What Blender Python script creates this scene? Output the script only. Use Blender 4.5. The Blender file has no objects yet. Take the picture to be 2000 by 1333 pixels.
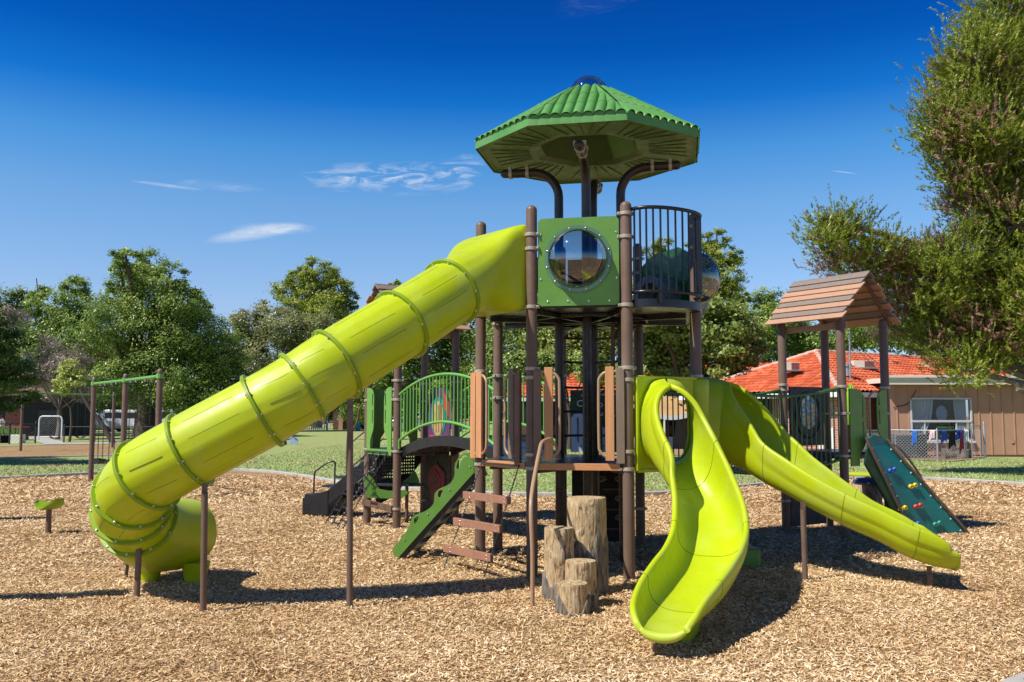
import bpy, math, random
import numpy as np
from mathutils import Vector, Matrix, noise as mnoise
D2R = math.radians
scene = bpy.context.scene
COL = scene.collection
# ---------------- camera ----------------
CAMH = 1.75
PITCH = math.atan((812 - 666.5) / 1800.0)
FPX = 1800.0
cam_data = bpy.data.cameras.new("camera")
cam_data.sensor_width = 36.0
cam_data.lens = FPX / 2000.0 * 36.0
cam_data.clip_end = 3000.0
cam = bpy.data.objects.new("camera", cam_data)
COL.objects.link(cam)
cam.location = (0, 0, CAMH)
cam.rotation_euler = (math.pi / 2 + PITCH, 0, 0)
scene.camera = cam
# ---------------- sun and sky ----------------
SUN_DIR = Vector((-0.68, -0.37, 1.0)).normalized()      # towards the sun
SUN_EL = math.asin(SUN_DIR.z)
SUN_AZ = math.atan2(SUN_DIR.x, SUN_DIR.y)               # clockwise from +Y
sun_data = bpy.data.lights.new("sun", 'SUN')
sun_data.energy = 4.8
sun_data.angle = D2R(0.53)
sun_data.color = (1.0, 0.95, 0.87)
sun = bpy.data.objects.new("sun", sun_data)
COL.objects.link(sun)
sun.rotation_euler = (-SUN_DIR).to_track_quat('-Z', 'Y').to_euler()
sun.location = (-20, -10, 30)
world = bpy.data.worlds.new("World")
scene.world = world
world.use_nodes = True
wn, wl = world.node_tree.nodes, world.node_tree.links
wn.clear()
w_out = wn.new('ShaderNodeOutputWorld')
w_bg = wn.new('ShaderNodeBackground')
w_bg.inputs['Strength'].default_value = 0.1
w_sky = wn.new('ShaderNodeTexSky')
w_sky.sky_type = 'NISHITA'
w_sky.sun_disc = False
w_sky.sun_elevation = SUN_EL
w_sky.sun_rotation = SUN_AZ
w_sky.altitude = 300
w_sky.air_density = 1.0
w_sky.dust_density = 0.3
w_sky.ozone_density = 1.0
wl.new(w_bg.outputs[0], w_out.inputs[0])
scene.view_settings.view_transform = 'Standard'
scene.view_settings.look = 'None'
scene.view_settings.exposure = 0.3
scene.view_settings.gamma = 1.0
# sky colour: the Nishita sky, deepened towards the zenith as a polarised clear sky is, with thin cirrus
def wnode(t, **kw):
    n = wn.new(t)
    for k, v in kw.items(): setattr(n, k, v)
    return n
def wmath(op, a, b=None, c=None, clamp=False):
    n = wnode('ShaderNodeMath', operation=op, use_clamp=clamp)
    for i, q in enumerate((a, b, c)):
        if q is None: continue
        if isinstance(q, (int, float)): n.inputs[i].default_value = q
        else: wl.new(q, n.inputs[i])
    return n.outputs[0]
w_tc = wnode('ShaderNodeTexCoord')
w_sep = wnode('ShaderNodeSeparateXYZ'); wl.new(w_tc.outputs['Generated'], w_sep.inputs[0])
w_ramp = wnode('ShaderNodeValToRGB'); wl.new(w_sep.outputs['Z'], w_ramp.inputs[0])
SKY_STOPS = [(0.0, (.50, .60, .88)), (.062, (.53, .62, .88)), (.115, (.62, .69, .88)), (.17, (.55, .715, .91)), (.222, (.46, .72, .94)),
             (.275, (.24, .65, .975)), (.325, (.03, .42, .92)), (.373, (.006, .27, .77)), (.42, (.004, .215, .68)), (.6, (.01, .13, .45)), (1.0, (.05, .15, .38))]
el = w_ramp.color_ramp.elements
while len(el) < len(SKY_STOPS): el.new(0.5)
for e, (p, c) in zip(el, SKY_STOPS): e.position = p; e.color = (*c, 1)
w_mul = wnode('ShaderNodeMix', data_type='RGBA', blend_type='MULTIPLY'); w_mul.inputs['Factor'].default_value = 1
wl.new(w_sky.outputs[0], w_mul.inputs[6]); wl.new(w_ramp.outputs[0], w_mul.inputs[7])
w_gain = wnode('ShaderNodeVectorMath', operation='SCALE'); w_gain.inputs['Scale'].default_value = 1.30
wl.new(w_mul.outputs[2], w_gain.inputs[0])
w_u = wmath('DIVIDE', w_sep.outputs['X'], wmath('MAXIMUM', w_sep.outputs['Y'], 0.05))
w_v = wmath('DIVIDE', w_sep.outputs['Z'], wmath('MAXIMUM', w_sep.outputs['Y'], 0.05))
w_comb = wnode('ShaderNodeCombineXYZ'); wl.new(w_u, w_comb.inputs[0]); wl.new(w_v, w_comb.inputs[1])
w_noise = wnode('ShaderNodeTexNoise'); w_noise.inputs['Scale'].default_value = 1.0; w_noise.inputs['Detail'].default_value = 8
w_noise.inputs['Roughness'].default_value = .62; w_noise.inputs['Distortion'].default_value = 1.2
w_map = wnode('ShaderNodeMapping'); w_map.inputs['Scale'].default_value = (26, 95, 1); w_map.inputs['Rotation'].default_value = (0, 0, -.12)
wl.new(w_comb.outputs[0], w_map.inputs[0]); wl.new(w_map.outputs[0], w_noise.inputs[0])
w_n = wmath('MULTIPLY', wmath('SUBTRACT', w_noise.outputs[0], .47), 4.2, clamp=True)
def wisp(u0, v0, ru, rv, ang, amt, soft=0.0):
    ca, sa = math.cos(ang), math.sin(ang)
    du = wmath('SUBTRACT', w_u, u0); dv = wmath('SUBTRACT', w_v, v0)
    a = wmath('DIVIDE', wmath('ADD', wmath('MULTIPLY', du, ca), wmath('MULTIPLY', dv, sa)), ru)
    b = wmath('DIVIDE', wmath('SUBTRACT', wmath('MULTIPLY', dv, ca), wmath('MULTIPLY', du, sa)), rv)
    r = wmath('SUBTRACT', 1.0, wmath('ADD', wmath('MULTIPLY', a, a), wmath('MULTIPLY', b, b)), clamp=True)
    nn = wmath('ADD', wmath('MULTIPLY', w_n, 1 - soft), soft)
    return wmath('MULTIPLY', wmath('MULTIPLY', r, nn), amt)
w_cl = None
for args in [(-.165, .262, .075, .018, .0, .75), (-.10, .262, .07, .022, .05, .6), (-.055, .268, .03, .02, .5, .55),
             (-.282, .2, .058, .0085, .16, .8, .55), (-.262, .205, .05, .008, .0, .5, .4),
             (-.38, .253, .045, .0022, -.13, .6, .5), (-.325, .253, .055, .0065, -.08, .3, .2),
             (.115, .475, .075, .022, .35, .09, .1), (.367, .268, .016, .0007, -.12, .55, .9)]:
    w = wisp(*args)
    w_cl = w if w_cl is None else wmath('ADD', w_cl, w)
w_cl = wmath('MINIMUM', w_cl, .8)
w_mix = wnode('ShaderNodeMix', data_type='RGBA'); wl.new(w_cl, w_mix.inputs['Factor'])
wl.new(w_gain.outputs[0], w_mix.inputs[6]); w_mix.inputs[7].default_value = (5.8, 6.4, 7.4, 1)
wl.new(w_mix.outputs[2], w_bg.inputs[0])

# ---------------- helpers ----------------
Zv = lambda z: Vector((0, 0, z))
CP, SP = math.cos(PITCH), math.sin(PITCH)
def ray(px, py):
    u, v = (px - 1000) / FPX, (666.5 - py) / FPX
    return u, CP - v * SP, SP + v * CP
def G(px, py, z=0.0):
    x, y, zz = ray(px, py); t = (z - CAMH) / zz
    return Vector((x * t, y * t, z))
def A(px, py, Y):
    x, y, z = ray(px, py); t = Y / y
    return Vector((x * t, Y, CAMH + z * t))

def nt_mat(name):
    m = bpy.data.materials.new(name); m.use_nodes = True
    n, l = m.node_tree.nodes, m.node_tree.links
    return m, n, l, n['Principled BSDF']
def lin(c): return tuple(((x / 255) / 12.92 if x / 255 <= .04045 else ((x / 255 + .055) / 1.055) ** 2.4) for x in c)
def surf(name, col, rough=.5, metal=0.0, var=.12, vscale=3.0, bump=0.0, bscale=60.0, col2=None, spec=.5, coat=0.0, stretch=(1, 1, 1), wear=0.0):
    m, n, l, b = nt_mat(name)
    tc = n.new('ShaderNodeTexCoord'); mp = n.new('ShaderNodeMapping'); mp.inputs['Scale'].default_value = stretch
    l.new(tc.outputs['Object'], mp.inputs[0])
    nz = n.new('ShaderNodeTexNoise'); nz.inputs['Scale'].default_value = vscale; nz.inputs['Detail'].default_value = 6
    l.new(mp.outputs[0], nz.inputs[0])
    rp = n.new('ShaderNodeValToRGB'); l.new(nz.outputs[0], rp.inputs[0])
    rp.color_ramp.elements[0].position = .3; rp.color_ramp.elements[1].position = .7
    c2 = col2 or tuple(min(1, x * (1 + var)) for x in col)
    rp.color_ramp.elements[0].color = (*[x * (1 - var) for x in col], 1) if not col2 else (*col, 1)
    rp.color_ramp.elements[1].color = (*c2, 1)
    l.new(rp.outputs[0], b.inputs['Base Color'])
    b.inputs['Roughness'].default_value = rough; b.inputs['Metallic'].default_value = metal
    b.inputs['Specular IOR Level'].default_value = spec; b.inputs['Coat Weight'].default_value = coat
    n2 = n.new('ShaderNodeTexNoise'); n2.inputs['Scale'].default_value = 9; n2.inputs['Detail'].default_value = 8
    l.new(tc.outputs['Object'], n2.inputs[0])
    mr = n.new('ShaderNodeMapRange'); mr.inputs['From Min'].default_value = .3; mr.inputs['From Max'].default_value = .7
    mr.inputs['To Min'].default_value = max(.02, rough - .09); mr.inputs['To Max'].default_value = min(1, rough + .12)
    l.new(n2.outputs[0], mr.inputs[0]); l.new(mr.outputs[0], b.inputs['Roughness'])
    if bump:
        n3 = n.new('ShaderNodeTexNoise'); n3.inputs['Scale'].default_value = bscale; n3.inputs['Detail'].default_value = 5
        l.new(mp.outputs[0], n3.inputs[0])
        bp = n.new('ShaderNodeBump'); bp.inputs['Strength'].default_value = bump; bp.inputs['Distance'].default_value = .01
        l.new(n3.outputs[0], bp.inputs['Height']); l.new(bp.outputs[0], b.inputs['Normal'])
    return m

M = {}
def worn_plastic(name, c, rough, m=None, k=1.0):
    m = m or surf(name, c, rough, var=.06, vscale=1.3, bump=.05, bscale=120, spec=.4); n, l = m.node_tree.nodes, m.node_tree.links; b = n['Principled BSDF']; src = b.inputs['Base Color'].links[0].from_socket
    tc = n.new('ShaderNodeTexCoord')
    def layer(src, sc, lo, hi, col, amt, det=9):
        mp = n.new('ShaderNodeMapping'); mp.inputs['Scale'].default_value = sc; mp.inputs['Rotation'].default_value = (.3, .5, .2); l.new(tc.outputs['Object'], mp.inputs[0])
        z = n.new('ShaderNodeTexNoise'); z.inputs['Scale'].default_value = 1; z.inputs['Detail'].default_value = det; z.inputs['Roughness'].default_value = .65; l.new(mp.outputs[0], z.inputs[0])
        r = n.new('ShaderNodeMapRange'); r.inputs['From Min'].default_value = lo; r.inputs['From Max'].default_value = hi; r.inputs['To Max'].default_value = amt; l.new(z.outputs[0], r.inputs[0])
        x = n.new('ShaderNodeMix'); x.data_type = 'RGBA'; l.new(r.outputs[0], x.inputs['Factor']); l.new(src, x.inputs[6]); x.inputs[7].default_value = (*col, 1); return x.outputs[2]
    pale = tuple(min(1, q * .85 + .12) for q in c); dusty = (.36, .33, .13)
    s_ = layer(src, (1.6, 1.6, 1.6), .48, .70, pale, .5 * k); s_ = layer(s_, (70, 9, 9), .63, .70, pale, .6 * k); s_ = layer(s_, (8, 8, 60), .67, .73, dusty, .35 * k); s_ = layer(s_, (3.5, 3.5, 3.5), .58, .75, dusty, .30 * k)
    l.new(s_, b.inputs['Base Color']); return m
M['lime'] = worn_plastic('lime_plastic', (.45, .555, .006), .38)
M['lime_dark'] = surf('lime_flange', (.24, .36, .012), .4, var=.08, vscale=3)
M['post'] = surf('brown_post', (.160, .102, .070), .42, var=.08, vscale=4, metal=.0, spec=.3, bump=.02, bscale=200)
M['shaded_post'] = surf('shaded_brown_post', (.040, .026, .018), .28, var=.08, vscale=4, spec=.4)  # the post brown darkened to imitate shade beneath the roof
M['black'] = surf('black_steel', (.012, .012, .014), .3, var=.15, vscale=5, spec=.5)
M['deck'] = surf('deck_coating', (.030, .034, .045), .28, var=.25, vscale=9, bump=.15, bscale=90, spec=.6)
M['panel'] = surf('green_board', (.115, .275, .036), .42, var=.05, vscale=6, bump=.04, bscale=300)
M['panel2'] = surf('light_green_board', (.14, .34, .045), .42, var=.05, vscale=6)
M['rail'] = surf('green_rail', (.15, .42, .07), .3, var=.05, vscale=5)
M['rail_dark'] = surf('dark_green_rail', (.045, .15, .02), .33, var=.05, vscale=5)
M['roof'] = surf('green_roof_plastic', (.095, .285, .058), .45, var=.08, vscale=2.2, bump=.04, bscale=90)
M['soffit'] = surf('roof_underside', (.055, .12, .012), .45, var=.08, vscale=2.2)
M['clamp'] = surf('beige_clamp', (.42, .37, .28), .38, var=.06, vscale=20, metal=.15)
M['bolt'] = surf('steel_bolt', (.75, .75, .72), .22, metal=.9, var=.05, vscale=20)
M['tan'] = surf('tan_board', (.56, .27, .115), .6, vscale=14, stretch=(1, 1, .08), bump=.35, bscale=40, var=.15)
M['tanh'] = surf('tan_board_flat', (.46, .265, .165), .6, vscale=16, stretch=(1, 1, 8), bump=.35, bscale=30, var=.14)
M['brown_board'] = surf('brown_board', (.15, .085, .05), .6, vscale=14, stretch=(1, 1, .08), bump=.35, bscale=40, var=.15)
M['grey_board'] = surf('grey_board', (.20, .145, .10), .65, vscale=14, stretch=(1, 1, .08), bump=.4, bscale=40, var=.18)
M['greyh'] = surf('grey_board_flat', (.235, .185, .15), .65, vscale=16, stretch=(1, 1, 8), bump=.4, bscale=30, var=.18)
M['edge'] = surf('orange_deck_edge', (.60, .27, .10), .55, vscale=16, stretch=(1, 1, 8), bump=.3, bscale=30, var=.12)
M['plank'] = surf('reddish_plank', (.34, .165, .10), .6, vscale=16, bump=.3, bscale=40, var=.12)
M['handle'] = surf('tan_handle', (.40, .25, .15), .33, var=.06)
M['teal'] = surf('teal_climbing_board', (.003, .175, .155), .38, vscale=3, var=.12, bump=.05, bscale=200)
M['chain'] = surf('dark_chain', (.06, .065, .065), .4, metal=.5, var=.15, vscale=30)
M['galv'] = surf('galvanised_steel', (.42, .43, .44), .42, metal=.6, var=.1, vscale=12)
M['concrete'] = surf('concrete', (.42, .40, .36), .85, var=.12, vscale=4, bump=.3, bscale=50)
M['white'] = surf('white_paint', (.74, .74, .72), .5, var=.05, vscale=3)
M['offwhite'] = surf('cream_paint', (.74, .69, .57), .6, var=.06, vscale=1.2)
M['yellow'] = surf('yellow_resin', (.72, .50, .02), .45, var=.08, vscale=20)
M['red'] = surf('red_resin', (.55, .06, .05), .45, var=.08, vscale=20)
M['blue'] = surf('blue_resin', (.02, .11, .48), .45, var=.08, vscale=20)
M['greenr'] = surf('green_resin', (.03, .28, .18), .45, var=.08, vscale=20)
M['dark'] = surf('dark_parts_and_shade', (.012, .010, .009), .7, var=.2, vscale=1)  # near-black for dark parts; also stands in for shade in openings and under trees
M['siding'] = surf('pink_tan_siding', (.50, .28, .18), .8, var=.05, vscale=1.5, bump=.15, bscale=25)
M['navy'] = surf('navy_board', (.03, .05, .11), .5, vscale=8, var=.2)
M['skyblue'] = surf('pale_blue_board', (.33, .45, .60), .5, vscale=3, var=.08)
M['bark'] = surf('tree_bark', (.085, .06, .045), .9, var=.35, vscale=6, bump=.8, bscale=14, stretch=(1, 1, .25))
M['palebark'] = surf('pale_limb_bark', (.17, .135, .105), .9, var=.3, vscale=7, bump=.6, bscale=18)
M['black_rubber'] = surf('black_rubber', (.02, .021, .024), .55, var=.15)

M['charcoal'] = surf('charcoal_board', (.022, .022, .024), .5, vscale=6, var=.2)
M['maroon'] = surf('maroon_board', (.20, .035, .035), .55, col2=(.33, .08, .06), vscale=12, bump=.3, bscale=40)
M['teal_paint'] = surf('teal_paint', (.02, .25, .24), .5, vscale=8, var=.2)
M['sign_green'] = surf('dark_green_sign', (.004, .03, .016), .4, col2=(.01, .075, .03), vscale=5)
M['log_grey'] = surf('log_bark_grey', (.055, .045, .034), .95, col2=(.30, .26, .205), vscale=15, stretch=(3, 3, .5), bump=1.0, bscale=16)
def glass_mat(name, tint=(.9, .93, .95), refl=1.0, mn=.05, bmp=.25):
    m = bpy.data.materials.new(name); m.use_nodes = True
    n, l = m.node_tree.nodes, m.node_tree.links; n.clear()
    o = n.new('ShaderNodeOutputMaterial'); mx = n.new('ShaderNodeMixShader')
    tr = n.new('ShaderNodeBsdfTransparent'); tr.inputs[0].default_value = (*tint, 1)
    gl = n.new('ShaderNodeBsdfGlossy'); gl.inputs['Roughness'].default_value = .015
    fr = n.new('ShaderNodeLayerWeight'); fr.inputs['Blend'].default_value = .28
    mr = n.new('ShaderNodeMapRange'); mr.inputs['To Min'].default_value = mn; mr.inputs['To Max'].default_value = .75 * refl
    nz = n.new('ShaderNodeTexNoise'); nz.inputs['Scale'].default_value = 7; nz.inputs['Detail'].default_value = 3
    bp = n.new('ShaderNodeBump'); bp.inputs['Strength'].default_value = bmp; bp.inputs['Distance'].default_value = .02
    l.new(nz.outputs[0], bp.inputs['Height']); l.new(bp.outputs[0], gl.inputs['Normal'])
    l.new(fr.outputs['Facing'], mr.inputs[0]); l.new(mr.outputs[0], mx.inputs[0])
    l.new(tr.outputs[0], mx.inputs[1]); l.new(gl.outputs[0], mx.inputs[2]); l.new(mx.outputs[0], o.inputs[0])
    return m
M['bubble'] = glass_mat('clear_plastic_dome', (.42, .47, .48), .85, .15, .06)
M['skybubble'] = glass_mat('clear_skylight_plastic', (.62, .72, .84), 1.0, .22, .0)
M['window'] = glass_mat('window_glass', (.80, .84, .86), .2, .04, .0)

for k_, c_, w_ in (('post', (.16, .102, .07), .6), ('panel', (.115, .275, .036), .45), ('roof', (.095, .285, .058), .6), ('teal', (.003, .175, .155), .4), ('shaded_post', (.04, .026, .018), .25), ('panel2', (.14, .34, .045), .4)): worn_plastic(k_, c_, .4, M[k_], w_)

class MB:
    def __init__(s): s.v = []; s.f = []; s.m = []; s.k = 0
    def add(s, vs, fs):
        o = len(s.v); s.v.extend(tuple(p) for p in vs)
        for f in fs: s.f.append([o + i for i in f]); s.m.append(s.k)
        return s
    def box(s, c, sz, rz=0.0, ax=None):
        c = Vector(c)
        if ax is None: ax = (Vector((math.cos(rz), math.sin(rz), 0)), Vector((-math.sin(rz), math.cos(rz), 0)), Vector((0, 0, 1)))
        h = [Vector(a) * (q / 2) for a, q in zip(ax, sz)]
        vs = [c + h[0] * i + h[1] * j + h[2] * k for i in (-1, 1) for j in (-1, 1) for k in (-1, 1)]
        return s.add(vs, [(0, 1, 3, 2), (4, 6, 7, 5), (0, 4, 5, 1), (2, 3, 7, 6), (0, 2, 6, 4), (1, 5, 7, 3)])
    def beam(s, p0, p1, w, h, up=(0, 0, 1)):
        p0, p1 = Vector(p0), Vector(p1); t = (p1 - p0); L = t.length; t.normalize()
        sd = t.cross(Vector(up)).normalized(); u = sd.cross(t)
        return s.box((p0 + p1) / 2, (L, w, h), ax=(t, sd, u))
    def ring(s, c, ax, r, n, ph=0.0):
        a = Vector(ax).normalized(); b = a.orthogonal().normalized(); d = a.cross(b)
        return [Vector(c) + b * (r * math.cos(ph + 2 * math.pi * i / n)) + d * (r * math.sin(ph + 2 * math.pi * i / n)) for i in range(n)]
    def lathe(s, c, ax, prof, n=16, cap=True):
        """prof: list of (distance along axis, radius)"""
        a = Vector(ax).normalized(); vs = []
        for t, r in prof: vs += s.ring(Vector(c) + a * t, a, max(r, 1e-4), n)
        fs = []
        for j in range(len(prof) - 1):
            for i in range(n):
                k = (i + 1) % n; fs.append((j * n + i, j * n + k, (j + 1) * n + k, (j + 1) * n + i))
        if cap: fs.append(tuple(range(n))[::-1]); fs.append(tuple(range((len(prof) - 1) * n, len(prof) * n)))
        return s.add(vs, fs)
    def cyl(s, p0, p1, r0, r1=None, n=12):
        p0, p1 = Vector(p0), Vector(p1); d = p1 - p0
        return s.lathe(p0, d, [(0, r0), (d.length, r0 if r1 is None else r1)], n)
    def tube(s, pts, r, n=8, closed=False):
        pts = [Vector(p) for p in pts]; N = len(pts); vs = []
        rs = r if isinstance(r, (list, tuple)) else [r] * N
        prev = None
        for i, p in enumerate(pts):
            if closed: t = pts[(i + 1) % N] - pts[i - 1]
            else: t = pts[min(i + 1, N - 1)] - pts[max(i - 1, 0)]
            t.normalize()
            b = t.orthogonal().normalized() if prev is None else (prev - t * prev.dot(t)).normalized()
            prev = b; d = t.cross(b)
            vs += [p + b * (rs[i] * math.cos(2 * math.pi * k / n)) + d * (rs[i] * math.sin(2 * math.pi * k / n)) for k in range(n)]
        fs = []
        for j in range(N if closed else N - 1):
            j2 = (j + 1) % N
            for i in range(n):
                k = (i + 1) % n; fs.append((j * n + i, j * n + k, j2 * n + k, j2 * n + i))
        if not closed: fs.append(tuple(range(n))[::-1]); fs.append(tuple(range((N - 1) * n, N * n)))
        return s.add(vs, fs)
    def sphere(s, c, r, n=12, m=8, sc=(1, 1, 1)):
        c = Vector(c); vs = [c + Vector((0, 0, -r * sc[2]))]
        for j in range(1, m):
            a = -math.pi / 2 + math.pi * j / m
            for i in range(n):
                b = 2 * math.pi * i / n; vs.append(c + Vector((r * sc[0] * math.cos(a) * math.cos(b), r * sc[1] * math.cos(a) * math.sin(b), r * sc[2] * math.sin(a))))
        vs.append(c + Vector((0, 0, r * sc[2]))); fs = []
        for i in range(n):
            k = (i + 1) % n; fs.append((0, 1 + k, 1 + i)); fs.append((len(vs) - 1, 1 + (m - 2) * n + i, 1 + (m - 2) * n + k))
            for j in range(m - 2): fs.append((1 + j * n + i, 1 + j * n + k, 1 + (j + 1) * n + k, 1 + (j + 1) * n + i))
        return s.add(vs, fs)
    def prism(s, poly, ext):
        """planar polygon (3D points, in order) pushed out along ext"""
        poly = [Vector(p) for p in poly]; e = Vector(ext); n = len(poly)
        fs = [tuple(range(n))[::-1], tuple(range(n, 2 * n))]
        fs += [(i, (i + 1) % n, n + (i + 1) % n, n + i) for i in range(n)]
        return s.add(poly + [p + e for p in poly], fs)
    def prism_holes(s, outer, holes, ext):
        """board with holes, triangulated"""
        import mathutils
        loops = [[Vector(p) for p in outer]] + [[Vector(p) for p in h] for h in holes]
        flat = [p for lp in loops for p in lp]; tris = mathutils.geometry.tessellate_polygon(loops)
        n = len(flat); e = Vector(ext); fs = [tuple(t) for t in tris] + [tuple(i + n for i in t)[::-1] for t in tris]
        o = 0
        for lp in loops:
            q = len(lp)
            fs += [(o + i, o + (i + 1) % q, n + o + (i + 1) % q, n + o + i) for i in range(q)]; o += q
        return s.add(flat + [p + e for p in flat], fs)
    def grid(s, rows, closed=False):
        nr, nc = len(rows), len(rows[0]); fs = []
        for j in range(nr - 1):
            for i in range(nc if closed else nc - 1):
                k = (i + 1) % nc; fs.append((j * nc + i, j * nc + k, (j + 1) * nc + k, (j + 1) * nc + i))
        return s.add([p for r in rows for p in r], fs)
    def build(s, name, mats, parent=None, loc=(0, 0, 0), smooth=42, bevel=0, label=None, recalc=True, subd=0):
        if not isinstance(mats, (list, tuple)): mats = [mats]
        base = Vector(loc)
        if parent is not None:
            r = parent
            while r is not None: base = base + r.location; r = r.parent
        me = bpy.data.meshes.new(name)
        me.from_pydata([(p[0] - base.x, p[1] - base.y, p[2] - base.z) for p in s.v], [], s.f)
        for m in mats: me.materials.append(m)
        me.polygons.foreach_set('material_index', s.m)
        if recalc:
            import bmesh
            bm = bmesh.new(); bm.from_mesh(me); bmesh.ops.recalc_face_normals(bm, faces=bm.faces); bm.to_mesh(me); bm.free()
        if smooth:
            me.polygons.foreach_set('use_smooth', [True] * len(me.polygons)); me.set_sharp_from_angle(angle=D2R(smooth))
        me.update()
        o = bpy.data.objects.new(name, me); COL.objects.link(o); o.location = loc
        if parent is not None: o.parent = parent
        if bevel:
            b = o.modifiers.new('bevel', 'BEVEL'); b.width = bevel; b.segments = 2; b.limit_method = 'ANGLE'; b.angle_limit = D2R(40)
        if subd:
            q = o.modifiers.new('subd', 'SUBSURF'); q.levels = subd; q.render_levels = subd
        if label: o['label'] = label
        return o

def tag(o, label=None, cat=None, group=None, kind=None):
    if label: o['label'] = label
    if cat: o['category'] = cat
    if group: o['group'] = group
    if kind: o['kind'] = kind
    return o
def thing(name, label, cat, loc=(0, 0, 0), group=None):
    o = bpy.data.objects.new(name, None); COL.objects.link(o); o.location = loc; o.empty_display_size = .2
    return tag(o, label, cat, group)
def copy_tree(o, parent=None, name=None):
    c = o.copy(); COL.objects.link(c); c.parent = parent
    for ch in list(o.children): copy_tree(ch, c)
    return c
def catmull(pts, n=8, closed=False):
    P = [Vector(p) for p in pts]; out = []; N = len(P)
    for i in range(N if closed else N - 1):
        g = (lambda k: P[k % N]) if closed else (lambda k: P[max(0, min(N - 1, k))])
        p0, p1, p2, p3 = g(i - 1), g(i), g(i + 1), g(i + 2)
        for k in range(n):
            t = k / n
            out.append(.5 * ((2 * p1) + (p2 - p0) * t + (2 * p0 - 5 * p1 + 4 * p2 - p3) * t * t + (3 * p1 - p0 - 3 * p2 + p3) * t ** 3))
    if not closed: out.append(P[-1].copy())
    return out
def chain(mb, p0, p1, link=.045, wire=.005, sag=0.0, wid=.55):
    p0, p1 = Vector(p0), Vector(p1); L = (p1 - p0).length; n = max(2, int(L / (link * .74)))
    t = (p1 - p0).normalized(); a = t.orthogonal().normalized(); b = t.cross(a)
    for i in range(n):
        c = p0.lerp(p1, (i + .5) / n); c.z -= sag * 4 * ((i + .5) / n) * (1 - (i + .5) / n)
        sd = a if i % 2 else b
        pts = [c + t * (link / 2 * math.cos(q)) + sd * (link * wid / 2 * math.sin(q)) for q in [math.pi * 2 * k / 6 for k in range(6)]]
        mb.tube(pts, wire, 3, closed=True)
def ribbed_facet(mb, E0, E1, T0, T1, rw, rh, rows, rstep, samp=6, ph=0.0):
    E0, E1, T0, T1 = map(Vector, (E0, E1, T0, T1))
    sd = (E1 - E0); L = sd.length; sd.normalize()
    nrm = sd.cross(T0 - E0).normalized()
    if nrm.length == 0: nrm = sd.cross(T1 - E0).normalized()
    if nrm.z < 0: nrm = -nrm
    td = nrm.cross(sd); td = td if td.dot(T0 - E0) > 0 else -td
    H = (T0 - E0).dot(td); s0, s1 = (T0 - E0).dot(sd), (T1 - E0).dot(sd)
    ncol = int(L / rw * samp); ts = []
    for k in range(rows):
        ts += [(k / rows * H, rstep), ((k + 1) / rows * H - 1e-4, 0.0)]
    grid = []
    for t, st in ts:
        q = t / H; lo, hi = s0 * q, L + (s1 - L) * q; row = []
        for i in range(ncol + 1):
            s_ = min(max(i * L / ncol, lo), hi)
            fr = ((s_ + ph) / rw) % 1.0; h = rh * (max(0, 1 - (2 * fr - 1) ** 2)) ** .5
            row.append(E0 + sd * s_ + td * t + nrm * (h + st))
        grid.append(row)
    mb.grid(grid)
    return nrm

def npmesh(name, verts, faces_n, mats, parent=None, loc=(0, 0, 0), tint=None, mat_idx=None, smooth=False):
    """verts (F*k,3): every face owns its k corners"""
    k = faces_n; nf = len(verts) // k
    me = bpy.data.meshes.new(name); me.vertices.add(len(verts))
    b = Vector(loc)
    if parent is not None: b = b + parent.location
    v = np.asarray(verts, np.float32) - np.array([b.x, b.y, b.z], np.float32)
    me.vertices.foreach_set('co', v.ravel())
    me.loops.add(len(verts)); me.loops.foreach_set('vertex_index', np.arange(len(verts), dtype=np.int32))
    me.polygons.add(nf); me.polygons.foreach_set('loop_start', np.arange(0, len(verts), k, dtype=np.int32))
    me.polygons.foreach_set('loop_total', np.full(nf, k, np.int32))
    if mat_idx is not None: me.polygons.foreach_set('material_index', mat_idx.astype(np.int32))
    if not isinstance(mats, (list, tuple)): mats = [mats]
    for m in mats: me.materials.append(m)
    me.update(calc_edges=True)
    if tint is not None:
        at = me.attributes.new('tint', 'FLOAT', 'FACE'); at.data.foreach_set('value', np.asarray(tint, np.float32))
    o = bpy.data.objects.new(name, me); COL.objects.link(o); o.location = loc
    if parent is not None: o.parent = parent
    return o
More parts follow.
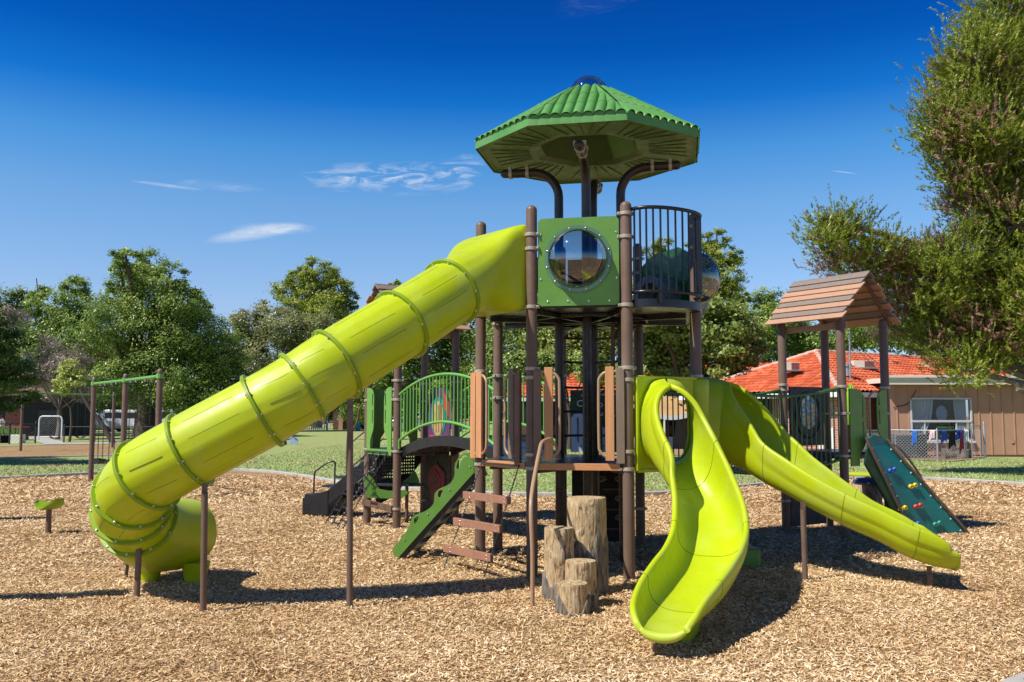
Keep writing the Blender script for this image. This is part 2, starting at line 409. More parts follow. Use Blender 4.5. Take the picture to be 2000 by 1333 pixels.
# ================= THE SETTING: ground, lawn, bark mulch, kerbs, path =================
rng = np.random.default_rng(7)
random.seed(11)
def ground_mat(name, kind):
    m, n, l, b = nt_mat(name)
    b.inputs['Roughness'].default_value = .95; b.inputs['Specular IOR Level'].default_value = .15
    geo = n.new('ShaderNodeNewGeometry')
    def noise(scale, det=5, vec=None, rough=.55):
        q = n.new('ShaderNodeTexNoise'); q.inputs['Scale'].default_value = scale; q.inputs['Detail'].default_value = det; q.inputs['Roughness'].default_value = rough
        l.new(vec or geo.outputs['Position'], q.inputs[0]); return q.outputs[0]
    def ramp(src, stops):
        r = n.new('ShaderNodeValToRGB'); l.new(src, r.inputs[0]); e = r.color_ramp.elements
        while len(e) < len(stops): e.new(.5)
        for x, (p, c) in zip(e, stops): x.position = p; x.color = (*c, 1)
        return r.outputs[0]
    def mix(f, a, c, bt='MIX'):
        q = n.new('ShaderNodeMix'); q.data_type = 'RGBA'; q.blend_type = bt
        if isinstance(f, float): q.inputs['Factor'].default_value = f
        else: l.new(f, q.inputs['Factor'])
        l.new(a, q.inputs[6])
        if isinstance(c, tuple): q.inputs[7].default_value = (*c, 1)
        else: l.new(c, q.inputs[7])
        return q.outputs[2]
    def bump(h, dist, st=1.0):
        q = n.new('ShaderNodeBump'); q.inputs['Strength'].default_value = st; q.inputs['Distance'].default_value = dist; l.new(h, q.inputs['Height']); l.new(q.outputs[0], b.inputs['Normal'])
    if kind == 'mulch':
        outs = []
        for sc, rot in (((52, 17, 30), .5), ((50, 16, 30), -.75), ((48, 15, 30), 1.5)):
            mp = n.new('ShaderNodeMapping'); mp.inputs['Rotation'].default_value = (0, 0, rot); mp.inputs['Scale'].default_value = sc
            l.new(geo.outputs['Position'], mp.inputs[0])
            v = n.new('ShaderNodeTexVoronoi'); v.inputs['Scale'].default_value = 1.0; l.new(mp.outputs[0], v.inputs[0])
            sp = n.new('ShaderNodeSeparateColor'); l.new(v.outputs['Color'], sp.inputs[0]); outs.append((sp.outputs[0], v.outputs['Distance']))
        sel = ramp(noise(38, 2), [(.42, (0, 0, 0)), (.46, (1, 1, 1))]); sel2 = ramp(noise(29, 2), [(.5, (0, 0, 0)), (.54, (1, 1, 1))])
        c0 = mix(sel2, mix(sel, outs[0][0], outs[1][0]), outs[2][0]); d0 = mix(sel2, mix(sel, outs[0][1], outs[1][1]), outs[2][1])
        col = ramp(c0, [(0, (.24, .135, .055)), (.3, (.47, .295, .13)), (.62, (.66, .45, .225)), (1, (.82, .62, .36))])
        edge = ramp(d0, [(.35, (1, 1, 1)), (1, (.45, .41, .37))])
        col = mix(1.0, col, edge, 'MULTIPLY')
        big = ramp(noise(.7, 4), [(.3, (.80, .80, .80)), (.7, (1.1, 1.06, 1.0))])
        col = mix(1.0, col, big, 'MULTIPLY')
        l.new(col, b.inputs['Base Color'])
        h = n.new('ShaderNodeMath'); h.operation = 'SUBTRACT'; l.new(c0, h.inputs[0]); l.new(d0, h.inputs[1]); bump(h.outputs[0], .02, .9)
    elif kind == 'lawn':
        mp = n.new('ShaderNodeMapping'); mp.inputs['Scale'].default_value = (1, .35, 1); l.new(geo.outputs['Position'], mp.inputs[0])
        a = ramp(noise(26, 6), [(.3, (.22, .30, .09)), (.5, (.31, .385, .135)), (.68, (.42, .45, .20))])
        dry = ramp(noise(.55, 6, mp.outputs[0], .65), [(.50, (0, 0, 0)), (.68, (1, 1, 1))])
        c = mix(dry, a, (.40, .29, .17))
        tone = ramp(noise(2.2, 4), [(.3, (.82, .86, .8)), (.7, (1.12, 1.1, 1.05))])
        l.new(mix(1.0, c, tone, 'MULTIPLY'), b.inputs['Base Color']); bump(noise(60, 4), .03, .8)
    else:
        a = ramp(noise(3, 8, rough=.7), [(.3, (.24, .16, .10)), (.7, (.40, .29, .19))])
        l.new(a, b.inputs['Base Color']); bump(noise(25, 5), .03, .6)
    return m
M['mulch'] = ground_mat('bark_mulch', 'mulch'); M['lawn'] = ground_mat('lawn_grass', 'lawn'); M['soil'] = ground_mat('dry_soil', 'soil')

def sheet(name, poly, z, mat):
    mb = MB(); mb.add([(p[0], p[1], z) for p in poly], [tuple(range(len(poly)))])
    return tag(mb.build(name, mat, smooth=0), kind='structure')
mb = MB(); mb.add([(-900, -60, -.12), (900, -60, -.12), (900, 1600, -.12), (-900, 1600, -.12)], [(0, 1, 2, 3)])
tag(mb.build('ground', M['soil'], smooth=0), kind='structure')

K1 = [(-420, 950), (-200, 942), (0, 936), (100, 931), (180, 927), (300, 922), (450, 920), (520, 923), (580, 930), (640, 940), (700, 949), (800, 957), (930, 965),
      (1090, 969), (1260, 967), (1350, 962), (1450, 952), (1530, 945), (1640, 938), (1750, 936), (1850, 939), (2000, 948), (2250, 966), (2600, 1000)]
kerb1 = catmull([G(*p) for p in K1], 5)
near = [Vector((40, -6, 0)), Vector((-40, -6, 0))]
# gently uneven mulch surface
def mulch_z(x, y): return -.028 * math.exp(-((x - 1.15) ** 2 + (y - 6.85) ** 2) / .22) - .03 * math.exp(-((x - 4.7) ** 2 + (y - 9.6) ** 2) / .2) + .030 * mnoise.noise(Vector((x * .55, y * .55, 1))) + .020 * mnoise.noise(Vector((x * 1.9, y * 1.9, 5)))
kx = np.array([p.x for p in kerb1]); ky = np.array([p.y for p in kerb1])
o_ = np.argsort(kx); kx, ky = kx[o_], ky[o_]
def kerb_y(x): return float(np.interp(x, kx, ky))
rows = []
for j in range(150):
    row = []
    for i in range(141):
        x = -34 + 68 * i / 140; ymax = kerb_y(x) - .02; y = -4 + (ymax + 4) * (j / 149) ** 1.15
        z = mulch_z(x, y) if j < 149 else .0
        row.append((x, y, z))
    rows.append(row)
tag(MB().grid(rows).build('mulch_bed', M['mulch'], recalc=False, smooth=180), kind='structure')

# lawn behind the kerb
outer = [Vector((120, 30, 0)), Vector((260, 190, 0)), Vector((-260, 190, 0)), Vector((-120, 30, 0))]
rows = []
for j in range(60):
    row = []
    for i in range(121):
        x0 = -34 + 68 * i / 120; t = (j / 59) ** 1.7; ya = kerb_y(x0) + .1
        x = x0 * (1 + t * 4.5); y = ya + (175 - ya) * t
        row.append((x, y, .045 + .02 * mnoise.noise(Vector((x * .2, y * .2, 3)))))
    rows.append(row)
tag(MB().grid(rows).build('lawn', M['lawn'], recalc=False, smooth=180), kind='structure')

def kerb(name, path, w=.15, h=.075, kind='structure'):
    prof = [(-w / 2, -.05), (-w / 2, h - .015), (-w / 2 + .015, h), (w / 2 - .015, h), (w / 2, h - .015), (w / 2, -.05)]
    rows = []
    for i, p in enumerate(path):
        t = (path[min(i + 1, len(path) - 1)] - path[max(i - 1, 0)]).normalized(); s = Vector((t.y, -t.x, 0))
        rows.append([p + s * a + Vector((0, 0, b)) for a, b in prof])
    return tag(MB().grid(rows).build(name, M['concrete'], smooth=30), kind=kind)
kerb('kerb', kerb1)
# far swing bay: second mulch strip with its own kerbs, and the garden path
S_near = catmull([G(*p) for p in [(-260, 906), (-100, 902), (0, 899), (60, 897), (120, 895), (230, 893), (330, 892), (400, 890)]], 3)
S_far = catmull([G(*p) for p in [(-260, 880), (-100, 877), (0, 875), (60, 873.5), (125, 872), (230, 869.5), (330, 869), (400, 869)]], 3)
sheet('mulch_strip', S_near + S_far[::-1], .068, M['mulch'])
kerb('kerb_strip', S_near, .15, .10); kerb('kerb_strip', S_far, .15, .10)
path = [G(*p) for p in [(-60, 858), (52, 856), (78, 855), (104, 860), (128, 868), (230, 866), (400, 865), (400, 868.6), (230, 868.8), (88, 871), (66, 862), (40, 861), (-60, 864)]]
sheet('path', path, .078, M['concrete'])
# bare earth by the building
sheet('soil_bed', [G(*p) for p in [(1640, 896), (1760, 901), (1860, 905), (1915, 899), (1935, 893), (2100, 896), (2300, 893), (2300, 884), (1640, 880)]], .071, M['soil'])
sheet('soil_bed', [G(*p) for p in [(1230, 893), (1400, 893), (1470, 898), (1640, 896), (1640, 876), (1230, 872)]], .072, M['soil'])
# slab corner at the very edge of the picture
mb = MB(); mb.add([(p.x, p.y, .03) for p in [G(1952, 1340), G(2010, 1318), G(2300, 1260), G(2300, 1500)]], [(0, 1, 2, 3)])
tag(mb.build('pavement', M['concrete'], smooth=0), kind='structure')

# loose wood chips lying on the mulch (uncountable)
def chips(n, y0, y1, lmin, lmax, w):
    y = np.sqrt(rng.uniform(y0 ** 2, y1 ** 2, n)); x = rng.uniform(-1, 1, n) * (y * .62 + 1.2)
    ok = y < np.interp(x, kx, ky) - .12; x, y = x[ok], y[ok]; n = len(x)
    z = np.array([mulch_z(a, b) for a, b in zip(x, y)]) + rng.uniform(.002, .016, n)
    a = rng.uniform(0, math.pi, n); pit = rng.normal(0, .28, n); rol = rng.normal(0, .45, n)
    low = np.array([mnoise.noise(Vector((a_ * .7, b_ * .7, 9))) + .5 * mnoise.noise(Vector((a_ * 2.1, b_ * 2.1, 4))) for a_, b_ in zip(x, y)]); L = rng.uniform(lmin, lmax, n) / 2; W = rng.uniform(.5, 1.2, n) * w / 2
    d = np.stack([np.cos(a) * np.cos(pit), np.sin(a) * np.cos(pit), np.sin(pit)], 1)
    s = np.stack([-np.sin(a) * np.cos(rol), np.cos(a) * np.cos(rol), np.sin(rol)], 1)
    c = np.stack([x, y, z + np.abs(np.sin(pit)) * L], 1)
    L, W = L[:, None], W[:, None]; sk = rng.uniform(-.5, .5, (n, 1)) * W * 2
    q = np.stack([c - d * (L + sk) - s * W * .7, c + d * (L - sk) - s * W, c + d * (L + sk) + s * W * .6, c - d * (L - sk) + s * W], 1)
    return q.reshape(-1, 3), np.clip(rng.beta(1.7, 1.4, n) + low * .26, 0, 1)
m, n, l, b = nt_mat('wood_chip')
at = n.new('ShaderNodeAttribute'); at.attribute_name = 'tint'
rp = n.new('ShaderNodeValToRGB'); l.new(at.outputs['Fac'], rp.inputs[0]); e = rp.color_ramp.elements
while len(e) < 5: e.new(.5)
for x, (p, c) in zip(e, [(0, (.20, .105, .045)), (.2, (.43, .26, .115)), (.5, (.67, .445, .22)), (.8, (.80, .60, .35)), (1, (.90, .75, .50))]): x.position = p; x.color = (*c, 1)
nz = n.new('ShaderNodeTexNoise'); nz.inputs['Scale'].default_value = 120; mx = n.new('ShaderNodeMix'); mx.data_type = 'RGBA'; mx.blend_type = 'MULTIPLY'; mx.inputs['Factor'].default_value = .5
g_ = n.new('ShaderNodeNewGeometry'); l.new(g_.outputs['Position'], nz.inputs[0]); l.new(rp.outputs[0], mx.inputs[6]); l.new(nz.outputs[0], mx.inputs[7])
l.new(rp.outputs[0], b.inputs['Base Color']); b.inputs['Roughness'].default_value = .8; b.inputs['Specular IOR Level'].default_value = .25
M['chip'] = m
c1, t1 = chips(190000, 5.6, 10.5, .014, .048, .0105); c2, t2 = chips(150000, 10.5, 18.5, .02, .06, .016); c3, t3 = chips(60000, 18.5, 27, .05, .11, .028)
tag(npmesh('wood_chips', np.concatenate([c1, c2, c3]), 4, M['chip'], tint=np.concatenate([t1, t2, t3])), 'loose pale wood chips scattered over the bark mulch', 'wood chips', kind='stuff')
# grass blades on the nearer lawn
def grass(n, y0, y1):
    y = np.sqrt(rng.uniform(y0 ** 2, y1 ** 2, n)); x = rng.uniform(-1, 1, n) * (y * .6 + 1)
    ok = y > np.interp(x, kx, ky) + .15; ok &= ~((x < -10.5) & (y > 36)); ok &= rng.uniform(0, 1, n) < np.clip((62 - y) / 40, 0, 1); ok &= ~((y > 36.8) & (x > 12)); x, y = x[ok], y[ok]; n = len(x)
    a = rng.uniform(0, math.pi, n); h = rng.uniform(.02, .055, n); w = rng.uniform(.012, .03, n)
    c = np.stack([x, y, np.full(n, .05)], 1); d = np.stack([np.cos(a), np.sin(a), np.zeros(n)], 1) * w[:, None]
    tip = c + np.stack([rng.normal(0, .03, n), rng.normal(0, .03, n), h], 1)
    return np.stack([c - d, c + d, tip], 1).reshape(-1, 3), rng.uniform(0, 1, n)
m, n, l, b = nt_mat('grass_blade')
at = n.new('ShaderNodeAttribute'); at.attribute_name = 'tint'
rp = n.new('ShaderNodeValToRGB'); l.new(at.outputs['Fac'], rp.inputs[0]); e = rp.color_ramp.elements
while len(e) < 3: e.new(.5)
for x, (p, c) in zip(e, [(0, (.24, .33, .09)), (.5, (.34, .41, .14)), (1, (.48, .50, .22))]): x.position = p; x.color = (*c, 1)
l.new(rp.outputs[0], b.inputs['Base Color']); b.inputs['Roughness'].default_value = .7
M['blade'] = m
gv, gt = grass(210000, 20, 62)
tag(npmesh('grass', gv, 3, M['blade'], tint=gt), 'short mown grass of the lawn behind the kerb', 'grass', kind='stuff')
# ================= BUILDINGS AND YARD ON THE RIGHT =================
def roof_mat():
    m, n, l, b = nt_mat('orange_roof_tile')
    g = n.new('ShaderNodeNewGeometry'); v = n.new('ShaderNodeTexVoronoi'); v.inputs['Scale'].default_value = 3.2; l.new(g.outputs['Position'], v.inputs[0])
    s = n.new('ShaderNodeSeparateColor'); l.new(v.outputs['Color'], s.inputs[0]); r = n.new('ShaderNodeValToRGB'); l.new(s.outputs[0], r.inputs[0])
    e = r.color_ramp.elements
    while len(e) < 3: e.new(.5)
    for x, (p, c) in zip(e, [(0, (.50, .09, .030)), (.6, (.66, .135, .045)), (1, (.74, .22, .10))]): x.position = p; x.color = (*c, 1)
    nz = n.new('ShaderNodeTexNoise'); nz.inputs['Scale'].default_value = .9; nz.inputs['Detail'].default_value = 7; l.new(g.outputs['Position'], nz.inputs[0])
    mx = n.new('ShaderNodeMix'); mx.data_type = 'RGBA'; mx.blend_type = 'MULTIPLY'; mx.inputs['Factor'].default_value = 1; r2 = n.new('ShaderNodeValToRGB'); l.new(nz.outputs[0], r2.inputs[0])
    r2.color_ramp.elements[0].color = (.75, .72, .7, 1); r2.color_ramp.elements[0].position = .3; r2.color_ramp.elements[1].position = .65
    l.new(r.outputs[0], mx.inputs[6]); l.new(r2.outputs[0], mx.inputs[7]); l.new(mx.outputs[2], b.inputs['Base Color']); b.inputs['Roughness'].default_value = .75
    return m
M['tile'] = roof_mat()
M['ridge'] = surf('ridge_tile_mortar', (.55, .24, .15), .85, col2=(.66, .50, .42), vscale=4)
def brick_mat():
    m, n, l, b = nt_mat('red_brick'); tc = n.new('ShaderNodeTexCoord'); mp = n.new('ShaderNodeMapping'); mp.inputs['Rotation'].default_value = (math.pi / 2, 0, 0)
    br_ = n.new('ShaderNodeTexBrick'); br_.inputs['Scale'].default_value = 1; br_.inputs['Brick Width'].default_value = .30; br_.inputs['Row Height'].default_value = .10; br_.inputs['Mortar Size'].default_value = .012
    br_.inputs['Color1'].default_value = (.33, .12, .075, 1); br_.inputs['Color2'].default_value = (.45, .19, .12, 1); br_.inputs['Mortar'].default_value = (.55, .45, .38, 1)
    sx = n.new('ShaderNodeSeparateXYZ'); cb = n.new('ShaderNodeCombineXYZ'); l.new(tc.outputs['Object'], sx.inputs[0])
    ad = n.new('ShaderNodeMath'); ad.operation = 'SUBTRACT'; l.new(sx.outputs['X'], ad.inputs[0]); l.new(sx.outputs['Y'], ad.inputs[1]); l.new(ad.outputs[0], cb.inputs[0]); l.new(sx.outputs['Z'], cb.inputs[1])
    l.new(cb.outputs[0], br_.inputs[0]); l.new(br_.outputs[0], b.inputs['Base Color']); b.inputs['Roughness'].default_value = .9
    return m
M['brick'] = brick_mat()
M['brown_wall'] = surf('brown_wall_paint', (.11, .06, .04), .85, var=.1, vscale=1)
M['curtain'] = surf('curtain_cloth', (.72, .74, .80), .8, var=.1, vscale=6)
M['sash'] = surf('white_sash', (.62, .63, .62), .5, var=.05)
def Zc(p, z): return Vector((p.x, p.y, z))
ridge_d = Vector((.833, .553, 0)); perp = Vector((-.553, .833, 0))
E2 = Vector((13.25, 37.3, 2.72)); E1 = E2 + perp * 9.3; R1 = E2 + perp * 4.65 + ridge_d * 4.5 + Zv(2.02); R2 = R1 + ridge_d * 15; E3 = E2 + ridge_d * 21.5; E4 = E1 + ridge_d * 21.5
BA = thing('school_building', 'low brick school building with an orange tiled hip roof at the edge of the lawn', 'building', (E2.x, E2.y, 0))
mb = MB(); ribbed_facet(mb, E2, E1, R1, R1, .27, .07, 15, .035, 5); ribbed_facet(mb, E2, E3, R1, R2, .27, .07, 15, .035, 5); ribbed_facet(mb, E4, E1, R2, R1, .5, .06, 6, .03, 3)
mb.build('tiled_roof', M['tile'], BA, smooth=50, recalc=False)
def ridge_caps(p, q, nm='ridge_cap'):
    n_ = int((q - p).length / .42); mb = MB()
    for i in range(n_): a, b_ = p.lerp(q, i / n_), p.lerp(q, (i + 1.08) / n_); mb.cyl(a + Zv(.04), b_ + Zv(.04), .13, .105, 10)
    mb.build(nm, M['ridge'], BA, smooth=50)
ridge_caps(E2, R1); ridge_caps(E1, R1); ridge_caps(R1, R2)
mb = MB()
for a, b_ in ((E1, E2), (E2, E3)): mb.beam(Zc(a, 2.60), Zc(b_, 2.60), .05, .20)
mb.build('fascia', M['white'], BA, smooth=0)
mb = MB(); mb.add([Zc(E1, 2.52), Zc(E2, 2.52), Zc(E2 + ridge_d * 12, 2.52), Zc(E1 + ridge_d * 12, 2.52)], [(0, 1, 2, 3)]); mb.build('eave_underside', M['brown_wall'], BA, smooth=0)
W2 = E2 + ridge_d * .75 + perp * .6; W1 = E1 + ridge_d * .75 - perp * .6
wl_ = lambda t, z, o=0.0: Zc(W2.lerp(W1, t) - ridge_d * o, z)
MB().beam(wl_(0, 1.3), wl_(.42, 1.3), .2, 2.45).build('brick_wall', M['brick'], BA, smooth=0); MB().beam(wl_(.80, 1.3), wl_(1, 1.3), .2, 2.45).build('brick_wall', M['brick'], BA, smooth=0)
MB().beam(wl_(.42, 1.3, -.6), wl_(.80, 1.3, -.6), .1, 2.45).build('porch_recess', M['dark'], BA, smooth=0)  # near-black sheet standing in for the shade inside the porch
MB().beam(wl_(.03, .62, .12), wl_(.12, .62, .12), .04, 1.25).build('white_board', M['white'], BA, smooth=0)
MB().box(wl_(.34, 2.2, .13), (.5, .03, .5), ax=(perp, ridge_d, Vector((0, 0, 1)))).build('vent_grille', M['brown_wall'], BA, smooth=0)
S2 = W2 + ridge_d * 9; mb = MB(); mb.beam(Zc(W2 + perp * .1, 1.3), Zc(S2 + perp * .1, 1.3), .2, 2.45); mb.build('side_wall', M['brown_wall'], BA, smooth=0)
MB().beam(Zc(W2 + ridge_d * 1.4 - perp * .03, 1.3), Zc(W2 + ridge_d * 1.9 - perp * .03, 1.3), .1, 2.4).build('brick_pier', M['brick'], BA, smooth=0)
MB().cyl(Vector((15.1, 37.0, 0)), Vector((15.1, 37.0, 2.6)), .05, n=10).build('porch_post', M['offwhite'], BA, smooth=50)
def roof_vent(px, py, Y, w, h):
    c = A(px, py, Y); mb = MB(); mb.box(c, (w, .5, h)); o = mb.build('roof_vent', M['offwhite'], BA, smooth=0, bevel=.01)
    mb = MB()
    for i in range(5): mb.box(c + Vector((w * .24, -.27, -h * .36 + h * .18 * i)), (w * .46, .03, h * .10))
    mb.build('louvre', M['maroon'], o, smooth=0); MB().box(c + Vector((0, .1, -h * .6)), (w * 1.25, .9, h * .12)).build('flashing', M['galv'], o, smooth=0)
roof_vent(1542, 716, 41.3, .75, .35); roof_vent(1684, 712, 42.5, .95, .32); roof_vent(1810, 716, 46.5, .8, .32)
MB().cyl(A(1655, 735, 39.8), A(1655, 712, 39.8), .14, n=14).cyl(A(1655, 716, 39.8), A(1655, 711, 39.8), .2, n=14).build('flue_pipe', M['galv'], BA, smooth=50)
# flat roofed wing
WX0, WX1, WY = 15.75, 34.0, 38.4
WG = thing('classroom_wing', 'tan board sided classroom wing with a flat cream roof edge and a large window', 'building', (WX0, WY, 0))
wa = lambda px, py, o=0.0: A(px, py, WY - o)
wl0, wl1, wt, wb = wa(1778, 780), wa(1894, 862), 0, 0
xL, xR, zt_, zb_ = wa(1778, 780).x, wa(1895, 780).x, wa(1800, 779).z, wa(1800, 861).z
mb = MB()
for x0, x1, z0, z1 in ((WX0, xL, 0, 3.05), (xR, WX1, 0, 3.05), (xL, xR, zt_, 3.05), (xL, xR, 0, zb_)): mb.box(((x0 + x1) / 2, WY + .1, (z0 + z1) / 2), (x1 - x0, .2, z1 - z0))
mb.box((WX0 + .1, WY + 4, 1.52), (.2, 7.8, 3.05))
x = WX0 + .25
while x < WX1:
    segs = ((.12, 3.0),) if not (xL - .05 < x < xR + .05) else ((.12, zb_ - .06), (zt_ + .08, 3.0))
    for z0, z1 in segs: mb.box((x, WY - .012, (z0 + z1) / 2), (.045, .03, z1 - z0))
    x += .485
mb.build('board_wall', M['siding'], WG, smooth=0)
MB().box(((WX0 + WX1) / 2, WY + .1, .06), (WX1 - WX0 + .02, .24, .14)).build('plinth', M['brown_wall'], WG, smooth=0)
mb = MB(); mb.box(((WX0 + WX1) / 2 - .2, WY + 4.2, 3.20), (WX1 - WX0 + .5, 9.2, .20)); mb.build('roof_slab', M['offwhite'], WG, smooth=0)
MB().box(((WX0 + WX1) / 2 - .2, WY - .42, 3.155), (WX1 - WX0 + .5, .04, .27)).build('fascia', M['offwhite'], WG, smooth=0)
MB().box(((WX0 + WX1) / 2 - .2, WY - .46, 3.345), (WX1 - WX0 + .5, .12, .10)).build('gutter', M['white'], WG, smooth=0, bevel=.01)
MB().box(((WX0 + WX1) / 2, WY - .19, 3.04), (WX1 - WX0, .42, .04)).build('eave_underside', M['brown_wall'], WG, smooth=0)
wf = MB()
for a, b_ in (((xL, zb_), (xR, zb_)), ((xL, zt_), (xR, zt_)), ((xL, zb_), (xL, zt_)), ((xR, zb_), (xR, zt_))): wf.beam((a[0], WY - .02, a[1]), (b_[0], WY - .02, b_[1]), .07, .06, (0, 1, 0))
zm = wa(1800, 823).z; wf.beam((xL, WY - .03, zm), (xR, WY - .03, zm), .09, .08, (0, 1, 0))
for px_ in (1805, 1867): wf.beam((wa(px_, 823).x, WY - .02, zb_), (wa(px_, 823).x, WY - .02, zm), .05, .06, (0, 1, 0))
win = wf.build('window', M['sash'], WG, smooth=0)
MB().box(((xL + xR) / 2, WY - .06, zb_ - .05), (xR - xL + .2, .14, .09)).build('sill', M['white'], win, smooth=0)
MB().box(((xL + xR) / 2, WY + .05, (zb_ + zt_) / 2), (xR - xL, .01, zt_ - zb_)).build('pane', M['window'], win, smooth=0)
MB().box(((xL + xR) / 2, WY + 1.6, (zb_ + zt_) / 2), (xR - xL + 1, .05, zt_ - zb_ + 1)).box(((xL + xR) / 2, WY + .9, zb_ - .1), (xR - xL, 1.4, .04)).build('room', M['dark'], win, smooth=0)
def drape(x0, x1, x0b, x1b):
    rows = []
    for j in range(9):
        t = j / 8; a, b_ = x0 + (x0b - x0) * t ** 2, x1 + (x1b - x1) * t ** 2
        rows.append([Vector((a + (b_ - a) * i / 48, WY + .22 + .04 * math.sin(i * .95 + t), zt_ - .04 + (zb_ + .1 - zt_) * t)) for i in range(49)])
    MB().grid(rows).build('curtain', M['curtain'], win, smooth=80)
drape(wa(1783, 820).x, wa(1829, 820).x, wa(1784, 820).x, wa(1806, 820).x); drape(wa(1868, 820).x, wa(1893, 820).x, wa(1880, 820).x, wa(1894, 820).x)
MB().sphere(wa(1839, 808, -.3), .24, 16, 10, (1, .1, 1.4)).build('window_picture', M['skyblue'], win, smooth=60)
mb = MB()
for i in range(6): mb.box(wa(1832 + i * 5.6, 836, -.15), (.075, .06, .09))
mb.build('green_beads', surf('bright_green', (.02, .55, .05), .5), win, smooth=0)
MB().box(wa(1979, 863, .02), (.16, .03, .12)).build('meter_box', M['siding'], WG, smooth=0)
MB().tube(catmull([wa(1790, 762, .03), wa(1784, 772, .05), wa(1772, 790, .03), wa(1745, 796, .03)], 6), .015, 5).build('wall_cable', M['dark'], WG, smooth=60)
mast = thing('utility_mast', 'thin grey mast with drooping cables behind the right shelter', 'mast', A(1661, 740, 39.5))
MB().cyl(A(1661, 745, 39.5), A(1659, 648, 39.5), .04, n=8).build('pole', M['galv'], mast, smooth=50)
mb = MB()
for a, b_ in (((1659, 650), (1700, 642)), ((1659, 650), (1640, 642)), ((1659, 660), (1740, 735)), ((1659, 656), (1790, 760))):
    p, q = A(*a, 39.5), A(*b_, 39.0); mb.tube([p.lerp(q, i / 8) - Zv(.25 * 4 * (i / 8) * (1 - i / 8)) for i in range(9)], .012, 5)
mb.build('cable', M['dark'], mast, smooth=60)
# second tiled block behind, running left behind the tower
BB = thing('school_building', 'long low tiled school wing behind the tower, half hidden by trees and its shade sail', 'building', (6, 47, 0))
a0, a1, b0, b1 = Vector((-.5, 50.5, 2.75)), Vector((11.5, 50.5, 2.75)), Vector((2, 56, 4.9)), Vector((17, 56, 4.9))
mb = MB(); ribbed_facet(mb, a0, a1 + Vector((8, 0, 0)), b0, b1, .3, .07, 13, .035, 4); mb.build('tiled_roof', M['tile'], BB, smooth=50, recalc=False)
MB().beam(a0 - Zv(.12), a1 + Vector((6, 0, -.12)), .06, .2).build('fascia', M['white'], BB, smooth=0)
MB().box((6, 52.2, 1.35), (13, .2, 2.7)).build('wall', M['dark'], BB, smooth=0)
MB().box((4.5, 51.6, .95), (9, .12, .5)).build('half_wall', M['brown_wall'], BB, smooth=0)
for x in (1.5, 5.2, 8.4, 11.0): MB().cyl((x, 50.9, 0), (x, 50.9, 2.7), .07, n=10).build('post', M['offwhite'], BB, smooth=50)
t = thing('low_fence', 'low white board fence under the sagging tan shade sail', 'fence', (7.5, 48.3, 0))
mb = MB()
for i in range(34): mb.box((3.2 + i * .235, 48.3, .33), (.225, .03, .62))
mb.build('boards', M['white'], t, smooth=0); MB().box((7.1, 48.34, .5), (8, .04, .08)).build('rail', M['white'], t, smooth=0)
t = thing('shade_sail', 'sagging tan shade sail with a white edge seen through the curved slide hood', 'shade sail', A(1305, 790, 46))
rows, edge = [], []
for i in range(25):
    u = i / 24; x = A(1235, 790, 46).x + (A(1385, 790, 46).x - A(1235, 790, 46).x) * u; sg = 4 * u * (1 - u)
    zt0, zb0 = A(1300, 772, 46).z - .05 * sg, A(1300, 790, 46).z - .62 * sg
    rows.append([Vector((x, 46.9, zt0)), Vector((x, 46.5, zt0 * .5 + zb0 * .5 + .05)), Vector((x, 46.0, zb0))]); edge.append(Vector((x, 45.98, zb0 - .04)))
M['sail'] = surf('tan_sail_cloth', (.48, .30, .13), .8, vscale=2, var=.1)
MB().grid(rows).build('cloth', M['sail'], t, smooth=60); mb = MB(); mb.grid([[p + Zv(.10) for p in edge], [p - Zv(.12) for p in edge]]); mb.build('white_edge', M['white'], t, smooth=60)
for x in (edge[0].x, edge[-1].x): MB().cyl((x, 46.2, 0), (x, 46.2, 2.9), .06, n=10).build('pole', M['brown_wall'], t, smooth=50)

# chain link fence, gate, clothes, AC unit, log chunks
def chainlink(name, label, pts, h, group=None, cat='fence', mat='galv', sp_w=.13, r=.008, posts=True):
    t = thing(name, label, cat, pts[0], group)
    for a, b_ in zip(pts[:-1], pts[1:]):
        MB().cyl(a + Zv(h), b_ + Zv(h), .022, n=8).build('top_rail', M[mat], t, smooth=50)
        L = (b_ - a).length; d = (b_ - a).normalized(); mb = MB(); n_ = int((L + h) / sp_w)
        for sg in (1, -1):
            for i in range(n_ + 1):
                s0 = -h + i * sp_w; z0, z1 = 0.03, h; sa, sb = (s0, s0 + h) if sg > 0 else (s0 + h, s0)
                q0, q1 = [sa, z0], [sb, z1]
                def clip(q, o):
                    if q[0] < 0: tt = (0 - q[0]) / (o[0] - q[0]); return [0, q[1] + (o[1] - q[1]) * tt]
                    if q[0] > L: tt = (L - q[0]) / (o[0] - q[0]); return [L, q[1] + (o[1] - q[1]) * tt]
                    return q
                if max(sa, sb) <= 0 or min(sa, sb) >= L: continue
                c0 = clip(q0, q1); c1 = clip(q1, q0); mb.cyl(a + d * c0[0] + Zv(c0[1]), a + d * c1[0] + Zv(c1[1]), r, n=3)
        mb.build('mesh', M['mesh_wire'], t, smooth=0)
    if posts:
        for p in pts: MB().lathe(p - Zv(.02), (0, 0, 1), [(0, .036), (h + .06, .036), (h + .09, .02)], 10).build('post', M[mat], t, smooth=50)
    return t
M['mesh_wire'] = surf('mesh_wire', (.30, .31, .31), .5, metal=.4)
fp0 = G(1832, 902); fl = Vector((13.0, 34.6, 0)); fr_ = G(1887, 899)
chainlink('chain_link_fence', 'grey chain link fence hung with washing in front of the classroom window', [fl, G(1740, 899), fp0, fr_], 1.18)
gt = thing('wire_gate', 'rounded steel gate standing open by the classroom wall', 'gate', fr_)
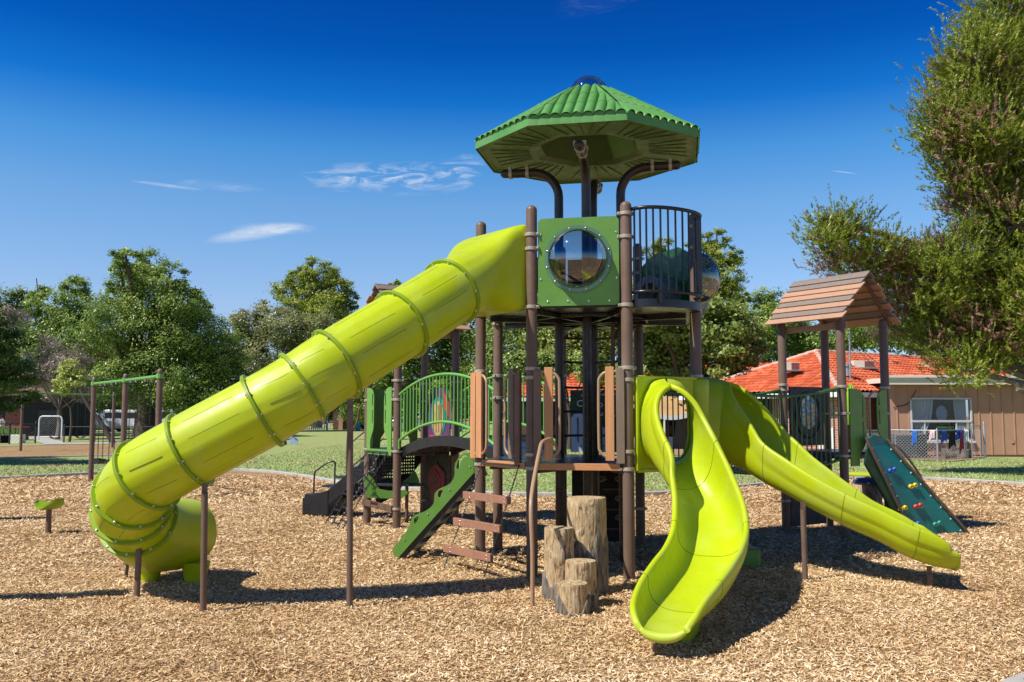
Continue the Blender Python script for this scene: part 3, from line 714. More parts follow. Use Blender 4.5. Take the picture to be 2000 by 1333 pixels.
ga, gb = fr_ + Vector((.2, -.1, 0)), fr_ + Vector((.85, .5, 0))
MB().tube(catmull([ga + Zv(.06), ga + Zv(1.2), ga + Zv(1.33) + (gb - ga) * .1, gb + Zv(1.33) - (gb - ga) * .12, gb + Zv(1.2), gb + Zv(.06)], 5) , .024, 8, closed=True).build('gate_frame', M['galv'], gt, smooth=60)
mb = MB(); Lg = (gb - ga).length; dg = (gb - ga) / Lg
for i in range(16):
    s = -1.2 + i * .14; mb.cyl(ga + dg * max(0, s) + Zv(.06 + max(0, -s)), ga + dg * min(Lg, s + 1.2) + Zv(.06 + min(1.2, Lg - s)), .0045, n=3)
mb.build('mesh', M['mesh_wire'], gt, smooth=0); MB().lathe(gb + Vector((.16, 0, 0)), (0, 0, 1), [(0, .045), (1.45, .045), (1.5, .02)], 10).build('gate_post', M['galv'], gt, smooth=50)
fabr = dict(blue=(.03, .16, .55), pink=(.75, .55, .58), navy=(.02, .03, .12), black=(.012, .012, .015), royal=(.02, .10, .60), red=(.35, .03, .07), white=(.7, .72, .74), grey=(.22, .26, .27))
fm = {k: surf(k + '_cloth', c, .85, vscale=8, var=.15) for k, c in fabr.items()}
fence_pts = [fl, G(1740, 899), fp0, fr_]
def cloth(name, label, cat, px0, px1, py1, col, shape=0):
    def rail_at(px):
        for a, b_ in zip(fence_pts[:-1], fence_pts[1:]):
            pa_, pb_ = 1000 + FPX * a.x / a.y, 1000 + FPX * b_.x / b_.y
            if pa_ <= px <= pb_: return a.lerp(b_, (px - pa_) / (pb_ - pa_)) + Zv(1.18)
        return b_ + Zv(1.18) + Vector(((px - pb_) / FPX * b_.y, 0, 0))
    a, b_ = rail_at(px0), rail_at(px1); mid = (a + b_) / 2; drop = (mid.z - A((px0 + px1) / 2, py1, mid.y).z) * 1.2 + .1; rows = []
    for j in range(12):
        t = j / 11
        for_z = .03 - abs(t * 1.35 - .35) * 0
        row = []
        for i in range(17):
            u = i / 16; w = u if shape == 0 else .5 + (u - .5) * (1 - .35 * t)
            p = a.lerp(b_, w); f = .02 * math.sin(u * 19 + j * .4)
            if t < .2: row.append(p + Vector((0, .06 - .4 * t * .6, -.12 * (1 - t / .2) + .03)))
            else: row.append(p + Vector((.02 * math.sin(t * 5 + u * 3), -.035 - f * .8 - .01, -(drop * (t - .2) / .8) * (1 + .12 * math.sin(u * 6 + 1)) + .03)))
        rows.append(row)
    tag(MB().grid(rows).build(name, fm[col], smooth=70), label, cat, 'washing hung on the chain link fence')
cloth('shirt', 'bright blue shirt hung at the left end of the fence', 'shirt', 1775, 1788, 860, 'blue', 1)
cloth('shirt', 'pale pink shirt hung on the fence under the curtain', 'shirt', 1809, 1822, 852, 'pink', 1)
cloth('towel', 'small blue cloth hung beside the middle fence post', 'cloth', 1833, 1843, 857, 'royal')
cloth('trousers', 'black trousers hung over the chain link fence', 'trousers', 1847, 1860, 865, 'black')
cloth('shirt', 'royal blue shirt hung between black and pale clothes', 'shirt', 1861, 1876, 852, 'royal')
cloth('trousers', 'dark red and navy trousers hanging lowest on the fence', 'trousers', 1868, 1876, 872, 'red')
cloth('shirt', 'pale grey shirt hung near the gate', 'shirt', 1877, 1887, 858, 'white')
cloth('jacket', 'navy jacket hung at the right fence post', 'jacket', 1885, 1894, 852, 'navy')
ac = Vector((15.3, 36.7, .07)); t = thing('air_conditioner', 'grey louvred air conditioning unit behind the chain link fence', 'air conditioner', ac + Vector((.4, .6, 0)))
c = ac + Vector((.62, .75, .50)); MB().box(c, (1.25, .9, .9)).build('casing', M['galv'], t, smooth=0, bevel=.02)
mb = MB()
for i in range(11): mb.box(c + Vector((-.12, -.465, -.36 + i * .072)), (.95, .03, .022))
mb.build('louvre', M['dark'], t, smooth=0); MB().box(c + Vector((.45, -.475, 0)), (.36, .03, .86)).build('side_panel', M['charcoal'], t, smooth=0)
def chunk(px, py, r, h, label, z=0.0, lay=False):
    b = G(px, py); t = thing('log_chunk', label, 'log', b, 'cut log chunks by the classroom wall'); ax = Vector((1, .2, 0)).normalized() if lay else Vector((.05, 0, 1)).normalized()
    p = b + Zv(z + (r if lay else 0)); rows = []
    mb = MB()
    mb.lathe(p, ax, [(0, r * .9), (.02, r), (h * .5, r * 1.03), (h - .02, r), (h, r * .92)], 18); mb.build('bark', M['log_grey'], t, smooth=40)
    MB().lathe(p + ax * h, ax, [(0, r * .88), (.006, r * .86)], 18).build('cut_face', M['grey_board'], t, smooth=0)
chunk(1842, 899, .17, .5, 'dark log lying on its side at the fence foot', lay=True); chunk(1850, 897, .22, .42, 'upright log chunk behind the lying dark log'); chunk(1884, 898, .28, .42, 'lower log of the stack beside the gate'); chunk(1881, 898, .25, .36, 'upper log of the stack beside the gate', z=.43)

# ================= FAR LEFT AND CENTRE BACKGROUND =================
ww = thing('chain_link_fence', 'low chain link fence left of the white gate under the trees', 'fence', G(0, 868))
def simple_fence(label, p, q, n, h, mat='chain', grp=None):
    t = thing('chain_link_fence', label, 'fence', p, grp); MB().cyl(p + Zv(h), q + Zv(h), .03, n=6).build('top_rail', M[mat], t, smooth=0)
    for i in range(n + 1): MB().lathe(p.lerp(q, i / n), (0, 0, 1), [(0, .05), (h + .1, .05), (h + .15, .02)], 8).build('post', M[mat], t, smooth=50)
    L = (q - p).length; d = (q - p).normalized(); mb = MB()
    for i in range(int(L / .22)):
        s = i * .22; mb.cyl(p + d * s + Zv(.05), p + d * min(L, s + h) + Zv(min(h, L - s + .05)), .008, n=3)
    mb.build('mesh', M[mat], t, smooth=0)
bpy.data.objects.remove(ww)
simple_fence('low dark chain link fence left of the white framed gate', G(-90, 872), G(68.5, 868), 3, 1.25)
simple_fence('low dark chain link fence right of the white framed gate', G(124.5, 867), G(420, 866), 5, 1.05)
ga, gb = G(75, 862), G(120, 862); gt = thing('garden_gate', 'white framed wire gate with rounded corners standing at the path', 'gate', ga)
MB().tube([ga + Zv(.02), ga + Zv(.6), ga + Zv(1.45), ga.lerp(gb, .04) + Zv(1.62), ga.lerp(gb, .12) + Zv(1.7), ga.lerp(gb, .88) + Zv(1.7), ga.lerp(gb, .96) + Zv(1.62), gb + Zv(1.45), gb + Zv(.6), gb + Zv(.02)], .05, 8).build('gate_frame', M['white'], gt, smooth=60)
MB().cyl(ga + Zv(.3), gb + Zv(.3), .03, n=8).build('bottom_bar', M['galv'], gt, smooth=50)
mb = MB(); Lg = (gb - ga).length; dg = (gb - ga) / Lg
for i in range(22):
    s = -1.4 + i * .14; mb.cyl(ga + dg * max(0, s) + Zv(.3 + max(0, -s)), ga + dg * min(Lg, s + 1.35) + Zv(.3 + min(1.35, Lg - s)), .009, n=3)
mb.build('mesh', M['galv'], gt, smooth=0)
t = thing('house', 'dark shaded low building under the trees behind the white gate', 'building', (-38, 78, 0))
MB().box((-46.5, 80, 2.1), (18, 6, 4.2)).build('wall', M['dark'], t, smooth=0)  # brown wall painted near-black in place of the trees' shade
mb = MB(); mb.prism([(-57, 75.8, 3.4), (-36.5, 75.8, 3.4), (-36.5, 80, 5.0), (-57, 80, 5.0)], (0, 0, .2)); mb.build('roof', M['brown_board'], t, smooth=0)
MB().box((-41.5, 76.95, 1.2), (1.3, .1, 2.4)).build('door', M['maroon'], t, smooth=0); MB().box((-38.6, 76.95, 1.6), (1.6, .1, 1.2)).build('window', M['charcoal'], t, smooth=0)
def planter(px, py, w, label, mat):
    b = G(px, py); t = thing('planter', label, 'planter', b, 'planters by the path'); MB().box(b + Zv(.28), (w, .6, .56)).build('pot', M[mat], t, smooth=0, bevel=.04)
    mb = MB(); rd = random.Random(int(px))
    for i in range(70):
        a = rd.uniform(0, 6.28); r = rd.uniform(0, w * .4); h = rd.uniform(.2, .7); p = b + Vector((r * math.cos(a), r * math.sin(a) * .5, .55)); q = p + Vector((rd.uniform(-.15, .15), 0, h)); mb.add([p + Vector((-.04, 0, 0)), p + Vector((.04, 0, 0)), q], [(0, 1, 2)])
    mb.build('plant', M['blade2'], t, smooth=0)
M['blade2'] = surf('planter_leaf', (.12, .22, .04), .6, var=.3, vscale=3)
planter(3, 867, 1.4, 'brown planter box at the left edge of the path', 'brown_wall'); planter(25, 867, 1.3, 'white planter box beside the brown one', 'offwhite')
t = thing('picnic_table', 'red picnic table in the shade left of the white gate', 'table', G(24, 862))
b = G(24, 861); MB().box(b + Zv(.95), (1.9, .9, .07)).build('table_top', M['red'], t, smooth=0)
for s in (-1, 1): MB().box(b + Vector((0, s * .8, .55)), (1.9, .3, .06)).build('bench_seat', M['red'], t, smooth=0); MB().box(b + Vector((s * .7, 0, .47)), (.1, 1.5, .9)).build('leg', M['charcoal'], t, smooth=0)

def vehicle(name, label, b, L, H, W, rz, paint, van=False, grp='cars parked beyond the fence'):
    t = thing(name, label, 'van' if van else 'car', b, grp); t.rotation_euler = (0, 0, rz)
    loc = t.location.copy(); t.location = (0, 0, 0)
    x = L / 2
    if van: body = [(-x, .35), (-x, H * .55), (-x + .1, H * .96), (-x + .3, H), (x * .45, H), (x * .62, H * .93), (x * .82, H * .58), (x * .97, H * .5), (x, H * .36), (x, .35)]
    else: body = [(-x, .35), (-x, H * .60), (-x * .86, H * .66), (-x * .62, H * .97), (-x * .3, H), (x * .15, H), (x * .35, H * .93), (x * .56, H * .64), (x * .92, H * .56), (x, H * .45), (x, .35)]
    mb = MB(); mb.prism([(a, -W / 2, z) for a, z in body], (0, W, 0)); mb.build('body', paint, t, smooth=30, bevel=.05)
    gl = [(-x * .78, H * .64), (-x * .60, H * .90), (x * .30, H * .90), (x * .50, H * .64)] if not van else [(-x * .9, H * .62), (-x * .88, H * .88), (x * .42, H * .88), (x * .60, H * .62)]
    for s in (-1, 1): MB().prism([(a, s * (W / 2 + .004), z) for a, z in gl], (0, s * .01, 0)).build('side_window', M['charcoal'], t, smooth=0)
    for a in (-x * .62, x * .62):
        for s in (-1, 1):
            w = MB().lathe((a, s * (W / 2 - .1), .34), (0, s, 0), [(0, .34), (.16, .34), (.19, .30)], 18).build('wheel', M['black_rubber'], t, smooth=40); MB().lathe((a, s * (W / 2 + .06), .34), (0, s, 0), [(0, .2), (.035, .17)], 14).build('rim', M['galv'], w, smooth=40)
    for s in (-1, 1):
        MB().box((x - .02, s * W * .36, H * .42), (.08, .25, .14)).build('headlight', M['white'], t, smooth=0); MB().box((-x + .01, s * W * .38, H * .5), (.06, .18, .2)).build('tail_light', M['red'], t, smooth=0)
    t.location = loc
carw = surf('white_car_paint', (.72, .74, .78), .25, coat=.5); carb = surf('blue_car_paint', (.03, .12, .40), .25, coat=.5); card = surf('dark_car_paint', (.03, .035, .05), .25, coat=.5); cars_ = surf('silver_car_paint', (.40, .43, .46), .25, metal=.5)
def gy(px, Y): return Vector(((px - 1000) / FPX * Y, Y, 0.04))
vehicle('parked_car', 'white sport utility car parked behind the swing frame', gy(187, 97), 4.9, 1.95, 1.9, .12, carw)
vehicle('parked_van', 'white van with a blue stripe between swing posts', gy(258, 98), 5.2, 2.3, 2.0, 0, carw, True)
vehicle('parked_van', 'white van half hidden behind the tube slide', gy(332, 97), 5.6, 2.35, 2.0, 0, carw, True)
vehicle('parked_car', 'dark car parked far behind the left shelter', gy(745, 104), 4.5, 1.5, 1.8, 0, card)
vehicle('parked_car', 'silver car parked far behind the arched bridge railing', gy(800, 100), 4.5, 1.5, 1.8, 0, cars_)
vehicle('parked_car', 'blue car parked beyond the lawn left of the tower', gy(872, 98), 4.5, 1.5, 1.8, 0, carb)
# picket fence and field fence at the far side of the lawn
t = thing('picket_fence', 'white picket fence at the far edge of the lawn', 'fence', gy(600, 104)); mb = MB(); x0, x1 = gy(560, 104).x, gy(640, 104).x; i = 0
while x0 < x1: mb.box((x0, 104, .55), (.09, .03, 1.1)); x0 += .24
mb.build('pickets', M['white'], t, smooth=0); MB().beam(gy(560, 104.05) + Zv(.8), gy(640, 104.05) + Zv(.8), .03, .09).build('rail', M['white'], t, smooth=0)
t = thing('white_post', 'tall white post with a thin rail beyond the lawn', 'post', gy(641, 104)); MB().cyl(gy(641, 104), gy(641, 104) + Zv(1.8), .07, n=8).build('post', M['white'], t, smooth=50); MB().cyl(gy(641, 104) + Zv(1.8), gy(690, 104) + Zv(1.8), .03, n=6).build('rail', M['offwhite'], t, smooth=50)
t = thing('brick_house', 'brown brick house corner far beyond the lawn', 'building', gy(685, 112)); MB().box(gy(684, 112) + Zv(1.9), (3.4, 3, 3.8)).build('wall', M['brown_wall'], t, smooth=0); MB().box(gy(667, 110.4) + Zv(1.6), (.5, .3, 3.2)).build('brick_pier', M['brick'], t, smooth=0)
MB().prism([gy(640, 109.5) + Zv(3.7), gy(740, 109.5) + Zv(3.7), gy(740, 112) + Zv(5), gy(640, 112) + Zv(5)], (0, 0, .2)).build('roof', M['brown_board'], t, smooth=0)
for i, px_ in enumerate((688, 700)):
    t = thing('refuse_bin', ('dark green wheeled bin beside the brick house', 'pale green wheeled bin right of the dark one')[i], 'bin', gy(px_, 101)); c = gy(px_, 101); mm_ = (M['sign_green'], M['teal_paint'])[i]
    mb = MB(); mb.grid([[c + Vector((a * w, b_ * w, z)) for a, b_ in ((-1, -1), (1, -1), (1, 1), (-1, 1))] for z, w in ((.08, .24), (1.0, .30))], closed=True); mb.build('body', mm_, t, smooth=0); MB().box(c + Zv(1.04), (.66, .68, .08)).build('lid', mm_, t, smooth=0, bevel=.02)
t = thing('street_lamp', 'white lamp on a pole among the trees', 'street lamp', gy(478, 108)); c = gy(478, 108); MB().cyl(c, c + Zv(8.3), .10, .07, 8).build('pole', M['white'], t, smooth=50); MB().tube([c + Zv(8.3), c + Zv(8.7) + Vector((-.3, 0, 0)), c + Zv(8.7) + Vector((-.8, 0, 0))], .07, 6).build('arm', M['white'], t, smooth=50); MB().sphere(c + Vector((-.95, 0, 8.6)), .32, 10, 6).build('lamp_shade', M['white'], t, smooth=60)
t = thing('notice_box', 'small pink and white notice box seen through the bridge railing', 'sign', gy(925, 58)); c = gy(925, 58); MB().box(c + Zv(.55), (.16, .16, 1.1)).build('post', M['white'], t, smooth=0); MB().box(c + Zv(1.35), (.62, .3, .6)).build('box', surf('pink_board', (.62, .12, .16), .5), t, smooth=0, bevel=.02); MB().box(c + Vector((.1, -.16, 1.32)), (.36, .01, .42)).build('notice', M['white'], t, smooth=0)
t = thing('timber_stack', 'low stack of weathered planks beyond the bridge', 'timber', gy(900, 48)); c = gy(895, 47)
for i, (a, z) in enumerate(((0, .06), (.3, .18), (-.2, .30))): MB().box(c + Vector((a, 0, z)), (3.4 - i * .5, .5, .10)).build('plank', M['grey_board'], t, smooth=0)
t = thing('toy_trike', 'small blue and white ride-on toy on the shaded lawn', 'toy', G(564, 871)); c = G(564, 871)
mb = MB(); mb.tube([c + Vector((-.3, 0, .3)), c + Vector((.25, 0, .45)), c + Vector((.3, 0, .75))], .05, 6); mb.build('frame', M['blue'], t, smooth=50); MB().lathe(c + Vector((.3, -.04, .24)), (0, 1, 0), [(0, .24), (.08, .24)], 14).build('wheel', M['skyblue'], t); MB().lathe(c + Vector((-.3, -.2, .15)), (0, 1, 0), [(0, .15), (.4, .15)], 12).build('wheel', M['black_rubber'], t); MB().box(c + Vector((.22, 0, .82)), (.3, .45, .16)).build('handlebar', M['white'], t, smooth=0, bevel=.05)

# woman walking at the far left
def person(label, b, h=1.66):
    import bmesh
    me = bpy.data.meshes.new('person'); k = h / 1.66
    J = {0: (0, 0, .90, .15), 1: (0, 0, 1.08, .125), 2: (0, 0, 1.30, .155), 3: (0, 0, 1.41, .065), 4: (.02, 0, 1.50, .085), 5: (.03, 0, 1.60, .09),
         6: (.04, -.09, .80, .105), 7: (.10, -.10, .47, .065), 8: (.08, -.10, .09, .045), 9: (.22, -.10, .04, .035), 10: (-.04, .09, .80, .105), 11: (-.10, .10, .47, .065), 12: (-.22, .10, .12, .045), 13: (-.10, .10, .05, .035),
         14: (0, -.18, 1.34, .055), 15: (.03, -.23, 1.10, .042), 16: (.22, -.20, .95, .033), 17: (.31, -.19, .93, .03), 18: (0, .18, 1.34, .055), 19: (-.02, .22, 1.08, .042), 20: (.12, .20, .90, .033), 21: (.2, .2, .87, .03)}
    E = [(0, 1), (1, 2), (2, 3), (3, 4), (4, 5), (0, 6), (6, 7), (7, 8), (8, 9), (0, 10), (10, 11), (11, 12), (12, 13), (2, 14), (14, 15), (15, 16), (16, 17), (2, 18), (18, 19), (19, 20), (20, 21)]
    me.from_pydata([(v[0] * k, v[1] * k, v[2] * k) for v in J.values()], E, []); o = bpy.data.objects.new('person', me); COL.objects.link(o); o.location = b
    me.materials.append(surf('skin', (.42, .22, .15), .55))
    sk = o.modifiers.new('skin', 'SKIN'); me.skin_vertices or None
    for i, v in enumerate(J.values()): me.skin_vertices[0].data[i].radius = (v[3] * k, v[3] * k)
    me.skin_vertices[0].data[0].use_root = True; sk.use_smooth_shade = True
    q = o.modifiers.new('s', 'SUBSURF'); q.levels = q.render_levels = 1
    tag(o, label, 'person')
    mb = MB(); mb.lathe(b + Zv(.86 * k), (0, 0, 1), [(0, .185), (.16, .165), (.36, .19), (.50, .17), (.56, .09)], 16, cap=False); mb.build('top', fm['white'], o, smooth=60)
    mb = MB()
    for s, kx_, ax_ in ((-1, .10, .08), (1, -.10, -.22)): mb.tube([b + Vector((0, .07 * s, .93)) * k, b + Vector((kx_ * .5, .09 * s, .78)) * k, b + Vector((kx_, .10 * s, .47)) * k, b + Vector((ax_, .10 * s, .10)) * k], [.14, .125, .085, .06], 10)
    mb.build('trousers', fm['black'], o, smooth=60)
    mb = MB(); mb.sphere(b + Vector((-.01, 0, 1.58)) * k, .115, 12, 8, (1, 1, 1.1)); mb.sphere(b + Vector((-.10, 0, 1.46)) * k, .06, 8, 6, (1, 1, 1.8)); mb.build('hair', fm['black'], o, smooth=60)
person('woman in a white sleeveless top and dark trousers by the left edge', gy(8, 62.5), 1.72)
# ================= TREES =================
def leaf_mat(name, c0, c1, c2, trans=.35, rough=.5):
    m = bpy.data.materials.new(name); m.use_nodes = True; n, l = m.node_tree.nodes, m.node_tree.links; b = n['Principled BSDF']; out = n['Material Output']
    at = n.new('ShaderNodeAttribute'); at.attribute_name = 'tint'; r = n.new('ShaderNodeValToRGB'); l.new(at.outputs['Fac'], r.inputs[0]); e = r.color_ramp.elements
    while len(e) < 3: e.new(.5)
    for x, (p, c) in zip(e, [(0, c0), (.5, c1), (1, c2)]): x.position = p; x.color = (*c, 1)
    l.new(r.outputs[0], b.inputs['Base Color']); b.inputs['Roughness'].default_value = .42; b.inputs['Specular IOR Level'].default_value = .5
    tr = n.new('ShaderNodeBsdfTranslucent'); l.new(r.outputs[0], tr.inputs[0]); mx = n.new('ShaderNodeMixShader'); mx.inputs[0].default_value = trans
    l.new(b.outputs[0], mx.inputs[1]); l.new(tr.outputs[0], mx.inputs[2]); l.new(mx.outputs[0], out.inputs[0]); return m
LM_ = dict(ash=leaf_mat('ash_leaf', (.10, .17, .03), (.24, .35, .055), (.48, .57, .12), .33),
           olive=leaf_mat('olive_leaf', (.16, .19, .06), (.29, .31, .11), (.46, .45, .20), .33),
           dark=leaf_mat('dark_leaf', (.055, .10, .018), (.12, .20, .03), (.27, .36, .07), .33),
           pine=leaf_mat('pine_needle', (.11, .16, .016), (.285, .35, .032), (.54, .58, .10), .34),
           bright=leaf_mat('bright_leaf', (.12, .22, .03), (.22, .36, .06), (.40, .52, .12), .45),
           pale=leaf_mat('pale_yellow_leaf', (.35, .42, .08), (.52, .58, .14), (.7, .7, .26)),
           twig=leaf_mat('dry_twig', (.18, .14, .11), (.30, .24, .19), (.42, .35, .28), .1),
           pal=leaf_mat('sycamore_leaf', (.11, .17, .03), (.25, .34, .065), (.54, .60, .18), .35))
def leaf_cloud(blobs, n, L, W, rs, clumps=26, spread=.22, shell=.5, up=.55, droop=0.0):
    """many small pointed leaves gathered into twig-ends spread through the volume of each crown lobe"""
    C = np.array([[b[0].x, b[0].y, b[0].z] for b in blobs]); R = np.array([b[1] for b in blobs]); wt = R ** 2 / (R ** 2).sum()
    nc = max(8, int(clumps * len(blobs) * 1.0)); bi = rs.choice(len(blobs), nc, p=wt)
    v = rs.normal(size=(nc, 3)); v /= np.linalg.norm(v, axis=1)[:, None]; rad = (shell + (1 - shell) * rs.uniform(0, 1, nc) ** .6)[:, None]
    cc = C[bi] + v * rad * R[bi][:, None] * np.array([1, 1, .92]); ct = rs.normal(0, .16, nc)
    li = rs.integers(0, nc, n); sp = (R[bi][li] * spread * rs.uniform(.6, 1.3, nc)[li])[:, None]
    off = rs.normal(size=(n, 3)) * sp * np.array([1, 1, .62]); p = cc[li] + off; p[:, 2] -= droop * np.abs(off[:, 0]) * .8
    outw = p - C[bi][li]; outw /= np.linalg.norm(outw, axis=1)[:, None] + 1e-6
    nr = outw * .6 + np.array([0, 0, up]) + rs.normal(0, .45, (n, 3)); nr /= np.linalg.norm(nr, axis=1)[:, None]
    t = rs.normal(size=(n, 3)) * .8 + outw * .9; t[:, 2] -= droop; t -= nr * (t * nr).sum(1)[:, None]; t /= np.linalg.norm(t, axis=1)[:, None] + 1e-6; s = np.cross(nr, t)
    l_ = (L * rs.uniform(.6, 1.35, n))[:, None]; w_ = (W * rs.uniform(.6, 1.3, n))[:, None]
    q = np.stack([p - t * l_ * .5, p + s * w_ * .5 + t * l_ * .05, p + t * l_ * .5, p - s * w_ * .5 + t * l_ * .05], 1).reshape(-1, 3)
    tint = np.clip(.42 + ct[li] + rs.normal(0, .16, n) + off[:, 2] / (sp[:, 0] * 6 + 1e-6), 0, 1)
    return q, tint
def limbs(base, blobs, r0, rs, trunk_h):
    mb = MB(); top = base + Zv(trunk_h); mb.tube(catmull([base - Zv(.1), base + Vector((.1, 0, trunk_h * .5)), top], 4), [r0 * (1.25 - .55 * i / 8) for i in range(9)], 9)
    for b_, r in blobs:
        if b_.z < top.z - 1: continue
        j = Vector((rs.normal(0, .3), rs.normal(0, .3), 0)); mid = top.lerp(b_, .5) + j + Zv(-.15 * (b_ - top).length * .3)
        mb.tube(catmull([top, mid, b_, b_ + (b_ - top).normalized() * r * .3], 4), [r0 * .32 * (1 - i / 12.5) + .015 for i in range(13)], 6)
    return mb
def tree(name, label, px, Y, blobs, mat, n, seed, group=None, Lpx=6.5, Wr=.5, clumps=24, trunk=.3, th=3, depth=.8, cat='tree', spread=.22, droop=0.0, shell=.5, X=None, bark='bark', up=.55):
    rs = np.random.default_rng(seed); base = Vector((X if X is not None else (px - 1000) / FPX * Y, Y, 0)); t = thing(name, label, cat, base, group); bl = []
    span = max(b[0] for b in blobs) - min(b[0] for b in blobs); dr = span / FPX * Y * .35 * depth
    for bx, by, br_ in blobs:
        d = rs.uniform(-dr, dr); p = A(bx, by, Y + d); r = br_ / FPX * Y; bl.append((p, r))
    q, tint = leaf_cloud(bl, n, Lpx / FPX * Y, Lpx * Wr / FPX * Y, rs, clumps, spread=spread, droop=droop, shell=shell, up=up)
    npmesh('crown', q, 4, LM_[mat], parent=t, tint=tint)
    limbs(base, bl, trunk, rs, th).build('trunk', M[bark], t, smooth=60)
    return t
grp = 'trees beyond the lawn on the left'
tree('dark_pine', 'dark pine at the far left edge of the photo', 10, 92, [(20, 600, 42), (-20, 640, 60), (45, 585, 24), (5, 690, 50), (55, 620, 25)], 'dark', 16000, 1, grp, 6, .4, trunk=.35, th=5)
tree('ash_tree', 'feathery green tree with two small tops left of the great ash', 110, 86, [(75, 575, 22), (72, 552, 10), (150, 562, 28), (112, 610, 42), (170, 612, 42), (85, 645, 32), (150, 650, 50), (60, 600, 20), (70, 690, 42), (115, 690, 46), (165, 700, 46), (90, 735, 36), (40, 660, 34)], 'ash', 42000, 2, grp, 6, .45, trunk=.3, th=5)
tree('ash_tree', 'great rounded ash tree, tallest on the left, behind the swings', 285, 74, [(245, 498, 26), (232, 515, 22), (290, 520, 38), (262, 545, 42), (330, 545, 34), (240, 575, 40), (300, 590, 60), (355, 590, 40), (395, 600, 30), (215, 630, 50), (275, 640, 70), (350, 650, 70), (410, 650, 48), (440, 690, 40),
      (200, 700, 55), (260, 720, 75), (330, 725, 75), (400, 720, 62), (455, 745, 38), (150, 670, 40), (232, 745, 45), (300, 750, 44), (380, 780, 50), (440, 790, 35), (160, 740, 40)], 'ash', 120000, 3, grp, 6.2, .42, trunk=.75, th=4.2, clumps=30, droop=.3, spread=.2)
tree('dry_bush', 'grey leafless brush tree behind the swing posts', 118, 66, [(95, 690, 36), (140, 715, 38), (118, 760, 34), (80, 740, 30), (160, 765, 26), (20, 620, 30)], 'twig', 20000, 4, None, 9, .12, trunk=.2, th=2.2, shell=.2, bark='palebark')
tree('young_tree', 'bright yellow green sapling beside the swing posts', 140, 60, [(140, 722, 20), (128, 745, 18), (150, 742, 16), (118, 760, 12)], 'pale', 3800, 5, None, 6, .5, trunk=.08, th=2.2, cat='tree')
tree('shade_tree', 'near dark green tree overhanging from the left edge', -160, 33, [(10, 690, 42), (-30, 660, 60), (30, 720, 40), (-20, 740, 60), (45, 765, 26), (5, 780, 30), (60, 735, 22), (-100, 700, 90), (-190, 700, 110), (-120, 620, 90), (-60, 600, 50), (-230, 620, 90)], 'dark', 60000, 6, None, 7, .5, trunk=.35, th=2.6, depth=.9, droop=.3)
tree('olive_tree', 'grey green olive tree between the ash and the tall pine', 555, 100, [(478, 612, 24), (505, 640, 34), (530, 612, 30), (560, 640, 40), (610, 650, 42), (640, 640, 26), (520, 690, 44), (580, 700, 50), (640, 700, 40), (480, 680, 34), (470, 740, 40), (540, 760, 50), (468, 640, 26), (460, 690, 34), (450, 790, 34), (500, 800, 36), (600, 790, 40), (655, 770, 36)], 'olive', 64000, 7, grp, 6, .42, trunk=.4, th=5)
tree('tall_pine', 'tall dark round headed pine behind the tube slide', 620, 128, [(610, 525, 22), (590, 545, 28), (632, 540, 30), (560, 570, 28), (610, 575, 40), (660, 572, 32), (688, 588, 18), (580, 600, 36), (640, 610, 42), (675, 620, 28), (600, 640, 30)], 'pine', 42000, 8, grp, 5.5, .35, trunk=.6, th=9, spread=.17, clumps=34, droop=-.4)
grp2 = 'trees behind the tower'
tree('shade_tree', 'leafy green tree seen under the tube slide behind the bridge', 860, 66, [(780, 560, 20), (800, 640, 50), (770, 700, 50), (840, 620, 60), (850, 700, 70), (920, 640, 70), (910, 720, 60), (780, 760, 40), (850, 770, 40), (720, 740, 40), (700, 790, 35)], 'ash', 62000, 9, grp2, 6.5, .5, trunk=.5, th=4, droop=.2)
tree('shade_tree', 'dense light green tree seen between the tower posts', 1060, 58, [(980, 600, 60), (1040, 580, 60), (1000, 680, 65), (1070, 660, 70), (1140, 640, 70), (1130, 710, 60), (960, 740, 45), (1030, 750, 50), (1100, 745, 40), (1200, 660, 60), (1190, 730, 45), (1225, 600, 55)], 'pal', 74000, 10, grp2, 7, .6, trunk=.5, th=3.4, droop=.2)
tree('young_tree', 'light green young trees in front of the long tiled roof behind the tower', 1110, 47, [(1010, 715, 28), (1045, 738, 18), (1078, 712, 34), (1150, 712, 30), (1165, 735, 20), (1212, 728, 26), (1090, 735, 14)], 'pal', 16000, 40, grp2, 7, .6, trunk=.12, th=2.2, spread=.26)
tree('sycamore', 'light green sycamore with large leaves right of the tower', 1330, 47, [(1270, 600, 50), (1300, 660, 55), (1360, 620, 50), (1400, 640, 55), (1445, 650, 42), (1350, 690, 55), (1410, 700, 50), (1460, 690, 32), (1265, 690, 50), (1320, 735, 40), (1385, 740, 34), (1440, 735, 20), (1250, 740, 30)], 'pal', 60000, 11, grp2, 8.5, .7, trunk=.4, th=2.8, spread=.2, up=.3)
tree('dark_pine', 'dark pine rising behind the balcony and the round window', 1380, 78, [(1400, 470, 26), (1380, 500, 34), (1425, 505, 26), (1410, 540, 42), (1380, 570, 40), (1430, 570, 24), (1340, 500, 24), (1300, 490, 26), (1270, 500, 24), (1310, 540, 50), (1350, 560, 50), (1260, 560, 40)], 'pine', 46000, 12, grp2, 6, .35, trunk=.5, th=6, spread=.17, clumps=30, droop=-.3)
tree('ash_tree', 'mid green tree beyond the tiled roof left of the shelter', 1500, 92, [(1450, 578, 18), (1455, 610, 34), (1500, 592, 30), (1530, 605, 24), (1490, 640, 46), (1540, 650, 44), (1580, 668, 40), (1460, 670, 40), (1520, 700, 44), (1600, 690, 40), (1440, 710, 30)], 'ash', 46000, 13, grp2, 6, .45, trunk=.4, th=4)
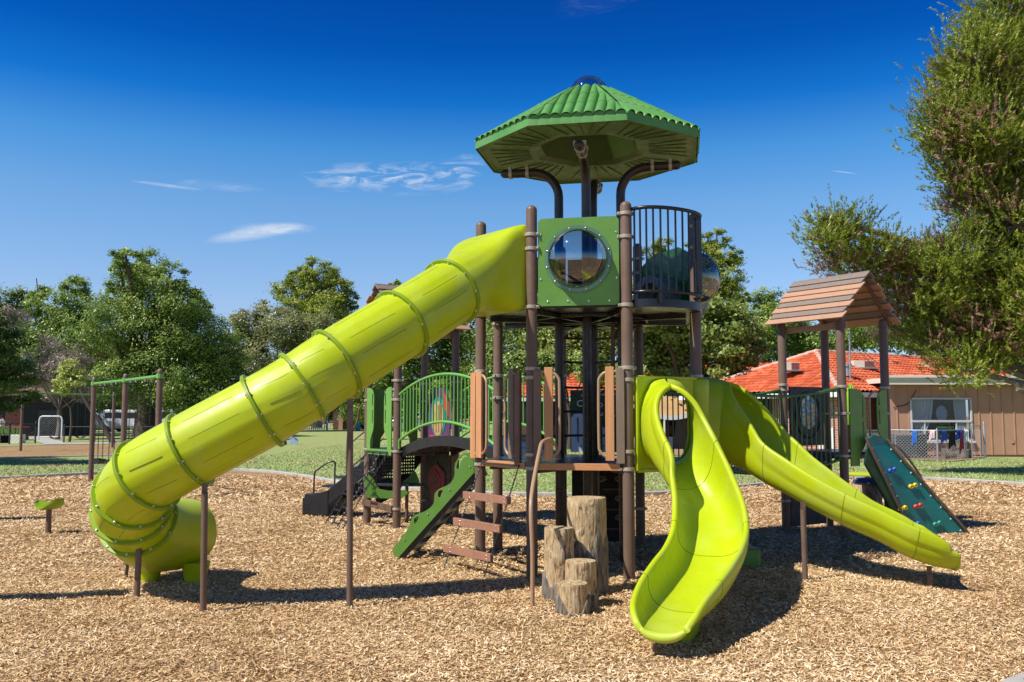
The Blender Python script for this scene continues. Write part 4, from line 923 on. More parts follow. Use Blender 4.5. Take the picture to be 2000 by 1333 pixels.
tree('shade_tree', 'green tree behind the tiled roof right of the shelter', 1700, 74, [(1640, 670, 36), (1690, 655, 42), (1740, 650, 44), (1800, 650, 50), (1860, 660, 50)], 'ash', 24000, 14, grp2, 7, .5, trunk=.4, th=3.5)
tree('shade_tree', 'bright green tree behind the flat roofed wing at the right edge', 1960, 62, [(1930, 690, 36), (1980, 680, 46), (2040, 670, 60), (1900, 660, 40), (2000, 720, 36)], 'bright', 20000, 15, grp2, 7, .5, trunk=.4, th=3.5)
tree('hedge_row', 'dark shrubbery along the far edge of the lawn left of the tower', 780, 118, [(660, 800, 30), (700, 790, 30), (740, 790, 34), (800, 785, 36), (860, 785, 36), (920, 785, 36), (980, 790, 36), (1040, 790, 36), (1090, 790, 36), (600, 800, 30), (550, 805, 30), (490, 800, 34)], 'dark', 40000, 16, None, 6, .5, trunk=.2, th=1, depth=.1, cat='shrubs')
tree('hedge_row', 'dark shrubbery behind the parked vehicles on the far left', 240, 110, [(40, 790, 34), (100, 790, 34), (160, 780, 34), (220, 785, 34), (280, 785, 34), (340, 790, 34), (400, 800, 34), (450, 805, 30), (20, 825, 26), (70, 828, 24), (130, 826, 24), (190, 828, 24), (250, 828, 24), (310, 828, 24), (370, 828, 24)], 'dark', 60000, 17, None, 6, .5, trunk=.2, th=1, depth=.1, cat='shrubs')
# leaning bare trunk near the swings
t = thing('leaning_trunk', 'slanting bare tree trunk behind the first swing post', 'tree', G(218, 870)); b = G(222, 868)
MB().tube(catmull([b, b + Vector((-.7, 0, 1.1)), b + Vector((-1.6, 0, 2.3)), b + Vector((-2.2, 0, 3.4))], 4), [.17 - .006 * i for i in range(13)], 8).build('trunk', M['bark'], t, smooth=60)

# ---- big Aleppo pine on the right: limbs carrying bottle-brush twigs ----
M_pine_dry = leaf_mat('dry_needle', (.22, .11, .06), (.36, .20, .12), (.48, .30, .20), .15)
def pine(name, label, base, trunk_pts, lobes, seed, ntw, tw=.34, needle=.095, dry=.15):
    rs = np.random.default_rng(seed); t = thing(name, label, 'tree', base)
    C = np.array([[c.x, c.y, c.z] for c, r in lobes]); R = np.array([r for c, r in lobes]); wt = R ** 2.2 / (R ** 2.2).sum()
    ncl = ntw // 48; bi = rs.choice(len(lobes), ncl, p=wt); v = rs.normal(size=(ncl, 3)); v /= np.linalg.norm(v, axis=1)[:, None]
    cc = C[bi] + v * (rs.uniform(.2, 1, ncl) ** .45)[:, None] * R[bi][:, None] * np.array([1, 1, .85])
    li = rs.integers(0, ncl, ntw); cr = np.minimum(.50, .26 + .12 * R[bi][li])[:, None]; off = rs.normal(size=(ntw, 3)) * cr * np.array([1, 1, .6]); p = cc[li] + off
    ax = (p - C[bi][li]); ax /= np.linalg.norm(ax, axis=1)[:, None] + 1e-6; ax = ax * .7 + np.array([0, 0, .75]) + rs.normal(0, .32, (ntw, 3)); ax /= np.linalg.norm(ax, axis=1)[:, None]
    tint_t = np.clip(.42 + rs.normal(0, .17, ncl)[li] + rs.normal(0, .1, ntw), 0, 1); isdry = (rs.uniform(0, 1, ncl) < dry)[li]
    K = 20; P = np.repeat(p, K, 0); AX = np.repeat(ax, K, 0); s = rs.uniform(0, 1, ntw * K)[:, None]
    d = rs.normal(size=(ntw * K, 3)); d -= AX * (d * AX).sum(1)[:, None]; d /= np.linalg.norm(d, axis=1)[:, None]; nd = d * .8 + AX * .75; nd /= np.linalg.norm(nd, axis=1)[:, None]
    o = P + AX * s * tw; side = np.cross(nd, AX); side /= np.linalg.norm(side, axis=1)[:, None] + 1e-6; Ln = (needle * rs.uniform(.7, 1.2, ntw * K))[:, None]; wN = .0155
    q = np.stack([o - side * wN, o + side * wN, o + nd * Ln], 1).reshape(-1, 3)
    npmesh('crown', q, 3, [LM_['pine'], M_pine_dry], parent=t, tint=np.clip(np.repeat(tint_t, K) + rs.normal(0, .08, ntw * K), 0, 1), mat_idx=np.repeat(isdry.astype(int), K))
    mb = MB(); tp = catmull(trunk_pts, 6); mb.tube(tp, [.42 * (1 - .8 * i / len(tp)) for i in range(len(tp))], 12); trunk_o = mb.build('trunk', M['bark'], t, smooth=60)
    mb = MB()
    for c, r in lobes:
        a = min(tp, key=lambda q_: (q_ - c).length + abs(q_.z - c.z + 1.0) * .6); mid = a.lerp(c, .5) + Vector((rs.normal(0, .25), rs.normal(0, .25), -.25))
        pts = catmull([a, mid, c, c + (c - a).normalized() * r * .7], 4); mb.tube(pts, [.13 * (1 - i / 14) + .015 for i in range(len(pts))], 6)
        for k in range(7):
            v_ = Vector(rs.normal(size=3)).normalized(); v_.z *= .6; mb.tube([c, c + v_ * r * .55 + Vector((0, 0, .05)), c + v_ * r * .95 + Vector((0, 0, .2))], [.035, .022, .008], 5)
    mb.build('branches', M['palebark'], t, smooth=60)
    return t
PY = 27.0
def lob(px, py, r, dy=0.0): return (A(px, py, PY + dy), r / FPX * PY)
pl = [lob(1975, 30, 70), lob(1905, 120, 70, -1), lob(1960, 150, 90), lob(1870, 190, 62, .5), lob(1850, 245, 52, -.5), lob(1930, 250, 85, -1), lob(1870, 300, 40, .8), lob(1840, 310, 22, -1), lob(1975, 330, 80, 1), lob(1900, 350, 45, -.5), lob(1930, 400, 50, .5), lob(1985, 440, 70, -1),
      lob(1860, 340, 22, -.8), lob(1885, 395, 22, 0), lob(1935, 470, 50, 1), lob(1870, 500, 55, -1), lob(1800, 500, 45, 0), lob(1975, 520, 70, 0), lob(1910, 560, 70, 1), lob(1830, 560, 60, -.5), lob(1765, 555, 50, .5), lob(1740, 510, 30, -.5),
      lob(1645, 455, 38, -1), lob(1605, 470, 28, -1.2), lob(1625, 430, 24, -1), lob(1680, 490, 34, -.8), lob(1715, 500, 24, -.5), lob(1650, 505, 30, -.6), lob(1690, 540, 40, 0),
      lob(1780, 610, 48, .3), lob(1850, 630, 60, .5), lob(1930, 640, 70, -.5), lob(1990, 620, 70, .5), lob(1820, 670, 36, 0), lob(1880, 690, 46, -.6), lob(1950, 700, 44, .2), lob(1895, 725, 26, -1), lob(1745, 640, 26, .5),
      lob(2060, 100, 110, 1), lob(2090, 260, 120, 0), lob(2080, 420, 120, 1), lob(2070, 580, 110, -1), lob(2180, 180, 140, 0), lob(2200, 400, 150, 1), lob(2190, 600, 120, 0), lob(2040, -60, 90, 0), lob(2150, -120, 120, 0), lob(1998, 765, 14, -2)]
pb_ = Vector((18.2, 28.0, 0))
pine('big_pine', 'big pine tree with some browned twigs filling the right edge', pb_, [pb_ - Zv(.2), pb_ + Vector((.1, 0, 3)), pb_ + Vector((-.3, .2, 7)), pb_ + Vector((-.6, 0, 11)), pb_ + Vector((-.3, 0, 15.5))], pl, 31, 52000)
# ================= THE PLAY STRUCTURE =================
TC = Vector((.976, 11.426, 0)); TR = 1.385; ROT = D2R(-10.6)
def oct_pt(k, r=TR, z=0.0):
    a = D2R(-112.5 + 45 * k) + ROT
    return Vector((TC.x + r * math.cos(a), TC.y + r * math.sin(a), z))
PA, PB, PC, PD, PE, PF, PGg, PH = [oct_pt(k) for k in range(8)]
Z1, Z2, ZT = 1.22, 3.0, 4.12
PS = thing('play_structure', 'playground climbing structure with lime slides, green roofed tower and two board roofed shelters', 'play structure', TC)

def post(p, top, clamps=(), mat='post', r=.0635, cdir=None):
    mb = MB(); mb.lathe(p + Zv(-.05), (0, 0, 1), [(0, r), (top + .05 - r * .9, r), (top + .05 - r * .45, r * .88), (top + .05 - r * .12, r * .5), (top + .05, .008)], 20)
    o = mb.build('post', M[mat], PS, smooth=50)
    for z in clamps:
        c = MB(); q = p + Zv(z); c.lathe(q - Zv(.019), (0, 0, 1), [(0, r + .012), (.038, r + .012)], 20)
        d = (cdir - p if cdir is not None else TC - p); d.z = 0; d.normalize(); s = Vector((-d.y, d.x, 0))
        for sg in (-1, 1):
            c.box(q + s * sg * (r + .022), (.03, .032, .034), ax=(s, d, Vector((0, 0, 1))))
            c.lathe(q + s * sg * (r + .022) - d * .022, -d, [(0, .010), (.012, .007)], 8)
        c.build('clamp', M['clamp'], o, bevel=.003)
    return o
cl_low = (2.28, 2.08, 1.38, 1.17)
post(PA, ZT, (3.78, 3.62, 2.96, 2.27, 2.17, 1.32, 1.17)); post(PB, ZT, (3.98, 3.72, 2.96, 2.27, 2.14, 1.36, 1.17))
post(PC, ZT, (3.95, 3.7, 2.96, 2.2, 1.17)); post(PD, ZT, (3.7, 2.96, 2.2, 1.17)); post(PE, ZT, (3.9, 3.7, 2.96, 2.27, 1.17, .5))
post(PF, ZT, (2.96, 2.3, 1.17)); post(PGg, ZT, (2.96, 2.27, 1.98, 1.17)); post(PH, ZT, (3.7, 2.96, 2.28, 1.17))
# decks
def octagon_deck(name, z, r, th, mat, lip=None):
    mb = MB(); mb.prism([oct_pt(k, r, z - th) for k in range(8)], (0, 0, th))
    for k in range(4):                                   # stiffening channels below
        a, b_ = oct_pt(k, r * .93, z - th - .03), oct_pt(k + 4, r * .93, z - th - .03); mb.beam(a, b_, .04, .055)
    for k in range(8):
        a, b_ = oct_pt(k, r * .55, z - th - .02), oct_pt(k + 1, r * .55, z - th - .02); mb.beam(a, b_, .03, .04)
    return mb.build(name, M[mat], PS, smooth=0, bevel=.006)
d1 = octagon_deck('lower_deck', Z1, TR * .985, .055, 'deck'); d2 = octagon_deck('upper_deck', Z2, TR * .985, .055, 'black')
def lip(p, q, z, h=.07, mat='tan', name='deck_edge_board', inset=.085, out=.02, par=None):
    d = (q - p).normalized(); nrm = Vector((d.y, -d.x, 0))
    return MB().beam(p + d * inset + nrm * out + Zv(z), q - d * inset + nrm * out + Zv(z), .04, h).build(name, M[mat], par or PS, smooth=0, bevel=.004)
lip(PA, PB, Z1 - .03, .075, 'edge', par=d1); lip(PH, PA, Z1 - .03, .075, 'edge', par=d1)

# ---- inner ring of four roof posts, bending outwards under the roof ----
IR = .39
for k, (ang, nm) in enumerate(((169, 'l'), (-101, 'f'), (79, 'b'), (-11, 'r'))):
    a = D2R(ang); c = Vector((TC.x + IR * math.cos(a), TC.y + IR * math.sin(a), 0)); d = Vector((math.cos(a), math.sin(a), 0))
    R = .34; pts = [c, c + Zv(1.5), c + Zv(3.0), c + Zv(4.5)]
    pts += [c + Zv(4.5) + d * (R * (1 - math.cos(t))) + Zv(R * math.sin(t)) for t in [math.pi / 2 * i / 8 for i in range(1, 9)]]
    pts += [c + Zv(4.5 + R) + d * (R + .18), c + Zv(4.505 + R) + d * (R + .36)]
    mb = MB(); mb.tube(pts, .057, 16); mb.sphere(pts[-1], .056, 12, 8)
    rp_ = mb.build('roof_post', M['shaded_post'], PS, smooth=60)
    for t in (R + .06, R + .28):
        q = c + Zv(4.5 + R) + d * t; s = Vector((-d.y, d.x, 0))
        MB().lathe(q - d * .02, d, [(0, .066), (.04, .066)], 14).box(q + Zv(.05), (.035, .15, .05), ax=(d, s, Vector((0, 0, 1)))).build('bracket', M['clamp'], rp_, smooth=40)
# ladder rungs between the inner posts
ci = [Vector((TC.x + IR * math.cos(D2R(a)), TC.y + IR * math.sin(D2R(a)), 0)) for a in (169, 79, -11)]
lad = MB().beam(ci[2] + Vector((-.1, .12, 2.25)), ci[2] + Vector((-.1, .12, 3.0)), .035, .05, (1, 0, 0)).beam(ci[2] + Vector((-.1, .12, 2.94)), ci[2] + Vector((-.32, .2, 2.98)), .035, .05).build('ladder', M['post'], PS, bevel=.004)
for z in (1.5, 1.8, 2.1, 2.42, 2.72):
    for p, q in ((ci[0], ci[1]), (ci[1], ci[2])):
        MB().cyl(p + Zv(z), q + Zv(z), .0155, n=10).build('rung', M['shaded_post'], lad, smooth=50)

# ---- tower roof ----
RZ, RR, RTZ, RTR = 5.02, 1.45, 5.80, .29
mb = MB()
for k in range(8):
    E0, E1 = oct_pt(k, RR, RZ + .075), oct_pt(k + 1, RR, RZ + .075); T0, T1 = oct_pt(k, RTR, RTZ), oct_pt(k + 1, RTR, RTZ)
    ribbed_facet(mb, E0, E1, T0, T1, (E1 - E0).length / 9, .058, 3, .004, 12)
    B0, B1 = oct_pt(k, RR + .012, RZ), oct_pt(k + 1, RR + .012, RZ)
    n_ = 90; L = (E1 - E0).length; nr = ((B0 + B1) / 2 - TC).normalized(); nr.z = 0
    top, bot, top2, bot2 = [], [], [], []
    for i in range(n_ + 1):
        t = i / n_; h = .055 * max(0, 1 - (2 * ((t * 9) % 1) - 1) ** 2) ** .5
        top.append(E0.lerp(E1, t) + Zv(h * .9) + nr * .012); bot.append(B0.lerp(B1, t)); top2.append(E0.lerp(E1, t) + Zv(h * .9) - nr * .01); bot2.append(B0.lerp(B1, t) - nr * .03)
    mb.grid([top2, top, bot, bot2])
tr_ = mb.build('tower_roof', M['roof'], PS, smooth=50)
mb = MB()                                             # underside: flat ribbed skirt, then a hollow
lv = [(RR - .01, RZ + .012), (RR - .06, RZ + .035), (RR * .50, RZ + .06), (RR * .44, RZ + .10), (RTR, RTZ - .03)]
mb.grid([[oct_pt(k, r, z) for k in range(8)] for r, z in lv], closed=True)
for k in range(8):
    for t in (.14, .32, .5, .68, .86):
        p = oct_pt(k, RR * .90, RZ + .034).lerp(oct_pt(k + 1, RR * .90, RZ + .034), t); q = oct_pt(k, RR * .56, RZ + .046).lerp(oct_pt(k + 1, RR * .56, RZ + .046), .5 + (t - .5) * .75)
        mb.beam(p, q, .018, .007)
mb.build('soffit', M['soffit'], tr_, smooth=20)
mb = MB(); cR = TC + Zv(RTZ + .005)
mb.lathe(cR, (0, 0, 1), [(0, .27)] + [(.245 * math.sin(t), .255 * math.cos(t)) for t in [math.pi / 2 * i / 10 for i in range(11)]], 32, cap=False)
mb.build('skylight_dome', M['skybubble'], tr_, smooth=80)
mb = MB(); mb.lathe(cR, (0, 0, 1), [(0, .255), (0, .30), (.012, .30), (.012, .255)], 32, cap=False); mb.build('skylight_rim', M['roof'], tr_)

# ---- upper level: bubble panels ----
def bubble_panel(p, q, z0, z1, mat='panel', r=.335, prot=.28, cz=None, shift=0.0):
    d = (q - p); L = d.length; d.normalize(); nr = Vector((d.y, -d.x, 0)); g = .078
    o0 = p + d * g - nr * .0; w = L - 2 * g; cc = .035
    def P(s, z, o=0.0): return o0 + d * s + Zv(z) + nr * o
    outer = [P(cc, z0), P(w - cc, z0), P(w, z0 + cc), P(w, z1 - cc), P(w - cc, z1), P(cc, z1), P(0, z1 - cc), P(0, z0 + cc)]
    cz = cz or (z0 + z1) / 2; c = P(w / 2 + shift, cz)
    hole = [c + d * (r * .97 * math.cos(t)) + Zv(r * .97 * math.sin(t)) for t in [2 * math.pi * i / 40 for i in range(40)]]
    mb = MB(); mb.prism_holes(outer, [hole], nr * .022); mb.k = 1
    for i in range(4):
        mb.lathe(P(.11 + i * (w - .22) / 3, z0 + .05, .02), nr, [(0, .014), (.006, .013), (.012, .006)], 8)
    for z in (z0 + .3, z1 - .18):
        mb.lathe(P(w - .03, z, .02), nr, [(0, .014), (.006, .013), (.012, .006)], 8); mb.lathe(P(.03, z, .02), nr, [(0, .014), (.006, .013), (.012, .006)], 8)
    o = mb.build('window_panel', [M[mat], M['bolt']], PS, smooth=30)
    mb = MB(); c2 = c + nr * .034
    mb.lathe(c2, nr, [(prot * math.sin(t), r * math.cos(t)) for t in [math.pi / 2 * i / 14 for i in range(15)]], 48, cap=False)
    mb.build('bubble_window', M['bubble'], o, smooth=80, recalc=True)
    mb = MB(); mb.lathe(c + nr * .023, nr, [(0, r - .02), (0, r + .042), (.010, r + .040), (.011, r - .005)], 48, cap=False); mb.k = 1
    for i in range(12):
        t = 2 * math.pi * (i + .5) / 12; mb.lathe(c + nr * .032 + d * ((r + .02) * math.cos(t)) + Zv((r + .02) * math.sin(t)), nr, [(0, .013), (.008, .010), (.012, .004)], 8)
    mb.build('window_ring', [M['ringc'], M['bolt']], o, smooth=40)
    return o
M['ringc'] = surf('clear_ring', (.10, .20, .10), .2, var=.1, vscale=5, spec=.8)
bubble_panel(PA, PB, 2.965, 3.955, cz=3.49, shift=-.005)
bubble_panel(PC, PD, 3.03, 3.9, r=.32, cz=3.42)
# balcony between B and C: bowed barrier on a bowed black floor edge
dBC = (PC - PB); LBC = dBC.length; dBC.normalize(); nBC = Vector((dBC.y, -dBC.x, 0))
def bow(t, z, off=0.0):
    a = math.pi * t
    return PB + dBC * (LBC * (.5 - .5 * math.cos(a)) * .90 + .05 * LBC) + nBC * (.04 + (.30 + off) * math.sin(a) ** .8 + off * .3) + Zv(z)
mb = MB(); mb.tube([bow(i / 24, 4.03) for i in range(25)], .021, 10)
bal = mb.build('balcony_railing', M['black'], PS, smooth=60)
MB().tube([bow(i / 24, 3.10) for i in range(25)], .019, 10).build('bottom_rail', M['black'], bal, smooth=60)
for i in range(15):
    t = (i + .35) / 14.7; MB().cyl(bow(t, 3.10), bow(t, 4.03), .0115, n=8).build('baluster', M['black'], bal, smooth=60)
mb = MB(); pts = [bow(i / 20, 2.93, -.012) for i in range(21)]; mb.prism([PB + Zv(2.93)] + pts + [PC + Zv(2.93)], (0, 0, .09))
mb.beam(bow(.28, 3.06, .012) - Zv(.09), bow(.28, 3.06, .012) + Zv(.03), .035, .03, (0, 1, 0)); mb.build('balcony_floor', M['black'], PS, smooth=30)
# panel with hollow-log tunnel opening on the back right edge, upper level
dDE = (PE - PD).normalized(); nDE = Vector((dDE.y, -dDE.x, 0)); w = (PE - PD).length - .16; o0 = PD + dDE * .08 + nDE * .0
P_ = lambda s, z: o0 + dDE * s + Zv(z)
c = P_(w * .5, 3.28); hole = [c + dDE * (.2 * math.cos(t)) + Zv(.2 * math.sin(t)) for t in [2 * math.pi * i / 28 for i in range(28)]]
M['woodland'] = surf('woodland_green_panel', (.012, .07, .012), .25, col2=(.04, .20, .03), vscale=7, bump=.5, bscale=18)
M['log_bark'] = surf('grey_log', (.10, .12, .13), .6, col2=(.36, .40, .42), vscale=9, stretch=(3, 3, 1), bump=.9, bscale=14)
lp = MB().prism_holes([P_(0, 3.03), P_(w, 3.03), P_(w, 3.78), P_(w - .2, 3.9), P_(.2, 3.95), P_(0, 3.85)], [hole], nDE * .02).build('tunnel_panel', M['woodland'], PS, smooth=30)
mb = MB(); mb.lathe(c - nDE * .30, nDE, [(0, .29), (.30, .30)], 28, cap=False); mb.lathe(c - nDE * .30, nDE, [(0, .205), (0, .30)], 28, cap=False); mb.lathe(c - nDE * .30, nDE, [(0, .205), (.9, .205)], 28, cap=False)
mb.build('log_tunnel', M['log_bark'], lp, smooth=40)
# rear upper panels and barrier (dark, seen past the posts)
for p, q in ((PF, PGg), (PE, PF)):
    d = (q - p).normalized(); L = (q - p).length; nr = Vector((d.y, -d.x, 0)); Q = lambda s_, z: p + d * s_ + Zv(z)
    hl = [[Q(s_ - .022, 3.22), Q(s_ + .022, 3.22), Q(s_ + .022, 3.55), Q(s_ - .022, 3.55)] for s_ in (.25, .40, .55, .70, .84)]
    MB().prism_holes([Q(.09, 3.03), Q(L - .09, 3.03), Q(L - .09, 3.92), Q(.09, 3.92)], hl, nr * .02).build('back_panel', M['black'], PS, smooth=0)

# ---- tube slide ----
def ring_pts(c, T, r, n=64, up=Vector((0, 0, 1)), groove=True, sx=1.0, sz=1.0):
    T = T.normalized(); s = T.cross(up).normalized(); u = s.cross(T); out = []
    for i in range(n):
        a = 2 * math.pi * i / n; rr = r - (.006 if groove and i % 8 == 0 else 0)
        out.append(c + s * (rr * sx * math.cos(a)) + u * (rr * sz * math.sin(a)))
    return out
TCc = Vector((-3.12, 9.22, 0)); TRr = .60
nHA = Vector((PA.y - PH.y, -(PA.x - PH.x), 0)).normalized(); nHA = nHA if nHA.x < 0 else -nHA
HM = (PA + PH) / 2
flc = [A(880, 572, 9.88), A(782, 635, 9.30), A(657, 712, 8.88), A(590, 757, 8.74), A(513, 803, 8.64), A(372, 879, 8.62)]
elb = []
for ang, z in ((-62, 1.20), (-36, 1.0), (-14, .84), (6, .70)):
    a = D2R(ang); elb.append(TCc + Vector((-TRr * math.cos(a), TRr * math.sin(a), z)))
path_t = [flc[0]] + flc[1:] + elb
dense = catmull(path_t, 10)
TUBE_R = .345
M['groove'] = surf('groove_shadow', (.17, .24, .006), .5)
mb = MB(); rows = []
for i, p in enumerate(dense):
    T = dense[min(i + 1, len(dense) - 1)] - dense[max(i - 1, 0)]
    rows.append(ring_pts(p, T, TUBE_R))
mb.grid(rows, closed=True); mb.k = 1
for si in range(len(path_t) - 1):
    for ga_ in (70, 98, 140, 172, 215, 250, 20):
        a_ = D2R(ga_ + 6 * (si % 2)); pts = []
        for i in range(si * 10 + 2, si * 10 + 9):
            T = (dense[i + 1] - dense[i - 1]).normalized(); s_ = T.cross(Vector((0, 0, 1))).normalized(); u_ = s_.cross(T); pts.append(dense[i] + s_ * (TUBE_R - .001) * math.cos(a_) + u_ * (TUBE_R - .001) * math.sin(a_))
        mb.tube(pts, .0028, 5)
tube = mb.build('tube_slide', [M['lime'], M['groove']], PS, smooth=60, label='long lime green tube slide descending to the left')
# hood: from a square mouth on the deck edge to the round tube
dHA = (PA - PH).normalized(); mb = MB(); rows = []
ns = 18; T0 = (dense[1] - dense[0]).normalized()
for j in range(ns + 1):
    t = j / ns; e = min(1, t * 1.3); e = e * e * (3 - 2 * e)
    cc_ = HM + nHA * (.02 + .10) + Zv(3.43)
    P0 = HM + nHA * .03 + Zv(3.43); P1 = P0 + nHA * .34 + Zv(-.09); P3 = dense[0]; P2 = P3 - T0 * .42
    c = P0 * (1 - t) ** 3 + P1 * (3 * t * (1 - t) ** 2) + P2 * (3 * t * t * (1 - t)) + P3 * t ** 3
    Tt = (P1 - P0) * (3 * (1 - t) ** 2) + (P2 - P1) * (6 * t * (1 - t)) + (P3 - P2) * (3 * t * t); Tt.normalize(); Tt = (nHA * (1 - t) ** 3 + Tt * (1 - (1 - t) ** 3)).normalized()
    s = Tt.cross(Vector((0, 0, 1))).normalized(); u = s.cross(Tt)
    row = []
    hw, hz = .485 * (1 - e) + TUBE_R * e, .49 * (1 - e) + TUBE_R * e; ex = 12 * (1 - min(1, t * 1.15)) ** 2.5 + 2
    for i in range(64):
        a = 2 * math.pi * i / 64; ca, sa = math.cos(a), math.sin(a)
        k_ = (abs(ca) ** ex + abs(sa) ** ex) ** (-1 / ex)
        rr = -.006 if (i % 8 == 0 and t > .5) else 0
        row.append(c + s * ((hw * k_ + rr) * ca) + u * ((hz * k_ + rr) * sa))
    rows.append(row)
mb.grid(rows, closed=True)
fr = ring = rows[0]
mb.build('entrance_hood', M['lime'], tube, smooth=50)
def flange(c, T, r0=TUBE_R - .004, r1=.384, th=.034, nb=10, ph=0.0):
    T = T.normalized(); mb = MB(); mb.lathe(c - T * th / 2, T, [(0, r0), (0, r1 - .006), (.006, r1), (th / 2 - .0025, r1), (th / 2, r1 - .006), (th / 2 + .0025, r1), (th - .006, r1), (th, r1 - .006), (th, r0)], 56, cap=False); mb.k = 1
    pts = mb.ring(c, T, r1 - .022, nb, ph)
    for p in pts:
        for sg in (-1, 1): mb.lathe(p + T * (th / 2 * sg - .002 * sg), T * sg, [(0, .013), (.010, .011), (.014, .005)], 8)
    return mb.build('flange', [M['lime_dark'], M['bolt']], tube, smooth=40)
idx = [0, 10, 20, 30, 40, 50, 60, 70, 80, 90]
for i in idx:
    T = dense[min(i + 1, len(dense) - 1)] - dense[max(i - 1, 0)]
    flange(dense[i], T, ph=.3 * i)
# exit section: swells, then opens away from the camera
mb = MB(); rows = []; end = dense[-1]; Te = (dense[-1] - dense[-2]).normalized(); X1 = Vector((-3.60, 10.28, .46))
for j in range(15):
    t = j / 14; P1 = end + Te * .35; P2 = X1 - Vector((.12, .35, 0)); c = end * (1 - t) ** 3 + P1 * 3 * t * (1 - t) ** 2 + P2 * 3 * t * t * (1 - t) + X1 * t ** 3
    Tt = ((P1 - end) * (1 - t) ** 2 + (P2 - P1) * 2 * t * (1 - t) + (X1 - P2) * t * t).normalized()
    s = Tt.cross(Vector((0, 0, 1))).normalized(); u = s.cross(Tt); row = []
    e = math.sin(min(1, t * 1.25) * math.pi / 2) - .75 * max(0, t - .62) ** 1.5 * 2; hw = TUBE_R + .11 * e; hz = TUBE_R + .05 * e
    for i in range(48):
        a = 2 * math.pi * i / 48; ca, sa = math.cos(a), math.sin(a); ex = 2 + .35 * t; k_ = (abs(ca) ** ex + abs(sa) ** ex) ** (-1 / ex)
        tp_ = 1 - (.42 * sa * sa * min(1, t * 2) if sa < 0 else 0); q = c + s * (hw * k_ * ca * tp_) + u * (hz * k_ * sa); q.z = max(q.z, .09 + .10 * (1 - t)); row.append(q)
    rows.append(row)
mb.grid(rows, closed=True); mb.build('exit_section', M['lime'], tube, smooth=60)
for sx_ in (-.26, .26):                                   # moulded feet
    mb = MB(); s = Vector((1, -.1, 0)).normalized(); p = Vector((-3.62, 9.98, 0)) + s * sx_
    mb.lathe(p + Zv(-.04), (0, 0, 1), [(0, .10), (.05, .11), (.24, .15)], 14); mb.build('exit_foot', M['lime'], tube, smooth=60)
def leg(base, top, r=.03, mat='post', par=None, foot=False):
    mb = MB(); b_, t_ = Vector(base), Vector(top); mb.cyl(b_ - Zv(.03), t_ - (t_ - b_).normalized() * .07, r, n=12)
    mb.box(t_ - (t_ - b_).normalized() * .05, (.05, .012, .13)); return mb.build('support_leg', M[mat], par or tube, smooth=50)
g = G(683, 1187); leg(g, A(684, 783, g.y + .06), .029)
g = G(397, 1195); leg(g, A(400, 948, g.y), .029)
g = G(267, 1168); leg(g, A(273, 1035, g.y + .02), .029)
leg(Vector((-4.22, 10.25, 0)), Vector((-3.98, 9.75, .42)), .018, 'chain')

